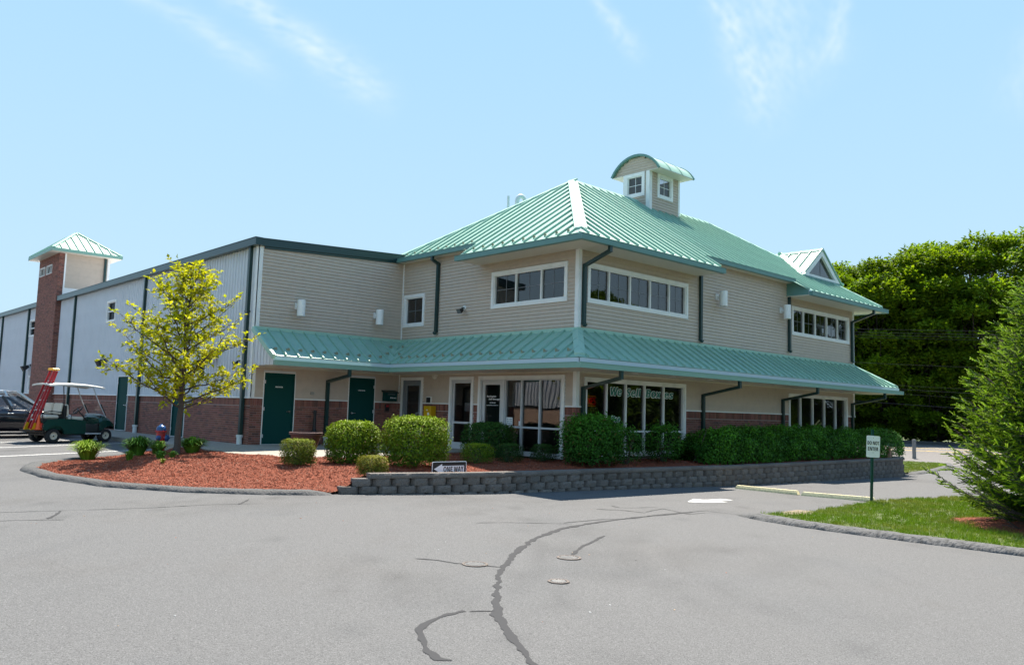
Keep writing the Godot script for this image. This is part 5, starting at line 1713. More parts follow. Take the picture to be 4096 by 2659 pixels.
func berm(called: String, line: Array, width: float, hgt: float, sd: int, skin: Material) -> void:
	var g := Geo.new()
	var nz := FastNoiseLite.new()
	nz.seed = sd; nz.frequency = 1.7; nz.fractal_octaves = 3
	var cv := Curve2D.new()
	for i in line.size():
		var a: Vector2 = line[maxi(i - 1, 0)]; var b: Vector2 = line[mini(i + 1, line.size() - 1)]
		var m := (b - a) / 6.0
		cv.add_point(line[i], -m if i > 0 else Vector2.ZERO, m if i < line.size() - 1 else Vector2.ZERO)
	var total := cv.get_baked_length()
	var n := ceili(total / 0.14)
	var prof: Array = [[-0.5, -0.06], [-0.46, 0.35], [-0.36, 0.78], [-0.2, 0.97], [0.0, 1.0], [0.2, 0.95], [0.36, 0.74], [0.47, 0.32], [0.52, -0.06]]
	var rows: Array = []
	for i in n + 1:
		var s := total * i / n
		var p := cv.sample_baked(s)
		var d := (cv.sample_baked(minf(s + 0.05, total)) - cv.sample_baked(maxf(s - 0.05, 0.0))).normalized()
		var side := Vector2(-d.y, d.x)
		var fade := sqrt(clampf(minf(s, total - s) / 0.5, 0.05, 1.0))
		var row: Array = []
		for q in prof:
			var w: float = q[0] * width * (0.7 + 0.3 * fade)
			var c := p + side * w
			var k := 1.0 + 0.22 * nz.get_noise_2d(c.x * 1.5, c.y * 1.5)
			var jag := 0.03 * nz.get_noise_2d(c.x * 5.0 + 30.0, c.y * 5.0)
			c += side * jag * signf(q[0])
			row.append(on_ground(c.x, c.y, q[1] * hgt * fade * (0.5 + 0.5 * k) + 0.004 * nz.get_noise_2d(c.x * 9.0, c.y * 9.0)))
		rows.append(row)
	var nr := func(i: int, j: int) -> Vector3:
		var a: Vector3 = rows[mini(i + 1, n)][j] - rows[maxi(i - 1, 0)][j]
		var b: Vector3 = rows[i][mini(j + 1, prof.size() - 1)] - rows[i][maxi(j - 1, 0)]
		var m := a.cross(b).normalized()
		return m if m.y > 0 else -m
	for i in n:
		for j in prof.size() - 1:
			g.stri(rows[i][j], rows[i + 1][j], rows[i + 1][j + 1], nr.call(i, j), nr.call(i + 1, j), nr.call(i + 1, j + 1))
			g.stri(rows[i][j], rows[i + 1][j + 1], rows[i][j + 1], nr.call(i, j), nr.call(i + 1, j + 1), nr.call(i, j + 1))
	struct(called, g, skin)

func block_shape(w: float, h: float, d: float, sd: int, flat: bool) -> ArrayMesh:
	# split-face block: front to +z, chamfered at the sides, its face broken unevenly
	var rng := RandomNumberGenerator.new()
	rng.seed = sd
	var g := Geo.new()
	var nx := 6
	var ny := 3
	var P: Array = []
	for j in ny + 1:
		var row: Array = []
		for i in nx + 1:
			var u := float(i) / nx * 2.0 - 1.0
			var v := float(j) / ny * 2.0 - 1.0
			var edge := 0.0 if flat else maxf(0.0, absf(u) - 0.62) / 0.38
			var z := -0.085 * edge * edge + rng.randf_range(-0.009, 0.009) * (0.5 if flat else 1.0) - 0.012 * pow(absf(v), 4.0)
			row.append(Vector3(u * w / 2, v * h / 2, z))
		P.append(row)
	for j in ny:
		for i in nx:
			g.quad(P[j][i], P[j][i + 1], P[j + 1][i + 1], P[j + 1][i], Vector3.BACK)
	for i in nx:
		g.quad(P[ny][i], P[ny][i + 1], Vector3(P[ny][i + 1].x, h / 2, -d), Vector3(P[ny][i].x, h / 2, -d), Vector3.UP)
		g.quad(P[0][i], P[0][i + 1], Vector3(P[0][i + 1].x, -h / 2, -d), Vector3(P[0][i].x, -h / 2, -d), Vector3.DOWN)
	for j in ny:
		g.quad(P[j][0], P[j + 1][0], Vector3(-w / 2, P[j + 1][0].y, -d), Vector3(-w / 2, P[j][0].y, -d), Vector3.LEFT)
		g.quad(P[j][nx], P[j + 1][nx], Vector3(w / 2, P[j + 1][nx].y, -d), Vector3(w / 2, P[j][nx].y, -d), Vector3.RIGHT)
	g.quad(Vector3(-w / 2, -h / 2, -d), Vector3(w / 2, -h / 2, -d), Vector3(w / 2, h / 2, -d), Vector3(-w / 2, h / 2, -d), Vector3.FORWARD)
	return g.mesh()

func retaining_wall() -> void:
	var t := thing("retaining_wall", "low curved wall of stacked grey-brown split-face concrete blocks", "retaining wall", Vector3(0, -0.13, 1.6))
	var cv := Curve2D.new()
	var line: Array = [Vector2(-7.36, 0.50), Vector2(-5.7, 1.03), Vector2(-3.98, 1.45), Vector2(-2.5, 1.62), Vector2(-0.97, 1.73), Vector2(1.5, 1.98), Vector2(4.04, 2.23), Vector2(8.0, 2.28), Vector2(12.0, 2.26), Vector2(15.6, 2.2), Vector2(16.6, 1.92), Vector2(17.25, 1.2), Vector2(17.45, 0.2), Vector2(17.45, -2.5)]
	for i in line.size():
		var a: Vector2 = line[maxi(i - 1, 0)]; var b: Vector2 = line[mini(i + 1, line.size() - 1)]
		var m := (b - a) / 6.0
		cv.add_point(line[i], -m, m)
	var total := cv.get_baked_length()
	var shapes: Array = []
	for i in 5: shapes.append(block_shape(0.392, 0.147, 0.25, 200 + i, false))
	var caps: Array = []
	for i in 4: caps.append(block_shape(0.438, 0.098, 0.30, 220 + i, true))
	var mats: Array = []
	for k in [0.86, 0.95, 1.04, 1.14]:
		var m: StandardMaterial3D = M.block.duplicate()
		m.albedo_color = lin(0.19 * k, 0.165 * k, 0.145 * k)
		mats.append(m)
	var rng := RandomNumberGenerator.new()
	rng.seed = 230
	var todo: Array = []
	for c in 6:
		var start := 0.0
		if c == 0: start = 0.62
		elif c == 1: start = 0.28
		var pitch := 0.44 if c == 0 else 0.406
		var s := start + pitch / 2 + (0.203 if c in [3, 5] else 0.0)
		var top := -0.13 if c == 0 else -0.23 - (c - 1) * 0.152
		var hgt := 0.1 if c == 0 else 0.152
		while s < total - 0.2:
			var p := cv.sample_baked(s)
			if top > ground_y(p.x, p.y) - 0.0:
				todo.append([s, c, top, hgt])
			s += pitch
	todo.sort_custom(func(a, b): return a[0] < b[0])
	var joined := Geo.new()
	var count := 0
	for q in todo:
		var s: float = q[0]
		var p := cv.sample_baked(s)
		var d := (cv.sample_baked(minf(s + 0.1, total)) - cv.sample_baked(maxf(s - 0.1, 0.0))).normalized()
		var out := Vector3(-d.y, 0, d.x)
		if q[1] == 0: out = Vector3(-d.y, 0, d.x)
		var back := 0.0
		back = (0.02 if q[1] == 0 else (0.05 - 0.016 * q[1]))
		var o := Vector3(p.x, q[2] - q[3] / 2, p.y) - out * back - t.position
		var bs := Basis(Vector3(d.x, 0, d.y), Vector3.UP, out).rotated(Vector3.UP, rng.randf_range(-0.02, 0.02))
		var shape: Mesh = caps[rng.randi() % 4] if q[1] == 0 else shapes[rng.randi() % 5]
		var xf := Transform3D(bs, o + Vector3(0, rng.randf_range(-0.002, 0.002), 0))
		count += 1
		if count <= 298:
			var b := put("capstone" if q[1] == 0 else "block", shape, mats[rng.randi() % 4], t)
			b.transform = xf
		else:
			var a := shape.surface_get_arrays(0)
			var v: PackedVector3Array = a[Mesh.ARRAY_VERTEX]
			var nn: PackedVector3Array = a[Mesh.ARRAY_NORMAL]
			for i in v.size():
				joined.v.append(xf * v[i]); joined.n.append(xf.basis * nn[i]); joined.c.append(Color.WHITE)
	if joined.v.size():
		obj("far_blocks", joined, M.block, t, "stuff")

# ---------------------------------------------------------------- small things
func wall_lamp(label: String, w: Wall, u: float, y: float) -> void:
	var t := thing("wall_lamp", label, "wall lamp", w.p(u, y, 0.0), 0.0, "white cylinder lamps on the upper walls")
	var k := Wall.new(Vector3.ZERO, w.u, w.n)
	var g := Geo.new()
	k.box(g, -0.085, 0.085, -0.03, 0.17, 0.014, 0.045)
	obj("back_plate", g, M.white, t)
	g = Geo.new()
	k.box(g, -0.035, 0.035, 0.02, 0.11, 0.04, 0.16)
	obj("arm", g, M.white, t)
	g = Geo.new()
	g.lathe([Vector2(0.105, -0.246), Vector2(0.12, -0.25), Vector2(0.124, -0.24), Vector2(0.124, 0.24), Vector2(0.118, 0.25), Vector2(0.0, 0.25)], 28, Transform3D(Basis(), w.n * 0.27))
	obj("cylinder", g, M.white, t)
	g = Geo.new()
	g.lathe([Vector2(0.0, -0.22), Vector2(0.106, -0.22)], 24, Transform3D(Basis(), w.n * 0.27))
	obj("lens", g, M.glass_clear, t)

func flood_lamp(called: String, label: String, w: Wall, u: float, y: float, big: float) -> void:
	var t := thing(called, label, "flood lamp", w.p(u, y, 0.0))
	var k := Wall.new(Vector3.ZERO, w.u, w.n)
	var g := Geo.new()
	g.lathe([Vector2(0.0, 0.03), Vector2(0.07, 0.03), Vector2(0.075, 0.0)], 16, Transform3D(Basis(w.u, w.n, w.u.cross(w.n)), w.n * 0.014))
	obj("back_plate", g, M.white if big < 1.2 else M.black, t)
	g = Geo.new()
	g.tube([w.n * 0.04, w.n * 0.14 + Vector3(0, -0.02, 0), w.n * 0.16 + Vector3(0, -0.08, 0)], [0.02, 0.02, 0.02], 8)
	obj("arm", g, M.black, t)
	g = Geo.new()
	var a := w.n * 0.12 + Vector3(0, -0.06, 0)
	var dir := (w.n + Vector3(0, -0.55, 0)).normalized()
	var upv := dir.cross(w.u).normalized()
	if upv.y < 0: upv = -upv
	var s := w.u * 0.10 * big
	var h := upv * 0.07 * big
	g.hexa([a - s * 0.6 - h * 0.5, a + s * 0.6 - h * 0.5, a + s * 0.6 + h * 0.5, a - s * 0.6 + h * 0.5, a + dir * 0.16 * big - s - h, a + dir * 0.16 * big + s - h, a + dir * 0.16 * big + s + h, a + dir * 0.16 * big - s + h])
	obj("housing", g, M.black, t)
	g = Geo.new()
	var b := a + dir * (0.16 * big + 0.002)
	g.quad(b - s * 0.9 - h * 0.9, b + s * 0.9 - h * 0.9, b + s * 0.9 + h * 0.9, b - s * 0.9 + h * 0.9, dir)
	obj("lens", g, mat(0.12, 0.125, 0.13, 0.15) if big < 1.2 else M.black, t)

func things() -> void:
	wall_lamp("white cylinder wall lamp nearer the white warehouse corner on the upper wall", WING, 1.33, 4.13)
	wall_lamp("white cylinder wall lamp nearer the inside corner above the second green door", WING, 4.18, 4.13)
	wall_lamp("white cylinder wall lamp just right of the middle downspout on the right side", R_WALL, 6.62, 4.99)
	wall_lamp("white cylinder wall lamp half hidden by the downspout of the far bay", R_WALL, 10.72, 4.99)
	flood_lamp("flood_lamp", "grey floodlight left of the three-pane upper window", F_WALL, 4.72, 4.34, 1.0)
	flood_lamp("flood_lamp", "small twin security light near the warehouse corner behind the tree", LONG, 0.75, 2.47, 0.8)
	flood_lamp("hooded_lamp", "black hooded wall lamp on the white wall left of the young tree", LONG, 13.4, 2.85, 2.0)
	flood_lamp("hooded_lamp", "black hooded wall lamp left of the brick tower", LONG, 26.1, 2.85, 2.0)
	flood_lamp("hooded_lamp", "black hooded wall lamp behind the tree crown near the corner", LONG, 2.5, 2.8, 2.0)
	# round emergency light under the soffit
	var t := thing("emergency_lamp", "round cream lamp below the soffit between the two narrow doors", "lamp", F_WALL.p(6.07, 2.24, 0.0))
	var g := Geo.new()
	g.lathe([Vector2(0.0, 0.11), Vector2(0.07, 0.10), Vector2(0.11, 0.06), Vector2(0.12, 0.0)], 8, Transform3D(Basis(F_WALL.u, F_WALL.n, F_WALL.u.cross(F_WALL.n)), F_WALL.n * 0.014))
	obj("housing", g, M.cream, t)
	g = Geo.new()
	g.cbox(Vector3(-0.06, 0.03, 0.14), Vector3(0.07, 0.07, 0.07), 0.02)
	obj("bracket", g, M.cream, t)
	# yellow drop box
	t = thing("drop_box", "yellow metal drop box on the brick beside the grey door", "drop box", F_WALL.p(6.15, 0.95, 0.012))
	var k := Wall.new(Vector3.ZERO, F_WALL.u, F_WALL.n)
	g = Geo.new()
	g.cbox(Vector3(-0.125, 0.165, 0), Vector3(0.22, 0.33, 0.36), 0.008)
	obj("box", g, M.yellow, t)
	g = Geo.new()
	g.cbox(Vector3(-0.238, 0.275, 0), Vector3(0.012, 0.09, 0.34), 0.004)
	obj("lid", g, M.yellow, t)
	g = Geo.new()
	k.box(g, -0.04, 0.04, 0.185, 0.215, 0.236, 0.24)
	obj("label_plate", g, M.sign_white, t)
	g = Geo.new()
	g.lathe([Vector2(0.0, 0.004), Vector2(0.05, 0.004)], 16, Transform3D(Basis(F_WALL.u, F_WALL.n, F_WALL.u.cross(F_WALL.n)), Vector3(-0.236, 0.08, 0.07)))
	obj("round_sticker", g, M.sign_white, t)
	# intercom in white frame
	t = thing("intercom", "dark intercom panel in white frame above the yellow box", "intercom", F_WALL.p(6.36, 1.46, 0.0))
	g = Geo.new()
	k.box(g, -0.13, 0.13, -0.075, 0.12, 0.0, 0.05)
	obj("frame", g, M.white, t)
	g = Geo.new()
	k.box(g, -0.105, 0.105, -0.072, 0.095, 0.05, 0.06)
	obj("panel", g, M.black, t)
	# black mail box
	t = thing("mail_box", "dark green wall mail box above the brick beside the second green door", "mail box", WING.p(4.82, 1.40, 0.0))
	g = Geo.new()
	g.cbox(Vector3(0, 0.145, 0.12), Vector3(0.46, 0.29, 0.2), 0.01)
	obj("box", g, M.door_green, t)
	g = Geo.new()
	g.prism(PackedVector2Array([Vector2(0.0, 0.30), Vector2(0.25, 0.27), Vector2(0.25, 0.30), Vector2(0.0, 0.37)]), Transform3D(Basis(Vector3(0, 0, 1), Vector3.UP, Vector3(-1, 0, 0)), Vector3(0.27, 0, 0.0)), 0.54)
	obj("lid", g, M.dark_green, t)
	g = Geo.new()
	g.box(Vector3(-0.15, 0.20, 0.22), Vector3(0.15, 0.26, 0.224))
	obj("slot_flap", g, mat(0.05, 0.08, 0.08, 0.4), t)
	var tx := put("lettering", letters("McKiernan's", 0.24, 0.05, 0.0, true), M.sign_white, t)
	tx.position = Vector3(-0.05, 0.09, 0.221)
	# red fire keypad
	t = thing("alarm_keypad", "small red and black alarm box on the brick below the mail box", "alarm box", WING.p(4.78, 1.19, 0.012))
	g = Geo.new()
	g.cbox(Vector3(0, 0, 0.03), Vector3(0.15, 0.22, 0.06), 0.008)
	obj("box", g, M.black, t)
	g = Geo.new()
	g.box(Vector3(-0.055, 0.02, 0.06), Vector3(0.055, 0.085, 0.065))
	obj("red_window", g, M.red, t)
	t = thing("outlet_cover", "small grey outlet cover on tan siding between the green doors", "outlet", WING.p(1.99, 1.56, 0.0))
	g = Geo.new()
	g.cbox(Vector3(0, 0, 0.03), Vector3(0.13, 0.09, 0.05), 0.01)
	obj("cover", g, mat(0.33, 0.31, 0.27, 0.5), t)
	# smokers' pole
	t = thing("ash_receptacle", "black bottle-shaped ash receptacle against the brick between green doors", "ash receptacle", Vector3(-3.27, -0.01, -7.82))
	g = Geo.new()
	g.lathe([Vector2(0.0, 0.0), Vector2(0.19, 0.0), Vector2(0.19, 0.28), Vector2(0.17, 0.34), Vector2(0.07, 0.44), Vector2(0.052, 0.5)], 20, Transform3D(), true)
	obj("base", g, M.black, t)
	g = Geo.new()
	g.lathe([Vector2(0.052, 0.5), Vector2(0.043, 0.95), Vector2(0.052, 0.97), Vector2(0.05, 1.05), Vector2(0.0, 1.06)], 18)
	obj("neck", g, M.black, t)
	# clay planter
	t = thing("planter", "brown clay planter pot with dead stems behind the square-cut shrub", "planter", Vector3(-6.35, -0.06, -2.75))
	g = Geo.new()
	g.lathe([Vector2(0.0, 0.02), Vector2(0.17, 0.02), Vector2(0.19, 0.0), Vector2(0.2, 0.03), Vector2(0.2, 0.1), Vector2(0.27, 0.28), Vector2(0.34, 0.5), Vector2(0.35, 0.56), Vector2(0.39, 0.57), Vector2(0.39, 0.62), Vector2(0.35, 0.625), Vector2(0.33, 0.56), Vector2(0.0, 0.55)], 32)
	obj("pot", g, M.clay, t)
	g = Geo.new()
	g.lathe([Vector2(0.0, 0.575), Vector2(0.32, 0.57)], 20)
	obj("soil", g, M.mulch, t)
	# one way sign
	t = thing("one_way_sign", "black and white one way sign standing low behind the block wall", "sign", Vector3(-4.74, -0.27, 0.66), -0.06)
	g = Geo.new()
	g.prism(rounded(0.914, 0.305, 0.03), Transform3D(Basis(), Vector3(0, 0.19, 0)), 0.004)
	obj("plate", g, M.sign_white, t)
	g = Geo.new()
	g.prism(rounded(0.885, 0.277, 0.024), Transform3D(Basis(), Vector3(0, 0.19, 0.0045)), 0.002)
	obj("face", g, M.black, t)
	g = Geo.new()
	g.prism(PackedVector2Array([Vector2(-0.41, 0.0), Vector2(-0.2, 0.105), Vector2(-0.2, 0.065), Vector2(0.39, 0.065), Vector2(0.39, -0.085), Vector2(-0.2, -0.085), Vector2(-0.2, -0.11)]), Transform3D(Basis(), Vector3(0, 0.185, 0.007)), 0.002)
	obj("arrow", g, M.sign_white, t)
	tx = put("lettering", letters("ONE WAY", 0.53, 0.115, 0.0, true), M.black, t)
	tx.position = Vector3(-0.16, 0.12, 0.0095)
	for x in [-0.3, 0.3]:
		g = Geo.new()
		g.box(Vector3(x - 0.015, -0.02, -0.03), Vector3(x + 0.015, 0.3, -0.002))
		obj("stake", g, M.alu, t)
	# do not enter sign
	var at := Vector3(3.18, ground_y(3.18, 6.41), 6.41)
	t = thing("do_not_enter_sign", "white do not enter sign on a green post at the lawn edge", "sign", at, -0.60)
	g = Geo.new()
	g.bar(Vector3(-0.02, -0.05, 0), Vector3(0.035, 1.72, 0), 0.055, 0.02, Vector3.BACK)
	g.bar(Vector3(-0.042, -0.05, 0.013), Vector3(0.013, 1.72, 0.013), 0.014, 0.03, Vector3.BACK)
	g.bar(Vector3(0.002, -0.05, 0.013), Vector3(0.057, 1.72, 0.013), 0.0141, 0.0301, Vector3.BACK)
	obj("post", g, mat(0.012, 0.08, 0.06, 0.45), t)
	var lean := Transform3D(Basis(Vector3.BACK, -0.04), Vector3(0.03, 1.33, 0.032))
	g = Geo.new()
	g.prism(rounded(0.34, 0.50, 0.035), lean, 0.004)
	obj("plate", g, M.sign_white, t)
	for q in [["DO NOT", -0.145, 0.04, 0.29, 0.085], ["ENTER", -0.132, -0.095, 0.26, 0.085]]:
		tx = put("lettering", letters(q[0], q[3], q[4], 0.0, true), M.black, t)
		tx.transform = lean * Transform3D(Basis(), Vector3(q[1], q[2], 0.0045))
	for y in [0.2, -0.14]:
		g = Geo.new()
		g.lathe([Vector2(0.0, 0.006), Vector2(0.008, 0.004), Vector2(0.009, 0.0)], 8, lean * Transform3D(Basis(Vector3.RIGHT, PI / 2), Vector3(0.0, y, 0.004)))
		obj("bolt", g, M.steel, t)
	# wheel stops
	for q in [[Vector2(3.44, 2.70), Vector2(3.52, 4.44), "yellow concrete wheel stop nearer the block wall"], [Vector2(3.53, 4.50), Vector2(3.89, 6.20), "yellow concrete wheel stop ending at the do not enter sign"]]:
		var a: Vector2 = q[0]; var b: Vector2 = q[1]
		var m := (a + b) / 2
		t = thing("wheel_stop", q[2], "wheel stop", on_ground(m.x, m.y), 0.0, "yellow wheel stops across the exit lane")
		g = Geo.new()
		var hl := (b - a).length() / 2
		var d := Vector3((b - a).normalized().x, 0, (b - a).normalized().y)
		var s := Vector3(-d.z, 0, d.x)
		var pr: Array = [[-0.085, 0.0], [-0.075, 0.045], [-0.045, 0.10], [0.045, 0.10], [0.075, 0.045], [0.085, 0.0]]
		for i in 5:
			var p: Array = pr[i]; var r: Array = pr[i + 1]
			var e0: float = hl - p[1] * 0.45; var e1: float = hl - r[1] * 0.45
			g.quad(-d * e0 + s * p[0] + Vector3.UP * p[1], d * e0 + s * p[0] + Vector3.UP * p[1], d * e1 + s * r[0] + Vector3.UP * r[1], -d * e1 + s * r[0] + Vector3.UP * r[1], s * (p[0] + r[0]) + Vector3.UP * 0.05)
		for sg in [-1.0, 1.0]:
			for i in range(1, 5):
				var p: Array = pr[i]; var r: Array = pr[i + 1]
				g.tri(d * sg * hl + s * pr[0][0], d * sg * (hl - p[1] * 0.45) + s * p[0] + Vector3.UP * p[1], d * sg * (hl - r[1] * 0.45) + s * r[0] + Vector3.UP * r[1], d * sg)
		obj("concrete_bar", g, M.yellow_paint, t)
	# hydrant
	hydrant(Vector3(-7.93, mulch_y(-7.93, -7.6) - 0.02, -7.6))
	# bollard and stump at the far right
	t = thing("bollard", "grey post beside the grass strip near the street", "post", on_ground(31.37, -3.3))
	g = Geo.new()
	g.lathe([Vector2(0.10, -0.1), Vector2(0.10, 1.02), Vector2(0.085, 1.06), Vector2(0.0, 1.07)], 16)
	obj("post", g, mat(0.22, 0.215, 0.21, 0.8), t)
	t = thing("wooden_stump", "pale reddish wooden stump at the far end of the hedge", "stump", Vector3(16.05, -0.2, 1.55))
	g = Geo.new()
	g.tube([Vector3(0, 0, 0), Vector3(0.02, 0.25, 0.0), Vector3(-0.03, 0.46, 0.02)], [0.12, 0.09, 0.06], 9)
	obj("stump", g, mat(0.33, 0.17, 0.11, 0.85), t)
	# iron covers in the asphalt
	for q in [[-8.45, 7.67, 0.12, "round iron cover with rusty rim at the end of the short crack"], [-9.75, 7.41, 0.12, "round iron cover crossed by the thin crack left of the long curve"], [-9.6, 8.59, 0.085, "small worn iron cover, lowest of the three"]]:
		t = thing("manhole_cover", q[3], "manhole cover", on_ground(q[0], q[1], 0.004), 0.0, "iron covers in the asphalt")
		g = Geo.new()
		g.lathe([Vector2(q[2] + 0.035, -0.01), Vector2(q[2] + 0.03, 0.008), Vector2(q[2] + 0.004, 0.008), Vector2(q[2] + 0.002, -0.004)], 32)
		obj("rim", g, mat(0.10, 0.075, 0.06, 0.7), t)
		g = Geo.new()
		g.lathe([Vector2(q[2], -0.004), Vector2(q[2], 0.004), Vector2(0, 0.004)], 32)
		obj("lid", g, mat(0.30, 0.29, 0.28, 0.35, 0.5), t)
		g = Geo.new()
		for i in 7:
			var z: float = q[2] * (i - 3) / 3.6
			var hw := sqrt(maxf(0.0, q[2] * q[2] * 0.8 - z * z))
			g.box(Vector3(-hw, 0.004, z - 0.008), Vector3(hw, 0.009, z + 0.008))
		obj("tread", g, mat(0.36, 0.35, 0.34, 0.35, 0.5), t)
	# bits on the ground
	var rng := RandomNumberGenerator.new()
	rng.seed = 55
	g = Geo.new()
	for i in 45:
		var x := rng.randf_range(-15, -3); var z := rng.randf_range(1.5, 11)
		var s := rng.randf_range(0.005, 0.013)
		var kk: Color = [Color(0.5, 0.5, 0.48), Color(0.3, 0.1, 0.05), Color(0.05, 0.05, 0.05), Color(0.35, 0.25, 0.15)][rng.randi() % 4]
		g.col = kk
		var b := Basis(Vector3.UP, rng.randf() * TAU)
		g.cbox(on_ground(x, z, s * 0.2), Vector3(s * rng.randf_range(1, 2.6), s * 0.5, s), s * 0.15, b)
	tag(obj("litter", g, M.chip, self, "stuff"), "specks of bark and grit scattered on the asphalt", "litter")
	# signs stuck on the glass and the neon
	t = thing("neon_sign", "lit red and yellow neon sign hung inside the corner window", "neon sign", R_WALL.p(0.71, 1.40, -0.16))
	var red := mat(0.4, 0.02, 0.01, 0.4)
	red.emission_enabled = true; red.emission = Color(1.0, 0.10, 0.03); red.emission_energy_multiplier = 0.12
	var yel := mat(0.4, 0.3, 0.01, 0.4)
	yel.emission_enabled = true; yel.emission = Color(1.0, 0.62, 0.02); yel.emission_energy_multiplier = 0.14
	for y in [0.0, 0.27]:
		g = Geo.new()
		g.tube([Vector3(-0.265, y, 0), Vector3(0.265, y, 0)], [0.006, 0.006], 8)
		obj("yellow_tube", g, yel, t)
	tx = put("lettering", letters("BOXES", 0.52, 0.19, 0.0, false), red, t)
	tx.position = Vector3(-0.26, 0.04, -0.005)
	var om := OmniLight3D.new()
	om.name = "neon_light"
	om.light_color = Color(1.0, 0.25, 0.05); om.light_energy = 0.006; om.omni_range = 8.0; om.omni_attenuation = 2.0; om.light_size = 0.1; om.shadow_enabled = true
	t.add_child(om)
	om.position = Vector3(0, 0.13, 0.05)
	t = thing("window_notice", "small white notice stuck low in the first storefront pane", "notice", F_WALL.p(2.60, 0.80, -0.04))
	g = Geo.new()
	k.box(g, -0.13, 0.13, 0.0, 0.215, 0.002, 0.005)
	obj("card", g, M.sign_white, t)
	for q in [["NO CASH", 0.145], ["KEPT ON", 0.085], ["PREMISES", 0.025]]:
		tx = put("lettering", letters(q[0], 0.2, 0.042, 0.0, true, 0.0, 0.001), mat(0.1, 0.16, 0.2, 0.6), t)
		tx.transform = Transform3D(Basis(Vector3.UP.cross(F_WALL.n), Vector3.UP, F_WALL.n), k.p(0.10, q[1], 0.0055))
	t = thing("window_notice", "red and white notice at the edge of the first storefront pane", "notice", F_WALL.p(2.16, 0.79, -0.04))
	g = Geo.new()
	k.box(g, -0.05, 0.05, 0.0, 0.13, 0.002, 0.005)
	obj("card", g, M.sign_white, t)
	g = Geo.new()
	k.box(g, -0.05, 0.05, 0.13, 0.17, 0.002, 0.005)
	obj("red_band", g, M.red, t)
	t = thing("window_notice", "grey paper notice taped inside the narrow glass door", "notice", F_WALL.p(4.5, 1.15, -0.05))
	g = Geo.new()
	k.box(g, -0.14, 0.14, 0.0, 0.26, 0.0, 0.003)
	obj("card", g, mat(0.28, 0.28, 0.3, 0.7), t)
	t = thing("window_notice", "pale poster in the corner window under the neon sign", "notice", R_WALL.p(0.48, 1.02, -0.09))
	g = Geo.new()
	g.box(Vector3(-0.1, 0, 0), Vector3(0.1, 0.24, 0.004))
	obj("card", g, mat(0.30, 0.30, 0.28, 0.7), t)
	t = thing("meter_box", "grey electrical box on the white wall behind the tree trunk", "electrical box", LONG.p(4.45, 1.15, 0.0))
	g = Geo.new()
	g.cbox(Vector3(-0.07, 0.13, 0), Vector3(0.12, 0.3, 0.3), 0.01)
	obj("box", g, mat(0.4, 0.41, 0.42, 0.5), t)

func rounded(w: float, h: float, r: float) -> PackedVector2Array:
	var p := PackedVector2Array()
	for c in [[w / 2 - r, h / 2 - r, 0.0], [-w / 2 + r, h / 2 - r, PI / 2], [-w / 2 + r, -h / 2 + r, PI], [w / 2 - r, -h / 2 + r, PI * 1.5]]:
		for i in 6:
			var a: float = c[2] + PI / 2 * i / 5.0
			p.append(Vector2(c[0] + cos(a) * r, c[1] + sin(a) * r))
	return p

func hydrant(at: Vector3) -> void:
	var t := thing("fire_hydrant", "red fire hydrant with blue bonnet and caps in the mulch bed", "fire hydrant", at, 0.85)
	var g := Geo.new()
	g.lathe([Vector2(0.16, 0.0), Vector2(0.16, 0.03), Vector2(0.115, 0.035), Vector2(0.115, 0.14), Vector2(0.15, 0.145), Vector2(0.15, 0.18), Vector2(0.115, 0.185), Vector2(0.108, 0.54), Vector2(0.145, 0.55), Vector2(0.145, 0.585), Vector2(0.12, 0.59)], 24)
	for y in [0.16, 0.567]:
		for i in 8:
			var a := TAU * i / 8
			g.cbox(Vector3(cos(a) * 0.133, y, sin(a) * 0.133), Vector3(0.025, 0.055, 0.025), 0.005)
	obj("barrel", g, M.red, t)
	g = Geo.new()
	g.lathe([Vector2(0.125, 0.59), Vector2(0.125, 0.62), Vector2(0.118, 0.66), Vector2(0.095, 0.70), Vector2(0.055, 0.728), Vector2(0.03, 0.735), Vector2(0.028, 0.765), Vector2(0.0, 0.768)], 24, Transform3D(), true)
	obj("bonnet", g, M.blue, t)
	for q in [[Vector3(0, 0, 1), 0.085, 0.20], [Vector3(-1, 0, 0), 0.062, 0.19], [Vector3(1, 0, 0), 0.062, 0.19]]:
		var d: Vector3 = q[0]
		var xf := Transform3D(Basis(d.cross(Vector3.UP), d, d.cross(Vector3.UP).cross(d)), Vector3(0, 0.40, 0))
		g = Geo.new()
		g.lathe([Vector2(q[1] * 0.85, 0.08), Vector2(q[1] * 0.85, q[2] - 0.06)], 18, xf)
		obj("nozzle", g, M.red, t)
		g = Geo.new()
		g.lathe([Vector2(q[1], q[2] - 0.065), Vector2(q[1] * 1.08, q[2] - 0.06), Vector2(q[1] * 1.08, q[2] - 0.015), Vector2(q[1] * 0.6, q[2] + 0.01), Vector2(0.022, q[2] + 0.015), Vector2(0.02, q[2] + 0.05), Vector2(0.0, q[2] + 0.05)], 18, xf)
		obj("cap", g, M.blue, t)

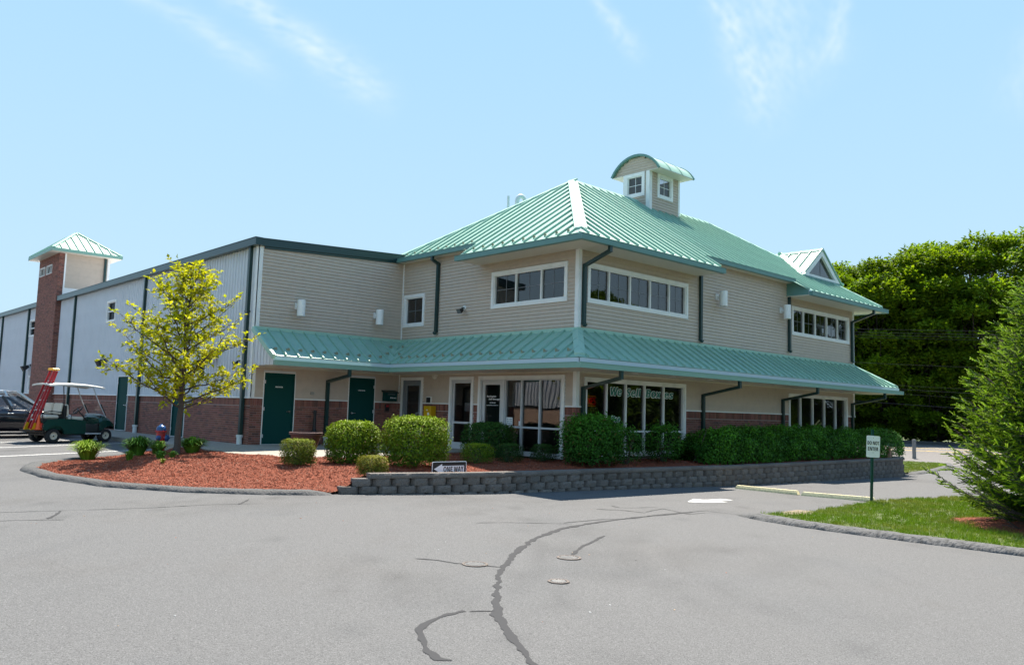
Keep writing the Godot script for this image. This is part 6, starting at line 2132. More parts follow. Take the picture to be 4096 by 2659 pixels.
# ---------------------------------------------------------------- vehicles
func wheel(parent: Node, at: Vector3, r: float, w: float, rim_m: Material, side: float, rim_r := 0.55) -> void:
	# axle along z
	var xf := Transform3D(Basis(Vector3(1, 0, 0), Vector3(0, 0, side), Vector3(0, -side, 0)), at)
	var g := Geo.new()
	g.lathe([Vector2(r * rim_r, -w / 2), Vector2(r * 0.9, -w / 2), Vector2(r, -w * 0.36), Vector2(r, w * 0.36), Vector2(r * 0.9, w / 2), Vector2(r * rim_r, w / 2), Vector2(r * rim_r * 0.95, w * 0.3)], 32, xf)
	var o := obj("wheel", g, M.rubber, parent)
	g = Geo.new()
	g.lathe([Vector2(r * rim_r, w * 0.44), Vector2(r * rim_r * 0.9, w * 0.46), Vector2(r * rim_r * 0.82, w * 0.28), Vector2(r * 0.2, w * 0.30), Vector2(r * 0.16, w * 0.40), Vector2(r * 0.1, w * 0.42)], 24, xf)
	obj("rim", g, rim_m, o)
	g = Geo.new()
	g.lathe([Vector2(r * 0.1, w * 0.425), Vector2(0.0, w * 0.44)], 16, xf)
	obj("hub", g, M.black, o)

# body lofted from cross-sections: each [x, half width, y low, y belt, crown]
func loft(g: Geo, secs: Array) -> void:
	var rows: Array = []
	for s in secs:
		var w: float = s[1]; var lo: float = s[2]; var hi: float = s[3]; var cr: float = s[4]
		var row: Array = []
		for q in [[0.0, lo], [0.86, lo], [0.97, lo + (hi - lo) * 0.2], [1.0, lo + (hi - lo) * 0.55], [0.97, lo + (hi - lo) * 0.82], [0.90, hi - 0.015], [0.80, hi + cr * 0.45], [0.4, hi + cr * 0.92], [0.0, hi + cr]]:
			row.append(Vector3(s[0], q[1], q[0] * w))
		for i in range(7, 0, -1):
			row.append(Vector3(row[i].x, row[i].y, -row[i].z))
		rows.append(row)
	var n: int = rows[0].size()
	var nr := func(i: int, j: int) -> Vector3:
		var a: Vector3 = rows[mini(i + 1, rows.size() - 1)][j] - rows[maxi(i - 1, 0)][j]
		var b: Vector3 = rows[i][(j + 1) % n] - rows[i][(j + n - 1) % n]
		var m := a.cross(b).normalized()
		var c: Vector3 = rows[i][j] - Vector3(rows[i][j].x, (secs[i][2] + secs[i][3]) / 2, 0)
		return m if m.dot(c) > 0 else -m
	for i in rows.size() - 1:
		for j in n:
			var l := (j + 1) % n
			g.stri(rows[i][j], rows[i + 1][j], rows[i + 1][l], nr.call(i, j), nr.call(i + 1, j), nr.call(i + 1, l))
			g.stri(rows[i][j], rows[i + 1][l], rows[i][l], nr.call(i, j), nr.call(i + 1, l), nr.call(i, l))
	for e in [0, rows.size() - 1]:
		var o := Vector3(secs[e][0], (secs[e][2] + secs[e][3]) / 2, 0)
		for j in n:
			g.tri(o, rows[e][j], rows[e][(j + 1) % n], Vector3(1 if e else -1, 0, 0))

func car(called: String, label: String, at: Vector3, turn: float, paint: Material, tall := 1.0) -> void:
	# nose towards +x; the origin under the middle of the car
	var t := thing(called, label, "car", at, turn)
	var g := Geo.new()
	loft(g, [[-2.32, 0.66, 0.42, 0.80, 0.02], [-2.22, 0.80, 0.30, 0.92, 0.04], [-1.9, 0.88, 0.24, 0.98, 0.05], [-1.0, 0.905, 0.22, 0.97, 0.02], [0.0, 0.91, 0.22, 0.95, 0.02], [0.85, 0.905, 0.22, 0.93, 0.05], [1.4, 0.89, 0.23, 0.86, 0.07], [1.95, 0.84, 0.26, 0.76, 0.07], [2.22, 0.74, 0.32, 0.68, 0.05], [2.34, 0.55, 0.40, 0.60, 0.02]])
	var body := obj("body", g, paint, t)
	# cabin: glass between roof and belt
	var H := 1.43 * tall
	var low: Array = [Vector2(-1.75, 0.80), Vector2(-0.95, 0.86), Vector2(0.1, 0.87), Vector2(1.12, 0.83)]
	var high: Array = [Vector2(-0.95, 0.56), Vector2(-0.6, 0.62), Vector2(-0.15, 0.64), Vector2(0.28, 0.60)]
	g = Geo.new()
	for s in [-1.0, 1.0]:
		for i in 3:
			var a: Vector2 = low[i]; var b: Vector2 = low[i + 1]; var c: Vector2 = high[i + 1]; var d: Vector2 = high[i]
			var q0 := Vector3(a.x, 0.94, a.y * s); var q1 := Vector3(b.x, 0.93, b.y * s); var q2 := Vector3(c.x, H - 0.04, c.y * s); var q3 := Vector3(d.x, H - 0.05, d.y * s)
			var p := Geo.new()
			p.quad(q0, q1, q2, q3, Vector3(0, 0.3, s))
			obj("side_window", p, M.car_glass, t)
			g.bar(q1, q2, 0.07, 0.05, Vector3(0, 0, s))
			if i == 0: g.bar(q0, q3, 0.09, 0.05, Vector3(0, 0, s))
	obj("pillars", g, paint if tall > 1.0 else M.black, t)
	var p1 := Geo.new()
	p1.quad(Vector3(1.12, 0.95, -0.83), Vector3(1.12, 0.95, 0.83), Vector3(0.28, H - 0.03, 0.60), Vector3(0.28, H - 0.03, -0.60), Vector3(1, 1, 0))
	obj("windscreen", p1, M.car_glass, t)
	p1 = Geo.new()
	p1.quad(Vector3(-1.75, 0.95, -0.80), Vector3(-1.75, 0.95, 0.80), Vector3(-0.95, H - 0.05, 0.56), Vector3(-0.95, H - 0.05, -0.56), Vector3(-1, 1, 0))
	obj("rear_window", p1, M.car_glass, t)
	g = Geo.new()
	var rows: Array = []
	for q in [[-1.0, 0.56, -0.06], [-0.6, 0.63, -0.01], [-0.15, 0.65, 0.0], [0.1, 0.63, -0.01], [0.32, 0.60, -0.045]]:
		var row: Array = []
		for j in 7:
			var v := j / 3.0 - 1.0
			row.append(Vector3(q[0], H + q[2] - 0.05 * v * v, q[1] * v))
		rows.append(row)
	for i in 4:
		for j in 6:
			g.quad(rows[i][j], rows[i + 1][j], rows[i + 1][j + 1], rows[i][j + 1], Vector3.UP)
	obj("roof", g, paint, t)
	for s in [-1.0, 1.0]:
		g = Geo.new()
		g.cbox(Vector3(0.72, 1.0, s * 0.98), Vector3(0.14, 0.13, 0.18), 0.04)
		obj("mirror", g, paint, t)
		for x in [-0.85, 0.05]:
			g = Geo.new()
			g.cbox(Vector3(x, 0.82, s * 0.905), Vector3(0.18, 0.03, 0.03), 0.01)
			obj("door_handle", g, M.alu, t)
		g = Geo.new()
		g.hexa([Vector3(1.95, 0.62, s * 0.55), Vector3(2.27, 0.56, s * 0.45), Vector3(2.2, 0.56, s * 0.7), Vector3(1.85, 0.62, s * 0.845), Vector3(1.95, 0.76, s * 0.55), Vector3(2.2, 0.68, s * 0.45), Vector3(2.1, 0.69, s * 0.68), Vector3(1.82, 0.765, s * 0.80)])
		obj("headlight", g, mat(0.7, 0.72, 0.74, 0.1), t)
		for x in [-1.38, 1.42]:
			wheel(t, Vector3(x, 0.32, s * 0.80), 0.32, 0.21, M.alu, s, 0.66)

func vehicles() -> void:
	M.car_glass = glass(Color(0.05, 0.065, 0.065), 0.30)
	var dark := mat(0.012, 0.010, 0.016, 0.16)
	dark.clearcoat_enabled = true; dark.clearcoat = 1.0; dark.clearcoat_roughness = 0.05
	var silver := mat(0.52, 0.54, 0.56, 0.22, 0.3)
	silver.clearcoat_enabled = true; silver.clearcoat = 1.0; silver.clearcoat_roughness = 0.05
	car("dark_sedan", "dark purple-black sedan parked nose to the warehouse behind the cart", Vector3(-9.72, ground_y(-9.72, -17.6) + 0.0, -17.6), 0.1, dark)
	car("silver_car", "silver car parked beyond the dark sedan at the left edge", Vector3(-9.15, ground_y(-9.15, -20.3), -20.3), 0.1, silver, 1.12)
	golf_cart()

func golf_cart() -> void:
	var at := Vector3(-8.35, ground_y(-8.35, -14.45), -14.45)
	var turn := 0.24
	var t := thing("golf_cart", "dark green golf cart with white canopy parked facing the brick wall", "golf cart", at, turn)
	# nose towards +x
	var g := Geo.new()
	# rear body over the back wheels
	for s in [-1.0, 1.0]:
		g.prism(PackedVector2Array([Vector2(-1.13, 0.42), Vector2(-1.11, 0.60), Vector2(-1.0, 0.72), Vector2(-0.55, 0.75), Vector2(-0.2, 0.74), Vector2(0.2, 0.68), Vector2(0.22, 0.27), Vector2(-0.46, 0.27), Vector2(-0.50, 0.42), Vector2(-0.6, 0.50), Vector2(-0.78, 0.53), Vector2(-0.94, 0.47), Vector2(-1.0, 0.38)]), Transform3D(Basis(), Vector3(0, 0, 0.50 if s > 0 else -0.58)), 0.08)
	g.box(Vector3(-1.10, 0.40, -0.5), Vector3(0.21, 0.66, 0.5))
	obj("rear_body", g, M.cart_green, t)
	g = Geo.new()
	# front cowl
	var rows: Array = []
	for q in [[0.66, 0.40, 0.80, 0.56], [0.75, 0.38, 0.90, 0.575], [0.9, 0.50, 0.86, 0.57], [1.05, 0.55, 0.76, 0.53], [1.2, 0.52, 0.63, 0.46], [1.28, 0.42, 0.50, 0.38]]:
		var row: Array = []
		for v in [[-1.0, 0.0], [-1.0, 0.6], [-0.86, 0.88], [-0.4, 1.0], [0.4, 1.0], [0.86, 0.88], [1.0, 0.6], [1.0, 0.0]]:
			row.append(Vector3(q[0], q[1] + (q[2] - q[1]) * v[1], q[3] * v[0]))
		rows.append(row)
	for i in 5:
		for j in 7:
			var m: Vector3 = (rows[i][j] + rows[i][j + 1]) / 2 - Vector3(rows[i][j].x, 0.5, 0)
			g.quad(rows[i][j], rows[i + 1][j], rows[i + 1][j + 1], rows[i][j + 1], m)
	for j in range(1, 6):
		g.tri(rows[5][0], rows[5][j], rows[5][j + 1], Vector3.RIGHT)
		g.tri(rows[0][0], rows[0][j], rows[0][j + 1], Vector3.LEFT)
	g.tri(rows[5][0], rows[5][6], rows[5][7], Vector3.RIGHT)
	obj("front_cowl", g, M.cart_green, t)
	g = Geo.new()
	g.box(Vector3(0.2, 0.26, -0.56), Vector3(0.85, 0.30, 0.56))
	g.hexa([Vector3(0.62, 0.30, -0.5), Vector3(0.85, 0.30, -0.5), Vector3(0.85, 0.30, 0.5), Vector3(0.62, 0.30, 0.5), Vector3(0.70, 0.84, -0.5), Vector3(0.82, 0.84, -0.5), Vector3(0.82, 0.84, 0.5), Vector3(0.70, 0.84, 0.5)])
	g.box(Vector3(-1.0, 0.22, -0.42), Vector3(1.15, 0.27, 0.42))
	obj("floor_pan", g, M.black, t)
	g = Geo.new()
	g.box(Vector3(0.2, 0.262, 0.54), Vector3(0.72, 0.30, 0.585))
	g.box(Vector3(0.2, 0.262, -0.585), Vector3(0.72, 0.30, -0.54))
	obj("sill_strip", g, M.alu, t)
	# seats
	for q in [["seat", Vector3(-0.08, 0.745, 0), Vector3(0.50, 0.14, 1.02)], ["seat", Vector3(-0.83, 0.80, 0), Vector3(0.44, 0.12, 1.0)]]:
		g = Geo.new()
		g.cbox(q[1], q[2], 0.045)
		obj(q[0], g, M.vinyl, t)
	for q in [[Vector3(-0.36, 1.02, 0.26), 0.12], [Vector3(-0.36, 1.02, -0.26), 0.12], [Vector3(-0.56, 1.06, 0.26), -0.14], [Vector3(-0.56, 1.06, -0.26), -0.14]]:
		g = Geo.new()
		g.cbox(q[0], Vector3(0.09, 0.36, 0.46), 0.035, Basis(Vector3.BACK, q[1]))
		obj("backrest", g, M.vinyl, t)
	g = Geo.new()
	g.box(Vector3(-0.50, 0.68, -0.5), Vector3(-0.40, 1.16, 0.5))
	g.box(Vector3(-1.15, 0.66, -0.5), Vector3(-0.55, 0.74, 0.5))
	obj("seat_frame", g, M.black, t)
	for s in [-1.0, 1.0]:
		g = Geo.new()
		g.tube([Vector3(-0.5, 0.95, s * 0.54), Vector3(-0.9, 0.98, s * 0.54), Vector3(-1.12, 0.95, s * 0.54), Vector3(-1.16, 0.85, s * 0.54), Vector3(-1.14, 0.62, s * 0.54)], [0.014, 0.014, 0.014, 0.014, 0.014], 8)
		obj("grab_rail", g, M.black, t)
		g = Geo.new()
		g.tube([Vector3(-0.26, 0.72, s * 0.53), Vector3(-0.26, 0.90, s * 0.53), Vector3(0.1, 0.92, s * 0.53), Vector3(0.16, 0.72, s * 0.53)], [0.012, 0.012, 0.012, 0.012], 8)
		obj("arm_rest", g, M.black, t)
		g = Geo.new()
		g.tube([Vector3(-0.46, 0.7, s * 0.52), Vector3(-0.56, 1.80, s * 0.50)], [0.016, 0.016], 8)
		obj("rear_strut", g, M.black, t)
		g = Geo.new()
		g.tube([Vector3(0.90, 0.80, s * 0.50), Vector3(0.62, 1.30, s * 0.49), Vector3(0.40, 1.79, s * 0.47)], [0.016, 0.016, 0.016], 8)
		obj("front_strut", g, M.alu, t)
		wheel(t, Vector3(-0.78, 0.215, s * 0.47), 0.215, 0.20, M.vinyl, s)
		wheel(t, Vector3(0.90, 0.215, s * 0.47), 0.215, 0.20, M.vinyl, s)
		g = Geo.new()
		g.cbox(Vector3(-1.13, 0.53, s * 0.44), Vector3(0.06, 0.17, 0.12), 0.02)
		obj("tail_light", g, M.lens_red, t)
		g = Geo.new()
		g.bar(Vector3(0.885, 0.86, s * 0.50), Vector3(0.70, 1.22, s * 0.495), 0.035, 0.03, Vector3.RIGHT)
		obj("windscreen_rail", g, M.black, t)
	g = Geo.new()
	g.quad(Vector3(0.885, 0.86, -0.48), Vector3(0.885, 0.86, 0.48), Vector3(0.70, 1.22, 0.48), Vector3(0.70, 1.22, -0.48), Vector3(1, 0.4, 0))
	obj("windscreen", g, M.glass_clear, t)
	g = Geo.new()
	g.hexa([Vector3(0.72, 0.86, -0.46), Vector3(0.93, 0.82, -0.46), Vector3(0.93, 0.82, 0.46), Vector3(0.72, 0.86, 0.46), Vector3(0.74, 0.92, -0.4), Vector3(0.9, 0.87, -0.4), Vector3(0.9, 0.87, 0.4), Vector3(0.74, 0.92, 0.4)])
	obj("dash_tray", g, mat(0.3, 0.31, 0.32, 0.3), t)
	# steering
	g = Geo.new()
	g.tube([Vector3(0.68, 0.66, -0.22), Vector3(0.36, 1.00, -0.22)], [0.022, 0.02], 8)
	obj("steering_column", g, M.black, t)
	g = Geo.new()
	var ax := Vector3(-0.68, 0.72, 0).normalized()
	var e1 := Vector3.BACK
	var e2 := ax.cross(e1)
	var ring: Array = []
	var rr: Array = []
	for i in 21:
		var a := TAU * i / 20
		ring.append(Vector3(0.345, 1.015, -0.22) + e1 * cos(a) * 0.16 + e2 * sin(a) * 0.16)
		rr.append(0.015)
	g.tube(ring, rr, 7, false)
	for i in 3:
		var a := TAU * i / 3 + 0.5
		g.bar(Vector3(0.35, 1.01, -0.22), Vector3(0.345, 1.015, -0.22) + e1 * cos(a) * 0.155 + e2 * sin(a) * 0.155, 0.04, 0.012, ax)
	obj("steering_wheel", g, M.black, t)
	# canopy
	g = Geo.new()
	var cr: Array = []
	for i in 9:
		var x := -1.0 + i * 0.22
		var f := (x + 0.12) / 0.9
		var row: Array = []
		for j in 9:
			var v := j / 4.0 - 1.0
			var y := 1.90 - 0.055 * f * f - 0.05 * pow(absf(v), 2.6) - 0.02 * (x + 1.0)
			row.append(Vector3(x, y, v * (0.60 - 0.05 * pow(absf(f), 6.0))))
		cr.append(row)
	for i in 8:
		for j in 8:
			g.quad(cr[i][j], cr[i + 1][j], cr[i + 1][j + 1], cr[i][j + 1], Vector3.UP)
			var dn := Vector3(0, -0.03, 0)
			g.quad(cr[i][j] + dn, cr[i + 1][j] + dn, cr[i + 1][j + 1] + dn, cr[i][j + 1] + dn, Vector3.DOWN)
	for i in 8:
		for j in [0, 8]:
			g.quad(cr[i][j], cr[i + 1][j], cr[i + 1][j] + Vector3(0, -0.045, 0), cr[i][j] + Vector3(0, -0.045, 0), Vector3(0, 0, -1 if j == 0 else 1))
			g.quad(cr[j][i], cr[j][i + 1], cr[j][i + 1] + Vector3(0, -0.045, 0), cr[j][i] + Vector3(0, -0.045, 0), Vector3(-1 if j == 0 else 1, 0, 0))
	obj("canopy", g, mat(0.70, 0.68, 0.62, 0.5), t)
	g = Geo.new()
	g.box(Vector3(-1.32, 0.36, -0.46), Vector3(-1.08, 0.40, 0.46))
	g.box(Vector3(-1.10, 0.30, -0.5), Vector3(-1.05, 0.42, 0.5))
	obj("foot_rack", g, M.black, t)
	# the ladder riding on the foot rack, and the cone
	var lt := thing("step_ladder", "folded red fibreglass stepladder with yellow top standing on the cart's rear rack", "ladder", t.transform * Vector3(-1.26, 0.40, 0.1), turn)
	var top := Vector3(0.56, 1.84, 0.10)
	for s in [-1.0, 1.0]:
		g = Geo.new()
		g.bar(Vector3(0, 0, s * 0.17), top + Vector3(0, 0, s * 0.10), 0.028, 0.07, Vector3.RIGHT)
		obj("rail", g, M.red, lt)
		g = Geo.new()
		g.bar(Vector3(-0.10, 0.02, s * 0.19), top + Vector3(-0.10, 0, s * 0.12), 0.025, 0.06, Vector3.RIGHT)
		obj("rear_rail", g, M.red, lt)
		g = Geo.new()
		g.cbox(Vector3(-0.02, 0.10, s * 0.175), Vector3(0.15, 0.24, 0.045), 0.01, Basis(Vector3.BACK, -0.295))
		obj("foot", g, M.yellow, lt)
	for i in 5:
		var f := 0.17 + i * 0.165
		g = Geo.new()
		var c := top * f
		g.box(Vector3(c.x - 0.05, c.y - 0.02, c.z - 0.17 + 0.07 * f), Vector3(c.x + 0.055, c.y + 0.012, c.z + 0.17 - 0.07 * f))
		obj("rung", g, M.alu, lt)
	g = Geo.new()
	g.cbox(top + Vector3(-0.05, 0.05, 0), Vector3(0.24, 0.07, 0.30), 0.02)
	obj("top_cap", g, mat(0.75, 0.38, 0.01, 0.4), lt)
	for q in [[0.9, M.sign_white], [0.8, M.yellow], [0.5, M.sign_white]]:
		g = Geo.new()
		var c: Vector3 = top * q[0] + Vector3(0, 0, 0.17 - 0.07 * q[0] + 0.004)
		g.cbox(c, Vector3(0.06, 0.15, 0.012), 0.003, Basis(Vector3.BACK, -0.295))
		obj("sticker", g, q[1], lt)
	var ct := thing("traffic_cone", "orange traffic cone standing beside the ladder on the cart's rear rack", "traffic cone", t.transform * Vector3(-1.17, 0.40, 0.38), turn)
	g = Geo.new()
	g.lathe([Vector2(0.09, 0.02), Vector2(0.075, 0.08), Vector2(0.02, 0.46), Vector2(0.015, 0.47), Vector2(0.0, 0.47)], 20)
	obj("cone", g, M.orange, ct)
	g = Geo.new()
	g.cbox(Vector3(0, 0.012, 0), Vector3(0.22, 0.025, 0.22), 0.006)
	obj("base", g, M.orange, ct)

# ---------------------------------------------------------------- trees
func young_tree() -> void:
	var rng := RandomNumberGenerator.new()
	rng.seed = 305
	var at := Vector3(-8.03, mulch_y(-8.03, -6.25) - 0.02, -6.25)
	var t := thing("young_tree", "young yellow-green broadleaf tree alone on the red mulch bed", "tree", at)
	var lean := func(y: float) -> Vector3: return Vector3(0.02 * sin(y * 1.3) + 0.018 * y, y, 0.02 * sin(y * 1.7 + 1.0) + 0.018 * y)
	var env := func(y: float) -> float:
		var k: Array = [[1.0, 1.1], [1.3, 1.7], [1.75, 2.0], [2.4, 1.95], [3.0, 1.6], [3.7, 1.1], [4.2, 0.75], [4.7, 0.4], [5.0, 0.1]]
		for i in k.size() - 1:
			if y < k[i + 1][0]:
				return lerpf(k[i][1], k[i + 1][1], clampf((y - k[i][0]) / (k[i + 1][0] - k[i][0]), 0, 1))
		return 0.05
	var g := Geo.new()
	var pts: Array = []
	var rad: Array = []
	for i in 20:
		var y := 4.7 * i / 19.0
		pts.append(lean.call(y) + Vector3(rng.randf_range(-1, 1), 0, rng.randf_range(-1, 1)) * (0.012 + 0.004 * i if i else 0.0))
		rad.append(maxf(0.007, lerpf(0.088, 0.062, clampf(y / 1.2, 0, 1)) * (1.0 if y < 1.3 else pow(1.0 - (y - 1.3) / 3.6, 0.8))) + (0.03 if i == 0 else 0.0))
	g.tube(pts, rad, 12)
	obj("trunk", g, M.bark, t)
	g = Geo.new()
	var xf: Array = []
	var cols: Array = []
	var twig := func(a: Vector3, dir: Vector3, l: float, r: float, n: int) -> void:
		var d := dir.normalized()
		var p := a
		var line: Array = [p]
		var rr: Array = [r]
		for i in 3:
			d = (d + Vector3(rng.randfn(), rng.randfn() + 0.35, rng.randfn()) * 0.16).normalized()
			p += d * l / 3.0
			line.append(p); rr.append(maxf(0.0025, r * (1.0 - (i + 1) * 0.3)))
		g.tube(line, rr, 4, false)
		for i in n:
			var f := rng.randf_range(0.25, 1.05)
			var q: Vector3 = line[0].lerp(line[3], f) if f < 1.0 else p
			q = line[mini(3, int(f * 3.0))].lerp(line[mini(3, int(f * 3.0) + 1)], fposmod(f * 3.0, 1.0))
			var dirl := (d * 0.5 + Vector3(rng.randfn(), rng.randfn() * 0.6 + 0.1, rng.randfn()) * 0.7).normalized()
			var up := (Vector3(0, 1, 0) + Vector3(rng.randfn(), 0, rng.randfn()) * 0.55).normalized()
			var x := up.cross(dirl)
			if x.length() < 0.05: x = Vector3.RIGHT
			x = x.normalized()
			var b := Basis(x, dirl.cross(x), dirl)
			var s := rng.randf_range(0.7, 1.25)
			xf.append(Transform3D(b.scaled(Vector3.ONE * s), q + dirl * 0.02))
			var k := rng.randf_range(0.65, 1.2)
			var c := Color(0.55, 0.52, 0.03).lerp(Color(0.36, 0.42, 0.02), pow(rng.randf(), 1.3)) * k
			c.a = 1.0
			cols.append(c)
	for i in 42:
		var y0 := lerpf(1.15, 4.35, pow(i / 41.0, 1.15))
		var a := i * 2.399 + rng.randf_range(-0.3, 0.3)
		var o: Vector3 = lean.call(y0)
		var rise := rng.randf_range(0.25, 0.75) if i > 8 else rng.randf_range(0.05, 0.5)
		var reach: float = env.call(y0 + rise) * rng.randf_range(0.72, 1.0)
		var e := o + Vector3(cos(a) * reach, rise + reach * 0.28, sin(a) * reach)
		var mid := o.lerp(e, 0.5) + Vector3(rng.randfn() * 0.06, -0.06 * reach, rng.randfn() * 0.06)
		var line: Array = []
		var rr: Array = []
		for k in 9:
			var f := k / 8.0
			var p := o.lerp(mid, f).lerp(mid.lerp(e, f), f) + Vector3(rng.randfn(), rng.randfn(), rng.randfn()) * 0.018 * (1.0 if k else 0.0)
			line.append(p)
			rr.append(maxf(0.004, 0.026 * (0.55 + reach * 0.3) * (1.0 - 0.86 * f)))
		g.tube(line, rr, 6, false)
		for k in int(7 + reach * 9):
			var f := rng.randf_range(0.22, 1.0)
			var p: Vector3 = line[int(f * 8.0)]
			var d: Vector3 = (e - o).normalized() * 0.6 + Vector3(rng.randfn(), rng.randfn() * 0.7 + 0.25, rng.randfn()) * 0.75
			twig.call(p, d, rng.randf_range(0.16, 0.44), 0.007, 6 + rng.randi() % 5)
		twig.call(e, e - o, 0.3, 0.007, 8)
	for k in 10:
		twig.call(lean.call(4.65 - k * 0.06), Vector3(rng.randfn() * 0.5, 1, rng.randfn() * 0.5), 0.35, 0.006, 7)
	obj("branches", g, M.bark, t)
	many("crown", leaf_shape(0.115, 0.075, 0.22, 0.18), M.leaf, xf, cols, t, "stuff")

func spruce() -> void:
	var rng := RandomNumberGenerator.new()
	rng.seed = 330
	var at := Vector3(1.45, ground_y(1.45, 10.87) + 0.1, 10.87)
	var t := thing("spruce_tree", "green spruce with pale new shoots at the right edge of the lawn", "tree", at)
	var g := Geo.new()
	g.tube([Vector3(0, -0.1, 0), Vector3(0.02, 2.0, 0), Vector3(0, 3.3, 0.02), Vector3(0, 4.7, 0)], [0.15, 0.11, 0.07, 0.01], 10)
	obj("trunk", g, M.bark, t)
	# a shoot: a stalk with needles all round
	var sh := Geo.new()
	var l := 0.115
	for i in 34:
		var f := i / 33.0
		var a := i * 2.399
		var d := Vector3(cos(a), sin(a), 1.1).normalized()
		var o := Vector3(0, 0, f * l)
		var s := d.cross(Vector3(0, 0, 1)).normalized() * 0.006
		var ln := 0.03 * (1.0 - 0.35 * f)
		sh.tri(o - s, o + s, o + d * ln)
	var shoot := sh.mesh()
	g = Geo.new()
	var xf: Array = []
	var cols: Array = []
	var H := 4.7
	for w in 34:
		var y := 0.12 + (H - 0.4) * pow(w / 33.0, 0.95)
		var reach := 2.2 * pow(1.0 - y / H, 0.58) + 0.1
		if y < 0.4: reach *= 0.86
		var nb := 15 if y < 3.0 else 8
		for b in nb:
			var a := TAU * (b + rng.randf()) / nb + w * 1.1
			var r := reach * rng.randf_range(0.74, 1.06)
			var o := Vector3(0, y + rng.randf_range(-0.1, 0.1), 0)
			var out := Vector3(cos(a), 0, sin(a))
			var droop := lerpf(-0.03, 0.26, y / H) + rng.randf_range(-0.08, 0.08)
			var line: Array = []
			var rr: Array = []
			for k in 9:
				var f := k / 8.0
				line.append(o + out * r * f + Vector3(0, r * (droop * f + 0.22 * f * f - 0.10 * sin(f * PI)), 0))
				rr.append(lerpf(0.022, 0.004, f))
			g.tube(line, rr, 5, false)
			var dead := y < 0.55 and rng.randf() < 0.35
			# side twigs set with shoots
			var nt := int(r * 14) + 2
			for k in nt:
				var f := lerpf(0.28, 1.0, (k + rng.randf() * 0.6) / nt)
				var p: Vector3 = line[mini(8, int(f * 8.0))].lerp(line[mini(8, int(f * 8.0) + 1)], fposmod(f * 8.0, 1.0))
				var side := out.cross(Vector3.UP) * (1.0 if k % 2 else -1.0)
				var d := (out * 0.8 + side * rng.randf_range(0.4, 1.0) + Vector3(0, rng.randf_range(-0.15, 0.35), 0)).normalized()
				if k == nt - 1: d = (out + Vector3(0, 0.3, 0)).normalized()
				var tl := 0.36 * (1.05 - f * 0.6) * rng.randf_range(0.7, 1.2)
				var e := p + d * tl
				g.tube([p, e], [0.006, 0.003], 3, false)
				if dead: continue
				var ns := maxi(2, int(tl / 0.055))
				for s in ns:
					var q := p.lerp(e, (s + 1.0) / ns)
					for two in 2:
						var dd := (d + Vector3(0, 0.18, 0) + Vector3(rng.randfn(), rng.randfn(), rng.randfn()) * 0.36).normalized()
						var x := Vector3.UP.cross(dd).normalized()
						var tip := s == ns - 1
						var sc := rng.randf_range(0.75, 1.15) * (1.1 if tip else 0.9)
						xf.append(Transform3D(Basis(x, dd.cross(x), dd).scaled(Vector3.ONE * sc), q))
						var c := Color(0.06, 0.14, 0.012)
						if f > 0.55 and rng.randf() < (0.85 if tip else 0.35):
							c = Color(0.34, 0.48, 0.02)
						c *= rng.randf_range(0.7, 1.3)
						c.a = 1.0
						cols.append(c)
	obj("branches", g, M.bark, t)
	many("crown", shoot, M.needle, xf, cols, t, "stuff")
	g = Geo.new()
	var rings := 5
	for i in rings:
		for k in 28:
			var p := func(a: float, f: float) -> Vector3:
				var r := f * (1.95 + 0.16 * sin(a * 3.0) + 0.1 * sin(a * 7.0))
				return on_ground(at.x + cos(a) * r, at.z + sin(a) * r, 0.10 + 0.09 * (1.0 - f * f) - (0.03 if f > 0.99 else 0.0))
			var a0 := TAU * k / 28; var a1 := TAU * (k + 1) / 28
			g.quad(p.call(a0, i / 5.0), p.call(a1, i / 5.0), p.call(a1, (i + 1) / 5.0), p.call(a0, (i + 1) / 5.0), Vector3.UP)
	struct("mulch_ring", g, M.mulch)

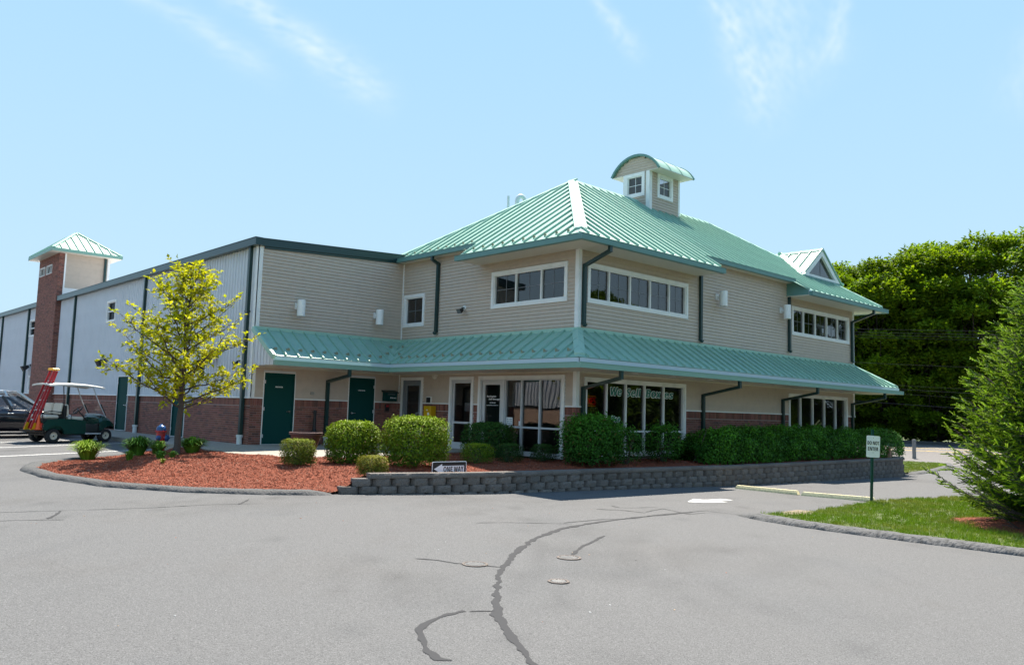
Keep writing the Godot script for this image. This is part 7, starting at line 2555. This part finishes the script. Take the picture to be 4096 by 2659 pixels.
# big broadleaf tree: limbs that carry clumps of sprigs
func big_tree(called: String, label: String, at: Vector3, hgt: float, spread: float, n: int, base: Color, tip: Color, sd: int, sprig: Mesh, low := 0.22, per := 95) -> void:
	var rng := RandomNumberGenerator.new()
	rng.seed = sd
	var t := thing(called, label, "tree", at, 0.0, "trees beyond the street")
	var g := Geo.new()
	var trunk: Array = []
	var rad: Array = []
	var sway := Vector3(rng.randf_range(-0.6, 0.6), 0, rng.randf_range(-0.6, 0.6))
	for i in 9:
		var f := i / 8.0
		trunk.append(Vector3(0, hgt * 0.72 * f, 0) + sway * f * f + Vector3(rng.randfn(), 0, rng.randfn()) * 0.1 * f)
		rad.append(hgt * 0.021 * (1.0 - 0.8 * f) + (0.12 if i == 0 else 0.0))
	g.tube(trunk, rad, 9)
	obj("trunk", g, M.bark, t)
	g = Geo.new()
	var xf: Array = []
	var cols: Array = []
	for c in n:
		var y := hgt * lerpf(low, 0.96, pow(rng.randf(), 0.85))
		var f := y / hgt
		var r := spread * sqrt(maxf(0.02, 1.0 - pow(absf(f - 0.55) / 0.5, 2.2))) * sqrt(rng.randf_range(0.25, 1.0))
		var a := rng.randf() * TAU
		var o := Vector3(cos(a) * r, y, sin(a) * r) + sway * f
		var size := hgt * rng.randf_range(0.06, 0.115)
		var from: Vector3 = trunk[clampi(int((f * 0.75) / 0.72 * 8.0) - 1, 1, 8)]
		g.tube([from, from.lerp(o, 0.5) + Vector3(0, -0.03 * hgt * 0.5, 0), o], [hgt * 0.006, hgt * 0.004, hgt * 0.0015], 4, false)
		var tone := rng.randf_range(0.8, 1.2)
		for k in per:
			var d := Vector3(rng.randfn(), rng.randfn(), rng.randfn()).normalized()
			if d.y < -0.2 and rng.randf() < 0.6: d.y = -d.y
			var q := o + d * Vector3(1.15, 0.62, 1.15) * size * pow(rng.randf_range(0.12, 1.0), 0.4)
			xf.append(Transform3D(Basis.from_euler(Vector3(rng.randf_range(-0.6, 0.6), rng.randf() * TAU, rng.randf_range(-0.6, 0.6))).scaled(Vector3.ONE * rng.randf_range(0.7, 1.35)), q))
			var cc := base.lerp(tip, rng.randf()) * tone * rng.randf_range(0.75, 1.25)
			cc.a = 1.0
			cols.append(cc)
	obj("limbs", g, M.bark, t)
	many("crown", sprig, M.far_leaf, xf, cols, t, "stuff")

func lawn(called: String, poly: PackedVector2Array, count: int, sd: int) -> void:
	var f := func(x: float, z: float) -> float: return ground_y(x, z) + 0.07 + 0.02 * BUMPS.get_noise_2d(x * 0.7, z * 0.7)
	struct(called, sheet(poly, 0.5, f), M.soil_grass)
	var rng := RandomNumberGenerator.new()
	rng.seed = sd
	var g := Geo.new()
	for i in 9:
		var a := rng.randf() * TAU
		var d := Vector3(cos(a), 0, sin(a))
		var o := Vector3(rng.randf_range(-0.04, 0.04), 0, rng.randf_range(-0.04, 0.04))
		var s := Vector3(-d.z, 0, d.x) * 0.0035
		var h := rng.randf_range(0.03, 0.06)
		g.tri(o - s, o + s, o + d * h * 0.45 + Vector3(0, h, 0))
	var tuft := g.mesh()
	var xf: Array = []
	var cols: Array = []
	var lo := Vector2.INF
	var hi := -Vector2.INF
	for q in poly:
		lo = lo.min(q); hi = hi.max(q)
	var dry := FastNoiseLite.new()
	dry.seed = sd; dry.frequency = 0.5; dry.fractal_octaves = 3
	var tries := 0
	while xf.size() < count and tries < count * 6:
		tries += 1
		var p := Vector2(rng.randf_range(lo.x, hi.x), rng.randf_range(lo.y, hi.y))
		if not Geometry2D.is_point_in_polygon(p, poly): continue
		xf.append(Transform3D(Basis(Vector3.UP, rng.randf() * TAU).scaled(Vector3.ONE * rng.randf_range(0.7, 1.5)), Vector3(p.x, f.call(p.x, p.y), p.y)))
		var k := clampf(dry.get_noise_2d(p.x, p.y) * 1.6 + 0.25, 0.0, 1.0)
		var c := Color(0.20, 0.30, 0.014).lerp(Color(0.34, 0.33, 0.07), k * 0.75) * rng.randf_range(0.75, 1.25)
		c.a = 1.0
		cols.append(c)
	var o2 := many(called + "_grass", tuft, M.grass, xf, cols, self, "stuff")
	tag(o2, "mown grass growing on the " + called.replace("_", " "), "grass")

func trees() -> void:
	young_tree()
	spruce()
	var sprig := sprig_shape(7, 0.30, 0.17, 0.20, 6)
	var b1 := Color(0.09, 0.175, 0.012); var t1 := Color(0.21, 0.30, 0.014)
	var T := func(x: float, z: float) -> Vector3: return on_ground(x, z, -0.1)
	big_tree("broadleaf_tree", "tall spreading broadleaf tree nearest the dormer roof", T.call(54.0, -14.5), 15.6, 6.4, 170, b1, t1, 401, sprig)
	big_tree("broadleaf_tree", "tallest dense broadleaf tree in the middle of the row beyond the street", T.call(57.5, -8.0), 17.0, 6.8, 185, b1, t1, 402, sprig)
	big_tree("broadleaf_tree", "broadleaf tree half behind the spruce at the right edge", T.call(60.5, -1.5), 14.4, 5.2, 150, b1, t1, 403, sprig)
	big_tree("broadleaf_tree", "lower rounded tree just right of the far eave corner", T.call(52.0, -17.5), 13.4, 5.0, 130, b1, t1, 404, sprig)
	big_tree("broadleaf_tree", "slim dark tree standing between the two tallest trees", T.call(55.0, -11.2), 13.0, 4.5, 80, b1, t1, 405, sprig)
	big_tree("broadleaf_tree", "dark tree in front of the right-hand gap of sky", T.call(58.0, -4.5), 12.5, 4.5, 80, b1, t1, 406, sprig)
	big_tree("broadleaf_tree", "broadleaf tree beyond the right edge behind the spruce top", T.call(63.0, 5.0), 12.5, 5.2, 90, b1, t1, 407, sprig)
	var shrubby: Array = [[50.6, -18.0, 5.2], [52.5, -13.0, 4.6], [54.0, -10.0, 5.4], [55.0, -7.2, 4.4], [56.6, -4.4, 5.6], [57.5, -1.2, 4.8], [59.5, 2.0, 5.0]]
	var names: Array = ["dark undergrowth tree close to the far eave of the building", "low dark undergrowth tree above the wooden stump", "dark leafy undergrowth tree behind the grey bollard", "short dark undergrowth tree right of the grey bollard", "dark undergrowth tree left of the spruce shoots", "dark undergrowth tree behind the spruce's lower branches", "dark undergrowth tree beyond the spruce's right side"]
	for i in shrubby.size():
		var q: Array = shrubby[i]
		big_tree("undergrowth_tree", names[i], T.call(q[0], q[1]), q[2], q[2] * 0.62, 46, Color(0.06, 0.13, 0.010), Color(0.17, 0.27, 0.014), 420 + i, sprig, 0.08, 110)
	# farther wood that closes the gaps
	var rng := RandomNumberGenerator.new()
	rng.seed = 450
	var xf: Array = []
	var cols: Array = []
	for i in 60000:
		var u := rng.randf()
		var p := Vector2(60.0, -24.0).lerp(Vector2(78.0, 30.0), u)
		var depth := rng.randf_range(0.0, 10.0)
		var hh := 8.5 + 2.5 * BUMPS.get_noise_2d(u * 30.0, 3.0) + depth * 0.15
		var y := hh * pow(rng.randf(), 0.8)
		xf.append(Transform3D(Basis.from_euler(Vector3(rng.randf_range(-0.6, 0.6), rng.randf() * TAU, rng.randf_range(-0.6, 0.6))).scaled(Vector3.ONE * rng.randf_range(1.2, 2.2)), Vector3(p.x + depth, ground_y(p.x, p.y) + y, p.y - depth * 0.3)))
		var c := Color(0.06, 0.13, 0.011).lerp(Color(0.15, 0.25, 0.016), rng.randf()) * rng.randf_range(0.7, 1.2)
		c.a = 1.0
		cols.append(c)
	tag(many("far_woods", sprig, M.far_leaf, xf, cols, self, "stuff"), "dark mass of woodland behind the trees across the street", "woods")
	lawn("lawn", PackedVector2Array([Vector2(-1.95, 6.55), Vector2(-1.0, 6.95), Vector2(0.5, 6.7), Vector2(2.9, 6.45), Vector2(5.0, 6.55), Vector2(7.5, 7.0), Vector2(12.0, 8.3), Vector2(20.0, 12.0), Vector2(24.0, 17.0), Vector2(2.0, 17.2), Vector2(-0.55, 14.4), Vector2(-1.65, 12.5), Vector2(-2.05, 11.0), Vector2(-2.15, 9.9), Vector2(-2.25, 8.8), Vector2(-2.25, 7.6)]), 42000, 460)
	lawn("grass_strip", PackedVector2Array([Vector2(17.5, 1.55), Vector2(20.0, 1.35), Vector2(23.0, 0.8), Vector2(27.0, -0.1), Vector2(28.0, -0.8), Vector2(27.0, -3.0), Vector2(20.5, -20.0), Vector2(17.2, -20.0)]), 14000, 461)
	# worn sandy patch at the lawn's tip
	var sp := Geo.new()
	for k in 20:
		var a0 := TAU * k / 20; var a1 := TAU * (k + 1) / 20
		var o := Vector2(-1.15, 6.85)
		var q := func(a: float) -> Vector3: return on_ground(o.x + cos(a) * (0.5 + 0.16 * sin(a * 3.0) + 0.06 * sin(a * 7.0)), o.y + sin(a) * (0.22 + 0.05 * sin(a * 5.0)), 0.085)
		sp.tri(on_ground(o.x, o.y, 0.14), q.call(a0), q.call(a1), Vector3.UP)
	struct("bare_sandy_patch", sp, tri_map(mat(0.26, 0.205, 0.135, 0.95), noise_tex(0.06, 0.6, 1.3, 4, 256, 25), 1.0))

# ---------------------------------------------------------------- beyond the lot
func beyond() -> void:
	# wires along the street
	var wires: Array = [[9.25, 0.0, 0.011], [9.05, 0.25, 0.011], [8.85, -0.2, 0.011], [8.7, 0.1, 0.011], [7.0, 0.0, 0.010], [5.65, 0.2, 0.008], [5.4, 0.0, 0.012], [5.1, 0.3, 0.008], [4.45, 0.0, 0.02]]
	var names: Array = ["topmost wire of the upper bundle over the trees", "second wire of the upper bundle over the trees", "third wire of the upper bundle over the trees", "lowest wire of the upper bundle over the trees", "lone wire crossing below the upper bundle", "thin upper wire of the middle group", "thicker middle wire of the middle group", "thin lower wire of the middle group", "lowest and thickest cable along the street"]
	for i in wires.size():
		var q: Array = wires[i]
		var a := Vector3(33.0, q[0] + 0.35, -38.0); var b := Vector3(43.0, q[0] - 3.4, 24.0)
		a.x += q[1]; b.x += q[1]
		var pts: Array = []
		var rr: Array = []
		for k in 41:
			var f := k / 40.0
			pts.append(a.lerp(b, f) + Vector3(0, -0.9 * 4.0 * f * (1.0 - f) + 0.35, 0))
			rr.append(q[2])
		var g := Geo.new()
		g.tube(pts, rr, 5)
		var o := obj("power_line", g, mat(0.035, 0.037, 0.04, 0.9, 0.0, 0.1), self)
		tag(o, names[i], "wire", "overhead wires along the street")
	for q in [[Vector3(33.0, 0, -38.2), 10.5, "wooden utility pole at the left end of the overhead wires"], [Vector3(43.0, 0, 24.2), 7.4, "wooden utility pole at the right end of the overhead wires"]]:
		var t := thing("utility_pole", q[2], "utility pole", on_ground(q[0].x, q[0].z, -0.1))
		var g := Geo.new()
		g.tube([Vector3.ZERO, Vector3(0, q[1], 0)], [0.17, 0.12], 12)
		obj("pole", g, M.bark, t)
		g = Geo.new()
		g.box(Vector3(-1.0, q[1] - 0.9, -0.06), Vector3(1.0, q[1] - 0.78, 0.06))
		obj("crossarm", g, M.bark, t)
	# the white metal building across the lot, seen mirrored in the storefront
	var t := thing("opposite_warehouse", "white ribbed metal warehouse over pale base mirrored in the storefront glass", "building", Vector3(-24.0, -0.5, -30.0))
	var g := Geo.new()
	g.box(Vector3(-8.0, 2.0, -26.0), Vector3(0.0, 6.6, 16.0))
	for i in 130:
		var z := -25.8 + i * 0.32
		g.box(Vector3(0.0, 2.0, z - 0.05), Vector3(0.08, 6.6, z + 0.05))
	obj("metal_siding", g, M.metal_white, t)
	g = Geo.new()
	g.box(Vector3(-8.0, -0.2, -26.0), Vector3(0.02, 1.9, 16.0))
	obj("base_wall", g, mat(0.46, 0.30, 0.22, 0.9), t)
	g = Geo.new()
	g.box(Vector3(-8.0, 1.9, -26.0), Vector3(0.06, 2.0, 16.0))
	obj("ledge", g, M.black, t)
	var rng := RandomNumberGenerator.new()
	rng.seed = 470
	var xf: Array = []
	var cols: Array = []
	var clod := sprig_shape(7, 0.42, 0.24, 0.3, 8)
	for k in 36000:
		var u := rng.randf()
		var p := Vector2(6.0, 34.0).lerp(Vector2(105.0, 46.0), u)
		var dp := rng.randf_range(0.0, 5.0)
		var y := (8.0 + 2.0 * BUMPS.get_noise_2d(u * 40.0, 9.0)) * pow(rng.randf(), 0.9)
		xf.append(Transform3D(Basis.from_euler(Vector3(rng.randf_range(-0.6, 0.6), rng.randf() * TAU, rng.randf_range(-0.6, 0.6))).scaled(Vector3.ONE * rng.randf_range(1.2, 2.0)), Vector3(p.x, -0.9 + y, p.y + dp)))
		var c := Color(0.03, 0.065, 0.010).lerp(Color(0.08, 0.14, 0.012), rng.randf()) * rng.randf_range(0.7, 1.2)
		c.a = 1.0
		cols.append(c)
	tag(many("roadside_woods", clod, M.far_leaf, xf, cols, self, "stuff"), "woodland edge past the lawn mirrored in the right-hand windows", "woods")
	# trees mirrored in the right-hand windows
	var sprig := sprig_shape(7, 0.30, 0.17, 0.22, 6)
	var names2: Array = ["broadleaf tree out past the lawn, first of those mirrored in the right windows", "broadleaf tree out past the lawn, middle of those mirrored in the right windows", "broadleaf tree out past the lawn, last of those mirrored in the right windows", "broadleaf tree by the street corner mirrored in the far bay windows"]
	var i := 0
	for q in [Vector2(20.0, 27.0), Vector2(28.0, 31.0), Vector2(37.0, 34.0), Vector2(62.0, 22.0)]:
		big_tree("broadleaf_tree", names2[i], on_ground(q.x, q.y, -0.1), 11.0 + i, 5.5, 70, Color(0.045, 0.10, 0.012), Color(0.12, 0.20, 0.016), 480 + i, sprig, 0.12, 90)
		i += 1
